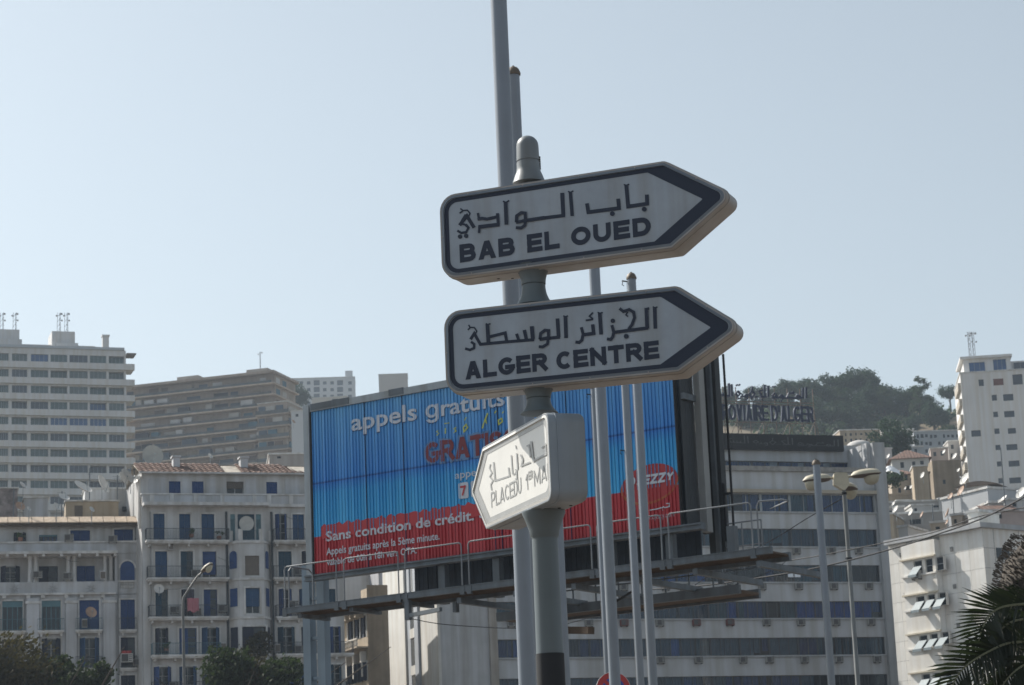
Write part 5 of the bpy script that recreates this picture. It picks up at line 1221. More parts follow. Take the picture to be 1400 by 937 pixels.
# cladding panels, shared meshes
def panels(x0, x1, nx_, y, zt_, nrow, hrow, m_):
    w_ = (x1 - x0) / nx_; me = MB().box(.012, w_ - .012, -.04, 0, .012, hrow - .012).mesh('cladding_panel', m_)
    for j in range(nrow):
        for i in range(nx_): inst('cladding_panel', me, RB, (x0 + i * w_, y, zt_ - (j + 1) * hrow))
panels(rul, b0x, 2, -.002, rtop - .4, 10, 1.62, wc); panels(b1x, 0, 3, -.002, rtop - .4, 10, 1.62, wc)
MB().box(rul, b0x, -.04, -.002, 0, rtop - .4 - 16.21).build('wall', wc, RB); MB().box(b1x, 0, -.04, -.002, 0, rtop - .4 - 16.21).build('wall', wc, RB)
bz1 = Z(735, 1291, -.7); 
rws = [(781, 762), (829, 811.5), (882.5, 866), (936, 920), (990, 974)]
rholes = []
for yb, yt in rws:
    for a, b_ in ((1249, 1260.5), (1264.5, 1275), (1279, 1290)):
        rholes.append((U(a + (yb - 780) * .072, yb - 8, -.7), U(b_ + (yb - 780) * .072, yb - 8, -.7), FRb.Z(1280, yb, -.7), FRb.Z(1280, yt, -.7)))
wall('bay_wall', RB, b0x, b1x, 0, bz1, rholes, .3, -.7, wc)
MB().box(b0x, b1x, -.35, -.002, 0, bz1).build('bay_core', wc, RB)
for x in (b0x, b1x): MB().box(x - .003, x + .003, -.7, -.35, 0, bz1).build('bay_side', wc, RB)
MB().box(b0x, b1x, -.7, -.35, bz1, bz1 + .05).build('bay_top', wc, RB)
awn = C('awning_pale', (.24, .29, .31), .6, 0, .08, 2)
for i, h in enumerate(rholes):
    o = inst('window', frame_mesh(h[1] - h[0], h[3] - h[2], 1, 2, mull, glz), RB, (h[0], -.55, h[2])); rr_, cc_ = divmod(i, 3)
    if rr_ > 0 or cc_ == 0:
        W = h[1] - h[0]; zt_ = (h[3] - h[2]) * .58; q = rw.uniform(.62, .85)
        b = MB(); b.face([(0, -.2, zt_), (W, -.2, zt_), (W, -.2 - q, zt_ - .75), (0, -.2 - q, zt_ - .75)][::-1]); b.face([(0, -.21, zt_ - .05), (W, -.21, zt_ - .05), (W, -.2 - q, zt_ - .8), (0, -.2 - q, zt_ - .8)]); b.box(0, W, -.22 - q, -.19 - q, zt_ - .95, zt_ - .74); b.build('awning', awn, o)
for rr_ in range(5):
    zz = rholes[rr_ * 3][3] + .12; MB().box(b0x - .05, b1x + .1, -.95, -.703, zz, zz + .12).build('lintel', C('lintel_cream', (.62, .56, .44), .8, 0, .1), RB); zz = rholes[rr_ * 3][2]; MB().box(b0x - .05, b1x + .05, -.85, -.703, zz - .14, zz - .01).build('sill', wc, RB)
for a, yy in ((1302, 751), (1306, 802), (1311, 855), (1233, 759), (1239, 813), (1243.5, 864), (1248, 915)):
    u_, z_ = FRb.uv(a, yy); b = MB(); b.box(u_ - .16, u_ + .16, -.12, -.043, z_ - .18, z_ + .18); b.box(u_ - .1, u_ + .1, -.14, -.121, z_ - .08, z_ - .02); b.build('vent', C('vent_grey', (.25, .25, .24), .8, 0, .1), RB)
ac(RB, U(1250, 790, -.7), FRb.Z(1250, 793, -.7), -.703, .9, .7, .4)
FRr = FX(FRb.o, 37)
a, c = FRr.U(1362, 757), FRr.U(1380, 757); zc_ = FRr.Z(1363, 764); zd_ = FRr.Z(1363, 749)
MB().box(0.003, .03, a, c, zc_, zd_).build('window', glz, RB)
b = MB(); 
for i in range(4): b.box(.003, .02, 1.2 + i * 3.0, 1.24 + i * 3.0, 0, rtop - .45)
for i in range(10): b.box(.003, .02, .0, 15.9, rtop - .4 - 1.62 * (i + 1), rtop - .4 - 1.62 * (i + 1) + .03)
b.build('joint', wj, RB, kind='stuff')
MB().box(-.003, .002, 0, 16, 0, rtop - .41).build('side_wall', wc, RB)

# ---------------------------------------------------------------- generic simple building
def bldg(label, x0, x1, ytop, d, yaw, m_, wins=(), depth=8, roof=None, cat='house', group=None, name='house', zb=0, side=None, hip=None, wm=None, ref=None, coping=True):
    """x0, x1: picture columns of the two ends of the front; ytop: picture row of its top at x0"""
    F_ = Fr(x0, ytop, d, yaw); o = F_.root(name, label, cat, group); L = F_.U(x1, ytop); zt_ = F_.Z(x0, ytop)
    zlow = max(0, hz(F_.o.x, F_.o.y) - 6)
    H2 = [];
    for wx0, wy0, wx1, wy1 in wins:
        cx, cy = (wx0 + wx1) / 2, (wy0 + wy1) / 2; H2.append((max(.05, F_.U(wx0, cy)), min(L - .05, F_.U(wx1, cy)), F_.Z(cx, wy1), F_.Z(cx, wy0)))
    H2 = [h for h in H2 if h[1] > h[0] + .1]
    wall('wall', o, 0, L, zlow, zt_, H2, .25, 0, m_)
    MB().box(0, L, .5, depth, zlow, zt_ - .01).build('rear_wall', m_, o)
    b = MB(); b.face([(0, 0, zlow), (0, 0, zt_), (0, .5, zt_), (0, .5, zlow)]); b.face([(L, 0, zlow), (L, .5, zlow), (L, .5, zt_), (L, 0, zt_)]); b.face([(0, 0, zt_), (L, 0, zt_), (L, .5, zt_), (0, .5, zt_)]); b.build('wall_end', m_, o)
    for h in H2: inst('window', frame_mesh(h[1] - h[0], h[3] - h[2], 2 if h[1] - h[0] > 1 else 1, 1, mulld, wm or glz), o, (h[0], .12, h[2]))
    if hip:
        b = MB(); e = .5; zr_ = zt_ + hip; cx = (L) / 2; k = min(L, depth) * .45; ndv = 14
        A_, B_, C_, D_ = (-e, -e, zt_), (L + e, -e, zt_), (L + e, depth + e, zt_), (-e, depth + e, zt_); R1, R2 = (k, depth / 2, zr_), (max(k + .1, L - k), depth / 2, zr_)
        b.face([A_, B_, R2, R1]); b.face([B_, C_, R2]); b.face([C_, D_, R1, R2]); b.face([D_, A_, R1]); b.face([A_, D_, C_, B_]); b.build('roof', tile, o)
        b = MB()
        for i in range(int(L / .5)):
            x = i * .5; t = min(1, x / max(k, .1), (L - x) / max(k, .1)); b.bar((x, -e, zt_ + .03), (x + (k - x) * 0, -e + (depth / 2 + e) * t, zt_ + hip * t + .05), .12, .08)
        b.build('roof_ridge', tile, o, kind='stuff')
    elif coping: MB().box(-.12, L + .12, -.12, depth + .1, zt_ + .002, zt_ + .22).build('roof_coping', trim if m_ is not tanr else tanr, o)
    return o, F_, L, zt_

bldg('plain pale wall seen under the left half of the billboard', 446, 518, 786, 262, 14, C('pale_wall', (.50, .50, .50), .85, 0, .08, .3, streak=.2), (), 8, cat='building', name='building')
bldg('darker grey strip of wall beside the sunlit white end wall', 517, 533, 770, 258, 14, C('grey_wall', (.36, .37, .40), .85, 0, .08, .3, streak=.2), (), 6, cat='building', name='building')

# ---------------------------------------------------------------- high-rise, far left
hrw = C('tower_white', (.60, .61, .62), .8, 0, .06, .15, streak=.1); hgl = [C('balcony_glass_%d' % i, c, .3, 0, .15, .6, spec=.6) for i, c in enumerate(((.06, .11, .12), (.05, .07, .10), (.09, .13, .14), (.03, .10, .25)))]
FH = Fr(100, 560, 460, 18); HRo = FH.root('high_rise', 'big pale apartment tower at the far left with continuous balcony bands and roof aerials', 'apartment tower')
U = lambda x, y=560, w=0: FH.U(x, y, w); Z = lambda y, x=115, w=0: FH.Z(x, y, w)
bays = [(-28, -4), (-1, 11.5), (16, 37), (42, 66), (69, 92), (95, 120), (123, 145.5), (149, 170)]
hl, hr_ = U(-40), U(172.5)
nfl = 20; hh_ = []
for f in range(nfl):
    yb, yt = 496.2 + 21.5 * f, 486 + 21.5 * f
    for a, b_ in bays: hh_.append((U(a), U(b_), Z(yb), Z(yt)))
wall('facade_wall', HRo, hl, hr_, 0, Z(478), hh_, 1.2, 0, hrw)
for i, h in enumerate(hh_):
    if i // 8 > 9: continue
    f = i // 8; g = ro.choice(hgl[:3]) if f != 4 else (hgl[3] if i % 8 in (4, 5, 6) else hgl[0]); g = hgl[3] if (f == 3 and i % 8 == 6) or (f == 0 and i % 8 == 3) else g
    inst('window', frame_mesh(h[1] - h[0], h[3] - h[2], 4, 1, hrw if f == 4 and g is hgl[3] else mull, g), HRo, (h[0], ro.choice((.15, .3, .9)), h[2]))
MB().box(hl, hr_, 1.3, 14, 0, Z(478) - .02).build('core', hrw, HRo)
for f in range(nfl):
    zz = Z(496.8 + 21.5 * f); MB().box(hl, hr_ + 1.6, -.7, -.003, zz - 1.25, zz - .05).build('balcony_band', hrw, HRo)
    MB().box(hr_ + .01, hr_ + 1.55, -.69, 4, zz - 1.2, zz - 1.0).build('end_balcony', hrw, HRo)
MB().box(hr_ + .05, hr_ + 1.9, -.9, 3, Z(484), Z(482.5)).build('corner_canopy', brownb, HRo)
MB().box(hl, hr_ - .3, -.3, .4, Z(478) + .01, Z(474.5)).build('parapet', C('tower_parapet', (.42, .46, .50), .8, 0, .05, .3), HRo)
for a, b_, yt, w_ in ((-20, 26.5, 452, 4), (71, 102.5, 452.5, 4), (-20, 30, 465, 3), (77, 107, 468, 3), (26, 130, 471.5, 5)): MB().box(U(a, 470, w_), U(b_, 470, w_), w_, w_ + 6, Z(478) - .5, FH.Z(60, yt, w_)).build('roof_room', hrw, HRo)
b = MB(); b.prism([(U(71, 470, 3.9) - .0, Z(476)), (U(81, 470, 3.9), Z(476)), (U(81, 470, 3.9), FH.Z(80, 453, 3.9)), (U(74, 470, 3.9), FH.Z(80, 459, 3.9))], 3.6, 3.99); b.build('roof_slope', hrw, HRo)
MB().box(U(140.5, 470, 2), U(149, 470, 2), 2, 3.2, Z(478), FH.Z(145, 460, 2)).build('chimney', hrw, HRo); MB().box(U(139.5, 470, 2), U(150, 470, 2), 1.8, 3.4, FH.Z(145, 460, 2), FH.Z(145, 458, 2)).build('chimney_cap', hrw, HRo)
def lattice(label, px, py0, py1, d, w=.55, dish_=True, group=None, top=True):
    p0, p1 = at(px, py0, d), at(px, py1, d); o = thing('aerial_mast', label, 'aerial mast', (p0.x, p0.y, p0.z), 0, group); h = p1.z - p0.z; b = MB()
    for sx, sy in ((-1, -1), (1, -1), (0, 1)): b.bar((sx * w / 2, sy * w / 2, 0), (sx * w * .4, sy * w * .4, h), .07)
    n = max(4, int(h / .8))
    for i in range(n):
        z0_, z1_ = h * i / n, h * (i + 1) / n; b.bar((-w / 2, -w / 2, z0_), (w / 2, -w / 2, z1_), .045); b.bar((w / 2, -w / 2, z0_), (0, w / 2, z1_), .045)
    b.build('lattice', C('mast_grey', (.25, .27, .3), .6, .3, 0), o)
    if dish_:
        for i, (dx, dz, r_) in enumerate(((.5, .93, .35), (-.5, .85, .3), (.55, .6, .3))[: 3 if top else 2]):
            q = MB(); q.lathe([(r_ * .6, 0), (r_ * .55, .2), (.05, .25)], 10); q.build('drum', C('drum_grey', (.3, .31, .32), .6, 0, 0), o, True, (dx, -.1, h * dz), (R(90), 0, 0))
    return o
for px_, lb in ((3, 'aerial mast at the extreme left edge on the tower roof'), (20.5, 'lattice aerial mast second from the left edge, on the tower roof'), (81, 'thin aerial mast with a square head above the chamfered roof room'), (91, 'bushy aerial mast hung with round antennas above the chamfered roof room')):
    lattice(lb, px_, 455, 428, 464, .7, True, 'aerials on the left tower')

# ---------------------------------------------------------------- brown slab block behind
brn = C('slab_brown', (.36, .30, .255), .85, 0, .1, .12, streak=.15); brl = C('slab_edge_tan', (.52, .44, .37), .85, 0, .1, .3, streak=.2); brd = C('slab_brown_dark', (.20, .17, .15), .85, 0, .15, .2)
FN = Fr(270, 560, 640, -17); BN = FN.root('apartment_building', 'long brown apartment slab with stacked balconies above the tile roof', 'apartment block')
U = lambda x, y=560, w=0: FN.U(x, y, w); Z = lambda y, x=270, w=0: FN.Z(x, y, w)
nl, nr = U(168), U(373, 560); ntop = Z(519.5)
var = [C('flat_%d' % i, c, .8, 0, .12, .4) for i, c in enumerate(((.42, .40, .37), (.07, .10, .14), (.30, .25, .19), (.05, .14, .20), (.52, .52, .52), (.03, .035, .05), (.14, .10, .08)))]
MB().box(nl, nr, 1.6, 16, 0, ntop - .3).build('core', brn, BN); MB().box(nl, nr + .8, -.8, 16.8, ntop - .35, ntop + .3).build('roof_slab', brn, BN)
rb2 = random.Random(21)
for f in range(17):
    zf_ = ntop - .35 - 3.02 * (f + 1); last = f > 9
    MB().box(nl, nr + .8, -.8, 16.8, zf_, zf_ + .35).build('floor_slab', brl, BN)
    if last: continue
    rr2 = inst('railing', railing_mesh(nr - nl, .9, iron, .35), BN, (nl, -.7, zf_ + .35)); rr2['kind'] = 'stuff'
    MB().box(nl, nr, -.66, -.62, zf_ + .35, zf_ + 1.0).build('balcony_screen', C('screen_%d' % (f % 2), ((.10, .12, .13), (.13, .13, .13))[f % 2], .6, 0, .3, .3), BN)
    x = nl + .5
    while x < nr - 2:
        w_ = rb2.uniform(1.5, 4.2); mm_ = rb2.choice(var)
        if rb2.random() < .8: MB().box(x, min(nr, x + w_), rb2.choice((1.45, 1.5, .2)), 1.59, zf_ + .36, zf_ + rb2.uniform(2.2, 2.65)).build('balcony_infill', mm_, BN)
        x += w_ + rb2.uniform(.2, 1.6)
    for yy_ in (2.5, 7, 11.5): MB().box(nr + .003, nr + .06, yy_, yy_ + 2.6, zf_ + .9, zf_ + 2.3).build('side_window', rb2.choice(var), BN)
for a, b_, yt in ((242, 271, 514.5), (337, 366, 504.5)): MB().box(U(a, 520, 5), U(b_, 520, 5), 5, 10, ntop, FN.Z((a + b_) / 2, yt, 5)).build('roof_room', C('roof_room_grey', (.36, .33, .30), .9, 0, .1, .3), BN)
lattice('hair-thin aerial with a small drum on the brown slab roof', 356, 506, 481, 648, .25, True, top=False)
o, F_, L, zt_ = bldg('lower brown wing with wrapped balconies stepping down toward the billboard', 352, 392, 553, 600, -17, brn, depth=14, cat='apartment block', name='apartment_building')
for f in range(9):
    z = zt_ - .3 - 3.02 * (f + 1); MB().box(-.2, L + .8, -.8, 14.5, z, z + .4).build('floor_slab', brn, o)
    if f < 7:
        x = .3
        while x < L - 1: w_ = rb2.uniform(1.4, 2.6); MB().box(x, x + w_, -.2, -.003, z + .5, z + 2.5).build('balcony_infill', rb2.choice(var), o); x += w_ + .3
        MB().box(L + .003, L + .3, 1, 6, z + .9, z + 2.3).build('side_window', var[f % 6], o); MB().box(-.1, L + .7, -.75, -.7, z + .41, z + 1.3).build('balcony_screen', MT['screen_0'], o)
# white gridded block, grey block, small pale ones
wins = []
for r_ in range(9):
    for cx in (391, 401.5, 412, 422, 433, 444, 454, 465, 478.5): grp = cx in (401.5, 433, 465); wins.append((cx - (4 if grp else 2.4), 521.5 + r_ * 9.2 - (1.5 if grp else 0), cx + (4 if grp else 2.4), 526 + r_ * 9.2 + (1 if grp else 0)))
o, F_, L, zt_ = bldg('white gridded apartment block on the skyline between brown slab and billboard', 386, 485, 518.5, 1000, 3, C('far_white', (.50, .52, .54), .8, 0, .04, .1), wins, 14, cat='apartment block', name='apartment_building', wm=hgl[1])
a, b_ = F_.U(472, 515, 2), F_.U(482, 515, 2); MB().box(a, b_, 2, 6, zt_, F_.Z(477, 507, 2)).build('roof_room', MT['far_white'], o)
bldg('blank grey stair tower rising from behind the billboard top', 517.5, 557, 512.5, 900, 2, C('far_grey', (.40, .38, .36), .85, 0, .05, .1), (), 10, cat='tower', name='stair_tower')
bldg('low pale roof block just above the left end of the billboard', 426, 474, 545, 800, -6, C('far_pale', (.50, .47, .42), .85, 0, .05, .1), ((454, 545.5, 462, 549),), 10, cat='building', name='building')
bldg('small white house wall left of the billboard post', 398, 418, 563, 560, -5, C('far_white') if False else MT['far_white'], ((404, 566, 408, 570),), 8)
b_o, F_, L, zt_ = bldg('grey flat-roofed roof house right of the tile roof, in front of the brown slab', 368, 417, 622, 300, 8, C('grey_house', (.38, .36, .35), .85, 0, .08, .3, streak=.2), ((379, 624, 384, 627),), 8)

# ---------------------------------------------------------------- white tower, right
wins = [(1338, 519, 1345, 528), (1358, 518, 1372, 527), (1356, 540, 1363, 548), (1371.6, 539, 1385.5, 548), (1358, 563, 1364.5, 570.5), (1373, 562, 1387, 570.5), (1359.6, 586, 1366.5, 593.5), (1378, 585.5, 1389, 593), (1328, 588.5, 1341, 597), (1361, 608.5, 1368, 615.5), (1376, 607.5, 1391, 615.5), (1363, 631, 1370, 638), (1379, 630, 1394, 638), (1365, 654, 1372, 661), (1380, 653, 1396, 661), (1367, 676, 1374, 684), (1382, 675, 1398, 684), (1384.5, 512, 1398, 526)]
twh = C('tower_render', (.70, .70, .70), .8, 0, .05, .15, streak=.1)
WT, F_, L, zt_ = bldg('tall white tower at the right edge with scattered blue-shaded windows and a penthouse', 1312.5, 1432, 511, 430, -6, twh, wins, 16, cat='apartment tower', name='high_rise', wm=hgl[1])
pen0, pen1 = F_.U(1318, 505, 1.5), F_.U(1382, 500, 1.5); pz = F_.Z(1318, 492, 1.5)
WTh = [(F_.U(1325, 503, 1.5), F_.U(1347, 503, 1.5), zt_ + .3, pz - .6), (F_.U(1358, 500, 1.5), F_.U(1376, 500, 1.5), zt_ + .3, pz - .3)]
wall('penthouse_wall', WT, pen0, pen1, zt_ + .003, pz, WTh, .3, 1.5, twh); MB().box(pen0, pen1, 2, 12, zt_ + .003, pz).build('penthouse', twh, WT); MB().box(pen0 - .6, pen1 + .3, .9, 12.5, pz, pz + .45).build('roof_slab', twh, WT)
for h in WTh: inst('window', frame_mesh(h[1] - h[0], h[3] - h[2], 3, 1, mull, hgl[3]), WT, (h[0], 1.65, h[2]))
inst('window', frame_mesh(3.5, 1.6, 3, 1, mull, hgl[1]), WT, (F_.U(1386, 500, 2.4), 2.4, zt_ + .3)); MB().box(pen1 + .01, L, 2.6, 10, zt_ + .002, zt_ + 2.2).build('roof_room', twh, WT)
for f in range(16):
    z = zt_ - 2.9 * (f + 1); b = MB(); b.box(-.5, -.003, .5, 9, z, z + .2); b.box(-.5, -.44, .5, 9, z + .21, z + 1.3); b.box(-.44, -.003, .5, .6, z + .21, z + 1.3); b.build('balcony', C('balcony_tan', (.42, .38, .32), .85, 0, .1, .5), WT)
rd_ = C('roller_red_brown', (.16, .07, .06), .7, 0, .1)
h = (F_.U(1358, 522), F_.U(1372, 522), F_.Z(1365, 527), F_.Z(1365, 518)); MB().box(h[0] + .05, h[1] - .05, .05, .11, h[2], h[3]).build('roller_blind', rd_, WT)
for px_, lb in ((1326.5, 'left one of the twin lattice aerials on the white tower penthouse'), (1332, 'right one of the twin lattice aerials on the white tower penthouse')): lattice(lb, px_, 489, 454, 433, .45, True, 'aerials on the right tower')

# ---------------------------------------------------------------- the hillside town between office and tower
_rg = random.Random(4)
def wgrid(xs_, ys_, w_, h_): return [(x + _rg.uniform(-.6, .6), y + _rg.uniform(-.5, .5), x + w_ + _rg.uniform(-.8, .6), y + h_ + _rg.uniform(-1, .6)) for y in ys_ for x in xs_ if _rg.random() < .8]
bldg('long pale terrace of flats at the foot of the wooded hill, left half', 1206, 1249, 588.5, 520, 4, C('town_pale', (.42, .40, .38), .85, 0, .08, .2), wgrid(range(1211, 1247, 5), (591, 599), 3, 4.5), 9)
bldg('long pale terrace of flats at the foot of the wooded hill, right half', 1249, 1312, 590.5, 515, 4, C('town_blue_grey', (.33, .36, .39), .85, 0, .08, .2), wgrid(range(1253, 1308, 6), (594, 604, 614, 623), 3.6, 5), 9)
bldg('beige oval-topped building right behind the domed hut', 1148, 1203, 589, 500, 6, beige, wgrid(range(1155, 1200, 7), (592, 600), 3, 4), 10)
bldg('small white shack with a brown canopy next to the hill tree', 1204, 1219, 614, 390, 10, C('town_white', (.52, .52, .51), .85, 0, .08, .3), ((1207, 628, 1212, 636),), 6)
o, F_, L, zt_ = bldg('white villa with a red hipped roof and three dark windows', 1219, 1270, 628.5, 380, -4, MT['town_white'], ((1231, 632, 1236, 640), (1247, 631, 1251.5, 637), (1258, 630, 1263, 636)), 9, hip=2.1)
o, F_, L, zt_ = bldg('beige two-window house with a shallow tiled roof below the red-roofed villa', 1218, 1249, 650, 345, -3, C('town_beige', (.44, .38, .31), .85, 0, .1, .3, streak=.2), ((1226.5, 651, 1231, 659), (1236.5, 649.5, 1241, 657), (1228, 667, 1232, 674), (1238, 664, 1246, 670)), 7, hip=1.3)
bldg('narrow tan house with a projecting white balcony and one dark doorway', 1248.5, 1271, 648, 340, -4, tanr, ((1262, 673.5, 1269, 685),), 8)
bldg('white balcony box on the tan house front', 1248, 1268, 638.5, 338, -4, beige, (), 4, name='house_extension', cat='balcony')
bldg('large blank tan gable wall left of the white tower', 1274, 1313, 630, 360, 3, tanr, ((1289, 656, 1293, 662),), 9, coping=False)
bldg('low wall band with a dark strip at the foot of the tan houses', 1210, 1306, 688, 300, 2, C('town_grey', (.36, .35, .34), .9, 0, .12, .3), ((1262, 691, 1298, 694),), 5)
bldg('brown-roofed shed below the beige house', 1208, 1246, 678, 310, 4, tanr, ((1211, 681, 1215, 686),), 5)
bldg('beige roof room with a small door, just right of the office building', 1212, 1221, 704, 262, -20, beige, (), 6)
bldg('wide grey roof parapet house with a dark opening behind the dishes', 1221, 1310, 704, 268, -8, C('roof_grey', (.34, .32, .30), .9, 0, .12, .4), ((1244, 710, 1259, 717), (1226, 712, 1232, 728)), 8)
o, F_, L, zt_ = bldg('white rooftop hut with a slot window and curved dark roof edge', 1314, 1350, 671, 240, -30, C('hut_render', (.58, .58, .57), .85, 0, .06, .4), ((1323, 672.5, 1340, 675),), 7)
b = MB(); P = [(-.6, zt_ + .23), (L + 1.2, zt_ + .23)] + [(L + 1.2 - (L + 1.8) * i / 8, zt_ + .23 + .45 * math.sin(math.pi * i / 8)) for i in range(1, 8)]; b.prism(P, -.5, 6); b.build('curved_roof', C('felt_brown', (.16, .13, .11), .9, 0, .1), o)
bldg('hut flank painted in grey-blue shade right of the curved roof', 1350, 1400, 668, 236, 30, C('hut_shade', (.42, .44, .46), .85, 0, .06, .4), (), 7)  # shaded copy of the hut render; the shade sits in its colour
o, F_, L, zt_ = bldg('low pinkish shed with a red lean-to roof near the right edge', 1343, 1404, 700, 222, 12, C('shed_pink', (.46, .38, .35), .9, 0, .1, .4), ((1365, 702, 1370, 709),), 4)
b = MB()
for i in range(8): x = i * 3.6 / 8; b.face([(x, -.3, zt_ + .05), (x + .42, -.3, zt_ + .05), (x + .9, 2.6, zt_ + 1.0), (x + .5, 2.6, zt_ + 1.0)])
b.build('lean_to_roof', tile, o)
bldg('white sunlit parapet block on the corner of the white building roof', 1323, 1338, 702, 205, -45, wc, (), 3)
extra = [('cream two-storey house with small windows below the beige house', 1226, 1248, 686, 305, 6, 'town_beige', ((1230, 690, 1233, 696), (1238, 689, 1242, 695))), ('pale flat-roofed house tucked under the blank gable', 1283, 1308, 683, 300, -4, 'town_white', ((1288, 687, 1293, 692), (1299, 686, 1303, 691))),
  ('grey upper-storey block right of the hill tree', 1236, 1262, 612, 430, 4, 'town_blue_grey', ((1240, 615, 1244, 620), (1250, 614, 1254, 620))), ('pinkish house with two dark windows left of the white tower', 1272, 1296, 614, 440, -6, 'shed_pink0', ((1276, 618, 1280, 624), (1286, 617, 1290, 623))), ('narrow pale house squeezed against the white tower', 1296, 1312, 604, 445, 0, 'town_pale', ((1300, 608, 1304, 614), (1300, 620, 1304, 626))),
  ('low white terrace wall under the tan houses', 1246, 1276, 692, 288, 5, 'town_white', ((1250, 695, 1254, 700),)), ('brown shed roofline near the small upper dishes', 1212, 1236, 695, 275, -3, 'town_grey', ((1216, 698, 1221, 702),)), ('pale parapet stub left of the rusty upright dish', 1272, 1293, 716, 235, -12, 'town_beige', ((1279, 720, 1285, 724),)), ('small whitewashed roof cube beside the office corner', 1228, 1241, 722, 228, -30, 'town_white', ()), ('beige stair head above the white building roof', 1300, 1315, 706, 226, -30, 'town_beige', ((1304, 710, 1308, 716),)), ('grey tank house behind the cables', 1352, 1372, 688, 230, 10, 'town_grey', ((1358, 691, 1363, 696),)), ('white block wall at the right edge above the shed', 1374, 1404, 684, 233, 14, 'town_white', ((1384, 688, 1390, 693),))]
C('shed_pink0', (.40, .33, .30), .9, 0, .12, .4)
for lb, x0_, x1_, yt_, d_, yw_, mk, ws_ in extra: bldg(lb, x0_, x1_, yt_, d_, yw_, MT[mk], ws_, 5)
for lb, px_, y0_, y1_, d_ in (('thin pole on the left roof, nearest the left edge', 18, 700, 668, 200), ('thin roof pole beside the beige roof room', 84, 700, 672, 200), ('tall thin pole behind the roof room coping', 122, 690, 640, 204), ('roof pole left of the dish cluster', 160, 690, 650, 204), ('leaning roof pole near the corner mast', 183, 690, 634, 202), ('bare pole on the grey parapet house', 1276, 716, 690, 262), ('dark pole between the rusty and the oval dish', 1305, 716, 672, 240), ('tall bare pole rising before the white tower front', 1374, 690, 612, 225)):
    a_, b_ = at(px_, y0_, d_), at(px_, y1_, d_); o = MB().tube([(0, 0, -1), (.05, 0, b_.z - a_.z)], .05, 6).build('roof_pole', steel, None, True, a_); tag(o, lb, 'pole', 'thin poles and aerials on the roofs')
    bb = MB(); h_ = b_.z - a_.z
    if px_ < 200:
        for q in range(4): bb.bar((-.35 + .04 * q, 0, h_ - .1 - q * .14), (.35 - .04 * q, .1, h_ - .1 - q * .14), .02)
        bb.build('antenna', steel, o)
# made-up crumpled white sheet standing in for an unexplained bright glint
p = at(1206, 650, 250); b = MB(); rr_ = random.Random(2); G_ = {}
for i in range(9):
    for j in range(4): G_[(i, j)] = len(b.v); b.v.append((i * .24 + rr_.uniform(-.04, .04), j * .25 + rr_.uniform(-.05, .05), .35 * math.sin(i * .45) + .1 * j + rr_.uniform(0, .16)))
for i in range(8):
    for j in range(3): b.f.append((G_[(i, j)], G_[(i + 1, j)], G_[(i + 1, j + 1)], G_[(i, j + 1)])); b.m.append(0)
o = b.build('glint_sheet', C('sheet_white', (.85, .86, .88), .5, 0, 0), None, False, p); tag(o, 'made-up crumpled white sheet, put in for a bright glint at the right corner of the office roof', 'plastic sheet'); o.rotation_euler = (R(25), 0, 0)

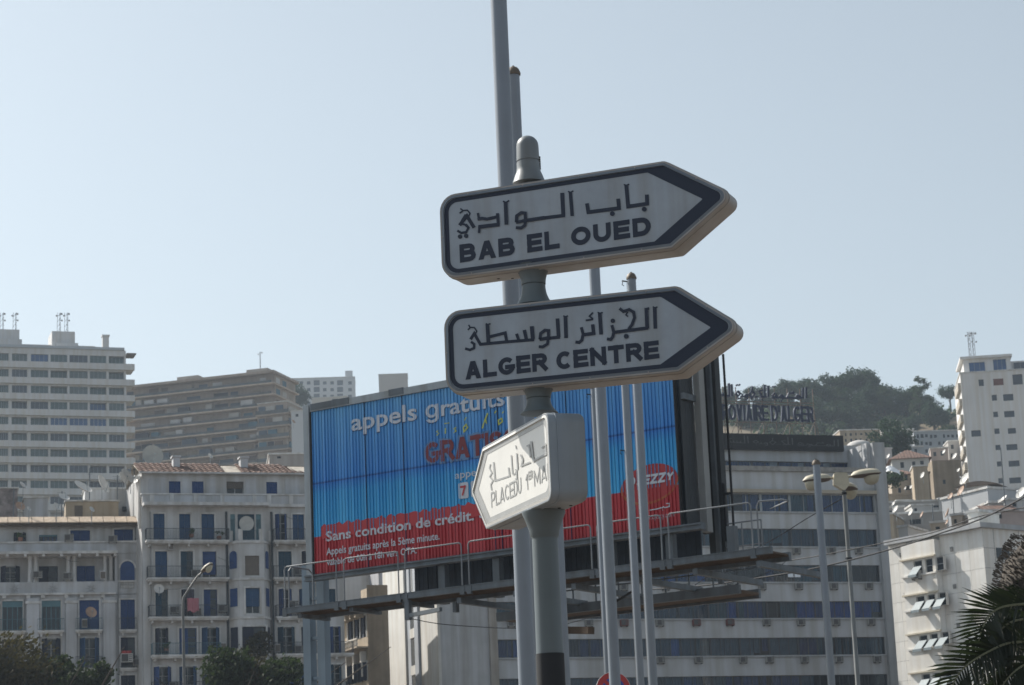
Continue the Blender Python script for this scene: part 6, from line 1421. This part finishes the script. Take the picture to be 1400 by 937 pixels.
# ---------------------------------------------------------------- dishes
dl = [(31, 664, 197, .42, 70, 40, 'small dish on the far-left roof seen nearly edge-on'), (112, 668, 200, .95, 60, 50, 'large curved dish left of the long slanted one'), (139, 663, 200, .95, 75, 22, 'long slanted dish seen edge-on above the roof room'), (167, 655, 200, .7, 72, 25, 'thin tilted dish, left of the cluster by the white mast'), (172, 651, 201, .75, 60, 30, 'middle dish of the cluster left of the white mast'),
      (178, 656, 200, .6, 50, 35, 'small dish low in the cluster left of the white mast'), (190, 655, 198, .6, -50, 30, 'dish fixed on top of the tall white mast at the roof corner'), (87, 681, 198, .55, 40, 50, 'dish lying low on the left roof beside a parapet'), (77, 693, 196, .4, 60, 30, 'little half-moon dish on the left roof edge'), (39, 696, 196, .25, 60, 30, 'tiny dish by the roof sheet at far left'), (125, 697, 195, .3, 60, 30, 'tiny tilted dish beside the roof room door'), (27, 693, 198, .5, 40, 30, 'rusty dish behind the far-left roof sheets'),
      (287, 624, 215, .3, 60, 30, 'tiny white dish on the tile roof ridge'), (124, 838, 197.6, .55, 30, 20, 'brown dish hung in front of a solid blue shutter'), (217, 806, 197, .5, 20, 20, 'dish on the balcony at the left of the third floor'), (401, 577, 420, .5, 60, 30, 'small white dish in front of the brown wing'),
      (1320, 656, 232, .95, -35, 30, 'largest right-hand dish, tilted, in front of the white tower'), (1315, 672, 230, .8, -40, 30, 'orange-tinted dish just below the largest one'), (1300, 679, 240, .55, -30, 30, 'oval dish left of the orange-tinted one'), (1292, 684, 250, .3, -30, 30, 'tiny round dish above the grey wall band'), (1222, 689, 262, .4, -35, 30, 'small upper dish of the pair right of the office corner'), (1225, 697, 258, .65, -35, 30, 'bigger lower dish of the pair right of the office corner'),
      (1246, 701, 258, .6, -40, 28, 'white dish alone on the grey parapet house'), (1261, 704, 258, .55, -50, 28, 'brownish dish right of the white one on the parapet house'), (1296, 702, 225, .75, -60, 25, 'rusty upright dish near the white corner block'), (1295, 714, 215, .35, -40, 25, 'small pale dish under the rusty upright one'), (1262, 650, 335, .7, -35, 25, 'dish on the white balcony box'), (1238, 668, 330, .4, -35, 25, 'left dish under the beige house balcony'), (1246, 666, 330, .45, -35, 25, 'right dish under the beige house balcony'),
      (1306, 624, 380, .8, -35, 30, 'dish high up beside the tower balconies'), (1291, 618, 420, .65, -35, 30, 'dish on the terrace roofs left of the tower'), (1311, 643, 350, .5, -35, 30, 'dish against the left edge of the tower'), (1372, 684, 225, .8, -40, 50, 'flat-tilted dish behind the cable near the right edge'), (1397, 675, 220, .9, -30, 30, 'big white dish cut by the right edge'), (1217, 585, 505, .5, -35, 30, 'tiny bright dish on the terrace of flats'), (1215, 624, 385, .6, -35, 30, 'dish on the shack beside the hill tree')]
for px_, py_, d_, r_, az_, el_, lb in dl:
    mm_ = C('dish_rusty', (.42, .28, .2), .6, 0, .15, 3) if any(k in lb for k in ('rusty', 'orange', 'brown')) else None
    dish(lb, px_, py_, d_, round(r_ * (.66 if px_ > 1000 else .85), 2), az_ - 32 if px_ > 1000 else az_, el_, mast=1.2 if py_ < 760 else .5, m=mm_)
# round screens: pale disc on the bay loggia, big mesh dish behind the tile roof
u_, z_ = FE.uv(337, 716, -.25); b = MB(); b.lathe([(.62, 0), (.62, .05)], 28); o = b.build('round_screen', C('screen_pale', (.5, .5, .47), .6, 0, .1, 3), None, False, FE.o + FE.u * u_ + FE.n * -.25 + Vector((0, 0, z_)), (R(90), 0, FE.yaw)); tag(o, 'pale round disc standing in the loggia above the arched bay', 'disc')
dish('very large grey mesh dish behind the left end of the tile roof', 208, 624, 215, .95, 25, 10, mast=2.5, m=C('dish_mesh_grey', (.33, .34, .33), .8, 0, .1))
p = at(191, 715, 198); q = at(191, 652, 198); b = MB(); b.tube([(0, 0, -.5), (0, 0, q.z - p.z)], .14, 8); b.box(-.3, .3, -.1, .1, q.z - p.z - .2, q.z - p.z + .05); o = b.build('roof_mast', C('mast_white', (.68, .65, .6), .6, 0, .08, 2), None, False, p); tag(o, 'thick white mast at the roof corner between the two apartment houses', 'mast')

# ---------------------------------------------------------------- vegetation
def trunk_mesh(h, r_, limbs, seed):
    q = random.Random(seed); b = MB(); b.tube([(0, 0, -1), (q.uniform(-.1, .1) * h * .2, 0, h * .5), (q.uniform(-.1, .1) * h * .3, 0, h)], [r_ * 1.3, r_, r_ * .6], 8)
    for i in range(limbs):
        a = q.uniform(0, 6.28); L = h * q.uniform(.3, .5); z = h * q.uniform(.6, .95); b.tube([(0, 0, z), (math.cos(a) * L * .5, math.sin(a) * L * .5, z + L * .3), (math.cos(a) * L, math.sin(a) * L, z + L * .6)], [r_ * .5, r_ * .35, r_ * .12], 6)
    return b.mesh('trunk', bark)
kinds = {
 'umbrella': (trunk_mesh(5.0, .3, 7, 1), crown_mesh([(0, 0, 7.2, 3.2, .5), (2.4, 0, 6.6, 2.2, .5), (-2.3, .5, 6.4, 2.3, .5), (0, -1, 5.8, 2.2, .6)], 3000, .28, 1, g1)),
 'round': (trunk_mesh(3.0, .3, 6, 2), crown_mesh([(0, 0, 4.8, 2.8, .9), (2.0, .5, 4.0, 2.0, .9), (-2.0, 0, 3.8, 2.2, .9), (.5, -1, 6.4, 1.9, .8), (0, 0, 2.8, 2.2)], 3600, .28, 2, g1)),
 'tall': (trunk_mesh(6.5, .28, 8, 3), crown_mesh([(0, 0, 6, 2.2, 1.2), (.8, 0, 9, 1.7, 1.0), (-1.2, 0, 8, 1.5), (1.4, 0, 5, 1.8), (-1.5, .3, 4.2, 1.8), (.3, 0, 10.8, 1.0)], 3000, .26, 3, g2)),
 'sparse': (trunk_mesh(7.5, .2, 9, 4), crown_mesh([(0, 0, 8.2, 1.2), (1.5, 0, 9.4, .9), (-1.3, 0, 9.3, .9), (.9, 0, 7.0, .8), (-.8, 0, 6.2, .8)], 800, .25, 4, g2)),
 'bush': (trunk_mesh(1.0, .15, 5, 5), crown_mesh([(0, 0, 1.4, 1.7, .8), (1.6, 0, 1.1, 1.3, .8), (-1.6, .4, 1.0, 1.4, .8)], 1500, .26, 5, g2))}
def tree(kind, px, py, size, label, rz=None, d=None, lo=430):
    if d is None:
        p = hit(px, py, lo, 800)
        if p is None: p = at(px, py, 650); p.z = hz(p.x, p.y)
    else: p = at(px, py, d)
    o = thing('tree', label, 'tree', p, rw.uniform(0, 6.28) if rz is None else rz, 'trees on the hill'); o.scale = (size, size, size)
    inst('trunk', kinds[kind][0], o); inst('crown', kinds[kind][1], o); return o
hill = [('umbrella', 1000, 553, .8, 'left of the roof lettering'), ('round', 1018, 548, .75, 'behind the first Arabic word'), ('round', 1040, 550, .8, 'behind the second Arabic word'), ('umbrella', 1062, 548, 1.0, 'behind the roof lettering, spreading'), ('umbrella', 1082, 545, 1.2, 'at the right end of the Arabic roof letters, with gaps'),
  ('round', 1105, 555, 1.35, 'large and dark, right of the Arabic roof letters'), ('round', 1125, 552, 1.55, 'large dome-shaped, under the sparse feathery one'), ('sparse', 1148, 545, 1.25, 'feathery and thin, sticking up above the ridge line'), ('round', 1150, 556, 1.2, 'dark, below the feathery one'), ('umbrella', 1165, 552, 1.15, 'leaning crown left of the bright sky gap'), ('umbrella', 1178, 555, 1.75, 'broad-crowned and tallest of the ridge clump'), ('round', 1198, 562, 1.6, 'dense, right shoulder of the ridge clump'), ('tall', 1210, 572, 1.15, 'sloping down at the right end of the ridge clump'),
  ('bush', 1230, 566, 1.4, 'low, in the dip between the clump and the lone big tree'), ('tall', 1260, 580, 1.65, 'lone big one with a visible trunk, on the dry slope'), ('round', 1288, 585, 1.1, 'right of the lone big one, in shadow'), ('umbrella', 1300, 562, 1.2, 'at the right edge of the ridge by the tower'), ('round', 1275, 572, 1.1, 'between the lone one and the tower'),
  ('round', 1135, 585, 1.3, 'on the lower slope left, dark mass'), ('round', 1160, 588, 1.4, 'on the lower slope above the oval building'), ('round', 1182, 582, 1.4, 'on the mid slope under the tallest ridge tree'), ('round', 1110, 582, 1.2, 'low, right of the Latin roof letters'), ('bush', 1200, 582, 1.6, 'small rounded, above the terrace of flats'), ('bush', 1222, 580, 1.5, 'shrubby, above the flats, second'), ('bush', 1185, 590, 1.6, 'shrubby, at the foot of the slope'), ('bush', 1090, 572, 1.5, 'shrubby, behind the Latin roof letters'), ('round', 1070, 572, 1.1, 'low, behind the middle of the roof letters'), ('bush', 1040, 572, 1.5, 'shrubby, behind the left roof letters'), ('round', 1010, 578, 1.1, 'low, beside the billboard edge'), ('tall', 1148, 568, 1.0, 'slim, mid slope')]
hill += [('round', 1115, 562, 1.6, 'on the upper slope left of the dome-shaped tree'), ('umbrella', 1156, 556, 1.5, 'low spreading one at the foot of the feathery tree'), ('round', 1192, 560, 1.7, 'bulky one behind the right shoulder of the ridge clump'), ('round', 1226, 572, 1.5, 'wide low one filling the dip'), ('umbrella', 1245, 574, 1.4, 'leaning toward the lone big tree'), ('round', 1278, 588, 1.4, 'under the right side of the lone big tree'), ('bush', 1120, 594, 1.8, 'broad scrubby one at the left foot of the slope'), ('bush', 1205, 592, 1.8, 'broad scrubby one behind the flats'), ('bush', 1165, 578, 1.8, 'broad scrubby one at mid slope'), ('bush', 1245, 585, 1.6, 'scrubby one on the dry patch'), ('round', 1075, 560, 1.5, 'broad one behind the right end of the lettering'), ('round', 992, 560, 1.3, 'right beside the billboard mast, low'), ('umbrella', 1030, 556, 1.1, 'behind the middle of the Arabic roof letters'), ('round', 1052, 562, 1.3, 'under the spreading one behind the lettering'), ('bush', 1020, 585, 1.7, 'shrubby, under the Latin roof letters, left'), ('bush', 1062, 588, 1.7, 'shrubby, under the Latin roof letters, right'), ('umbrella', 1095, 556, 1.2, 'filling the ridge between the lettering and the dome-shaped tree'), ('round', 1140, 564, 1.3, 'dark filler under the feathery tree'), ('round', 1165, 568, 1.4, 'dark filler under the bright sky gap'), ('round', 1185, 566, 1.4, 'dark filler below the tallest crown'), ('umbrella', 1214, 566, 1.3, 'small spreading one at the end of the ridge clump'), ('round', 1240, 574, 1.2, 'shadowy, in the dip left of the lone one'), ('round', 1250, 592, 1.0, 'low round one at the foot of the lone big tree'), ('bush', 1295, 594, 1.4, 'shrubby, beside the tower balconies'), ('round', 1122, 575, 1.2, 'mid slope, above the oval building'), ('bush', 1150, 592, 1.6, 'shrubby, just above the oval building')]
for k_, x_, y_, s_, lb in hill: tree(k_, x_, y_ + 1, s_ * .68, 'hill tree ' + lb)
tree('round', 1221, 636, 1.0, 'rounded green tree among the houses behind the red-roofed villa', d=400); tree('bush', 1213, 668, .9, 'dark shrub left of the beige two-window house', d=330)
t_ = tree('round', 404, 566, 1.35, 'dark tree in front of the white gridded block', d=780)
# scrub covering the slope: one mass
b = MB(); r_ = random.Random(8)
for i in range(2600):
    y = r_.uniform(520, 660); x = y * r_.uniform(.06, .2); n_ = noise2(x * 2.2, y * 2.0)
    if n_ < .1: continue
    z = hz(x, y); s = r_.uniform(.5, 1.4)
    for q in range(7):
        c = Vector((x + r_.gauss(0, s), y + r_.gauss(0, s), z + abs(r_.gauss(0, s * .7)))); a = Vector((r_.gauss(0, 1), r_.gauss(0, 1), r_.gauss(0, 1))).normalized(); t1 = a.orthogonal().normalized(); t2 = a.cross(t1)
        b.v += [tuple(c + t1 * .7), tuple(c + t2 * .4), tuple(c - t1 * .7), tuple(c - t2 * .4)]; k0 = len(b.v) - 4; b.f.append((k0, k0 + 1, k0 + 2, k0 + 3)); b.m.append(0)
o = b.build('scrub', g2, kind='stuff'); tag(o, 'dark green scrub covering the dry hillside', 'scrub')
# street trees at the lower left
def street_tree(px, py, d, rad, seed, label, m_, n=7000):
    p = at(px, py, d); r_ = random.Random(seed); o = thing('tree', label, 'tree', (p.x, p.y, 0), 0, 'street trees below the apartment houses')
    inst('trunk', trunk_mesh(p.z - rad * .6, .16, 3, seed), o)
    bl = [(0, 0, p.z, rad)] + [(r_.uniform(-1, 1) * rad * .8, r_.uniform(-1, 1) * rad * .6, p.z + r_.uniform(-1, .7) * rad * .8, rad * r_.uniform(.4, .65)) for _ in range(7)]
    inst('crown', crown_mesh(bl, n, .16, seed, m_), o); return o
street_tree(22, 925, 150, 2.5, 31, 'large brownish-green tree at the bottom left corner', g4, 9000); street_tree(60, 945, 152, 2.0, 34, 'green tree merging with the corner tree on its right', g3)
street_tree(116, 937, 150, 1.35, 32, 'small dark tree before the ground-floor columns', g3, 4500); street_tree(312, 922, 150, 1.55, 33, 'yellow-green tree right of the left street lamp', g3, 6000); street_tree(345, 932, 151, 1.3, 35, 'dull green tree in the middle of the lower-left trio', g4, 4500); street_tree(387, 930, 150, 1.4, 36, 'dark round tree beside the billboard posts', g3, 5500)
p = FE.uv(352, 888, -1.9)
u_, z_ = FE.uv(352, 890, -1.8); o = thing('potted_shrub', 'reddish flowering shrub climbing in front of the ground-floor bay window', 'shrub', FE.o + FE.u * u_ + FE.n * -1.8 + Vector((0, 0, z_ - 1)))
inst('crown', crown_mesh([(0, 0, 1.2, 1.0), (.5, 0, 2.0, .6)], 1400, .12, 9, g4), o); MB().tube([(0, 0, -3), (0, 0, 1.4)], .07, 6).build('trunk', bark, o)

# ---------------------------------------------------------------- palm, lower right
PD = 30.0; pc_ = at(1440, 830, PD); PL = thing('palm_tree', 'dark date palm filling the lower right corner, with a rough shaggy trunk head', 'palm', (pc_.x, pc_.y, 0))
def pl(px, py, dy=0): p = at(px, py, PD + dy); return Vector((p.x - pc_.x, p.y - pc_.y, p.z))
lfm = leafmat('palm_leaf', (.017, .024, .012), (.007, .011, .006), 2.5); rach = C('palm_rachis', (.16, .16, .09), .6, 0, .15, 4)
lfm.node_tree.nodes['Principled BSDF'].inputs['Roughness'].default_value = .42; lfm.node_tree.nodes['Principled BSDF'].inputs['Specular IOR Level'].default_value = .3
c0 = pl(1448, 815, 1.0); pr = random.Random(12)
b = MB(); b.lathe([(.42, 0), (.40, c0.z * .5), (.5, c0.z - .9), (.72, c0.z - .45), (.80, c0.z), (.66, c0.z + .45), (.35, c0.z + .75), (.1, c0.z + .85)], 20, c=(c0.x, c0.y, 0)); b.build('trunk', C('palm_trunk', (.10, .085, .07), .95, 0, .3, 5, bump=.8), PL, True)
b = MB()
for i in range(3000):
    z = c0.z + pr.uniform(-1.3, .8); t = (z - c0.z); rr_ = .8 * math.sqrt(max(.05, 1 - (t / 1.0) ** 2)) if t > -.3 else max(.5, .8 + (t + .3) * .35); a = pr.uniform(0, 6.28)
    base = Vector((c0.x + math.cos(a) * rr_, c0.y + math.sin(a) * rr_, z)); out = Vector((math.cos(a), math.sin(a), pr.uniform(.3, 1.3))).normalized(); tan = Vector((-math.sin(a), math.cos(a), 0)); L = pr.uniform(.02, .06); w_ = pr.uniform(.008, .024)
    b.v += [tuple(base - tan * w_ - out * .03), tuple(base + tan * w_ - out * .03), tuple(base + out * L + tan * w_ * .3), tuple(base + out * L - tan * w_ * .3), tuple(base + out * L * .6 + Vector((math.cos(a), math.sin(a), 0)) * .03)]
    k0 = len(b.v) - 5; b.f += [(k0, k0 + 1, k0 + 4), (k0 + 1, k0 + 2, k0 + 4), (k0 + 2, k0 + 3, k0 + 4), (k0 + 3, k0, k0 + 4)]; b.m += [0] * 4
b.build('old_leaf_base', C('leaf_base', (.13, .115, .10), .9, 0, .3, 9), PL, kind='stuff')
def bez(P, n):
    out = []; m_ = len(P) - 1
    for i in range(n + 1):
        t = i / n * m_; k = min(int(t), m_ - 1); f = t - k; p0 = P[max(0, k - 1)]; p1 = P[k]; p2 = P[k + 1]; p3 = P[min(m_, k + 2)]
        out.append(.5 * ((2 * p1) + (p2 - p0) * f + (2 * p0 - 5 * p1 + 4 * p2 - p3) * f * f + (3 * p1 - p0 - 3 * p2 + p3) * f ** 3))
    return out
def frond(P, ll, droop=.5, n=62, spread=1.0):
    pts = bez([pl(*q) for q in P], n); f = thing('frond', '', ''); del f['category']; del f['label']; f.parent = PL
    MB().tube(pts, [.022 * (1 - i / len(pts) * .85) for i in range(len(pts))], 5).build('rachis', rach, f, True)
    b = MB()
    for i in range(3, len(pts) - 1):
        d = (pts[i + 1] - pts[i - 1]).normalized(); side = d.cross(Vector((0, -.9, .45))).normalized(); t = i / len(pts); L = ll * (math.sin(math.pi * min(1, t * .8 + .2)) ** .6) * pr.uniform(.85, 1.1)
        for s in (-1, 1):
            v = (side * s * spread + d * .75 + Vector((0, 0, -droop * pr.uniform(.5, 1.2))) + Vector((0, pr.uniform(-.5, .3), 0))).normalized()
            tip = pts[i] + v * L + Vector((0, 0, -droop * L * .25)); mid = pts[i] + v * L * .5; w_ = v.cross(Vector((0, 1, 0))).normalized() * .017 + Vector((0, .010 * s, 0))
            b.v += [tuple(pts[i] - w_ * .6), tuple(pts[i] + w_ * .6), tuple(mid + w_), tuple(tip), tuple(mid - w_)]; k0 = len(b.v) - 5; b.f.append((k0, k0 + 1, k0 + 2, k0 + 3, k0 + 4)); b.m.append(0)
    o = b.build('leaflet', lfm, f, kind='stuff')
frond([(1470, 822, .3), (1400, 826, 0), (1362, 834, -.1), (1342, 862, -.3), (1334, 905, -.4)], .52, .12, 34)
frond([(1480, 890, .2), (1395, 878, -.2), (1350, 892, -.5), (1312, 920, -.7), (1292, 965, -.8)], .55, .25, 40)
frond([(1470, 850, .4), (1410, 846, 0), (1374, 856, -.2), (1352, 890, -.3), (1340, 945, -.4)], .45, .6, 34)
frond([(1480, 930, .1), (1420, 905, -.3), (1380, 925, -.6), (1355, 970, -.8)], .45, .5, 34)
frond([(1480, 800, .7), (1425, 795, .6), (1395, 806, .5), (1380, 840, .4), (1372, 880, .3)], .30, .5, 34)
frond([(1480, 870, .6), (1430, 855, .5), (1395, 880, .4), (1378, 930, .3), (1372, 980, .2)], .42, .8, 34)
frond([(1480, 845, .8), (1415, 835, .7), (1385, 850, .6), (1362, 890, .5), (1352, 940, .5)], .40, .6, 34)

# ---------------------------------------------------------------- street lamps
cream = C('lamp_cream', (.55, .50, .38), .5, 0, .1, 3); lund = C('lamp_under', (.14, .11, .09), .6, 0, .1); bowl = C('lamp_bowl', (.45, .42, .32), .25, 0, .05, 3, spec=.7)
def head(par, a, length, wide, up=(0, 0, 1)):
    a = Vector(a); e = Vector(length); L = e.length; d = e.normalized(); s = d.cross(Vector((0, 0, 1))).normalized(); n = 14
    for nm, m_, sg, hgt, k0, k1 in (('shell', cream, 1, wide * .34, 0, 1), ('skirt', lund, -1, wide * .16, 0.02, .98), ('bowl', bowl, -1, wide * .52, .42, .93)):
        b = MB(); rows = []
        for i in range(9):
            t = k0 + (k1 - k0) * i / 8; tt = (t - k0) / (k1 - k0); w_ = wide / 2 * math.sqrt(max(.0, 1 - (2 * t - 1) ** 2)) ** .8 if nm != 'bowl' else wide * .42 * math.sqrt(max(0, 1 - (2 * tt - 1) ** 2)); hh2 = hgt * math.sqrt(max(0, 1 - (2 * tt - 1) ** 2)) ** .8
            row = []
            for j in range(n + 1):
                an = math.pi * j / n; p = a + d * (L * t) + s * (w_ * math.cos(an)) + Vector((0, 0, sg * hh2 * math.sin(an) - (wide * .1 if nm == 'bowl' else 0))); row.append(len(b.v)); b.v.append(tuple(p))
            rows.append(row)
        for r0_, r1_ in zip(rows, rows[1:]):
            for j in range(n): b.f.append((r0_[j], r0_[j + 1], r1_[j + 1], r1_[j])); b.m.append(0)
        b.build(nm, m_, par, True)
LD = 72; p = at(1173, 937, LD); q = at(1152, 662, LD); o = thing('street_lamp', 'many-headed street lamp with cream lens-shaped heads before the office building', 'street lamp', (p.x, p.y, 0)); zt_ = q.z
MB().lathe([(.1, 0), (.08, zt_ * .45), (.075, zt_ * .45 + .01), (.06, zt_)], 14).build('post', C('lamp_post', (.21, .22, .22), .5, .2, .1, 2, streak=.2), o, True)
MB().lathe([(.065, zt_ * .83), (.1, zt_ * .83 + .01), (.1, zt_ * .83 + .05), (.065, zt_ * .83 + .06)], 12).build('clamp', blackm, o); MB().lathe([(.07, zt_ - .32), (.085, zt_ - .31), (.085, zt_ - .26), (.07, zt_ - .25)], 12).build('clamp', blackm, o)
b = MB(); b.prism(clip_round([(-.3, zt_ - .02), (.0, zt_ - .22), (.16, zt_ - .05), (.12, zt_ + .32), (-.28, zt_ + .34)], .06, 3), -.16, .16); b.build('hub', cream, o)
k_ = LD / FOC
b = MB(); b.tube([(-.2, 0, zt_ + .18), (-.42, 0, zt_ + .2)], .04, 8); b.tube([(.08, 0, zt_ + .2), (.35, 0, zt_ + .24)], .04, 8); b.tube([(.05, 0, zt_ + .05), (.12, .5, zt_ + .02)], .04, 8); b.build('arm', cream, o, True)
for nm_, a_, e_, w_ in (('l', (-.32, 0, zt_ + .17), (-.92, -.15, -.05), .52), ('r', (.2, 0, zt_ + .22), (.98, .1, .08), .52), ('b', (.08, .3, zt_ - .02), (.35, .95, .0), .5)):
    hd = bpy.data.objects.new('lamp_head', None); COL.objects.link(hd); hd.parent = o; head(hd, a_, e_, w_)
LD = 105; p = at(252.5, 937, LD); o = thing('street_lamp', 'single street lamp with a curved arm before the left apartment house', 'street lamp', (p.x, p.y, 0)); q = at(250, 835, LD); r2_ = at(262, 800, LD); r3 = at(278, 781, LD)
pp = [(0, 0, 0), (0, 0, q.z * .6), (q.x - p.x, 0, q.z), (q.x - p.x + .03, 0, q.z + .55), (r2_.x - p.x, 0, r2_.z), ((r2_.x + r3.x) / 2 - p.x - .02, 0, (r2_.z + r3.z) / 2 + .05), (r3.x - p.x, 0, r3.z)]
MB().tube(pp, [.085, .07, .06, .055, .045, .04, .035], 10).build('post', C('lamp_post2', (.17, .17, .165), .5, .2, .1, 2), o, True)
hd = bpy.data.objects.new('lamp_head', None); COL.objects.link(hd); hd.parent = o; head(hd, (r3.x - p.x - .08, 0, r3.z - .06), (.52, -.25, .34), .42)

# ---------------------------------------------------------------- overhead cables
def cable(label, P, r_=.012, d0=60, d1=60):
    pts = [at(x, y, d0 + (d1 - d0) * i / (len(P) - 1)) for i, (x, y) in enumerate(P)]; o_ = pts[0].copy()
    pts = bez([p_ - o_ for p_ in pts], 24); o = MB().tube(pts, r_, 5).build('overhead_cable', blackm, None, True, o_); tag(o, label, 'cable', 'cables slung in front of the buildings'); return o
cable('thick dark cable sagging across the white building to the billboard end', [(1415, 672), (1350, 706), (1290, 728), (1215, 752), (1120, 776), (1040, 790), (960, 801), (890, 806)], .022, 60, 70)
cable('upper thin cable over the white building roof', [(1415, 692), (1340, 706), (1280, 727), (1215, 741), (1120, 760), (1055, 770)], .016, 60, 70)
cable('taut cable running down left from the many-headed lamp', [(1151, 682), (1105, 708), (1060, 736), (1000, 768), (950, 800)], .014, 71.8, 75)
cable('thin slack cable crossing the lower office windows', [(905, 833), (960, 815), (1015, 796), (1060, 778), (1080, 762)], .010, 70, 72)
cable('faint cable from the billboard lamp arm to the blank office wall', [(562, 846), (600, 853), (650, 857), (700, 859), (760, 856), (830, 838), (900, 818)], .011, 58, 70)

# ---------------------------------------------------------------- haze
hm = bpy.data.materials.new('haze'); hm.use_nodes = True; hn = hm.node_tree.nodes; hn.remove(hn['Principled BSDF']); pv = hn.new('ShaderNodeVolumePrincipled')
pv.inputs['Density'].default_value = HAZE; pv.inputs['Color'].default_value = (.72, .85, 1.0, 1); pv.inputs['Anisotropy'].default_value = .2
hm.node_tree.links.new(pv.outputs[0], hn['Material Output'].inputs['Volume'])
o = MB().box(-3100, 3100, -1600, 4100, -1.5, 240).build('haze', hm); o['kind'] = 'stuff'
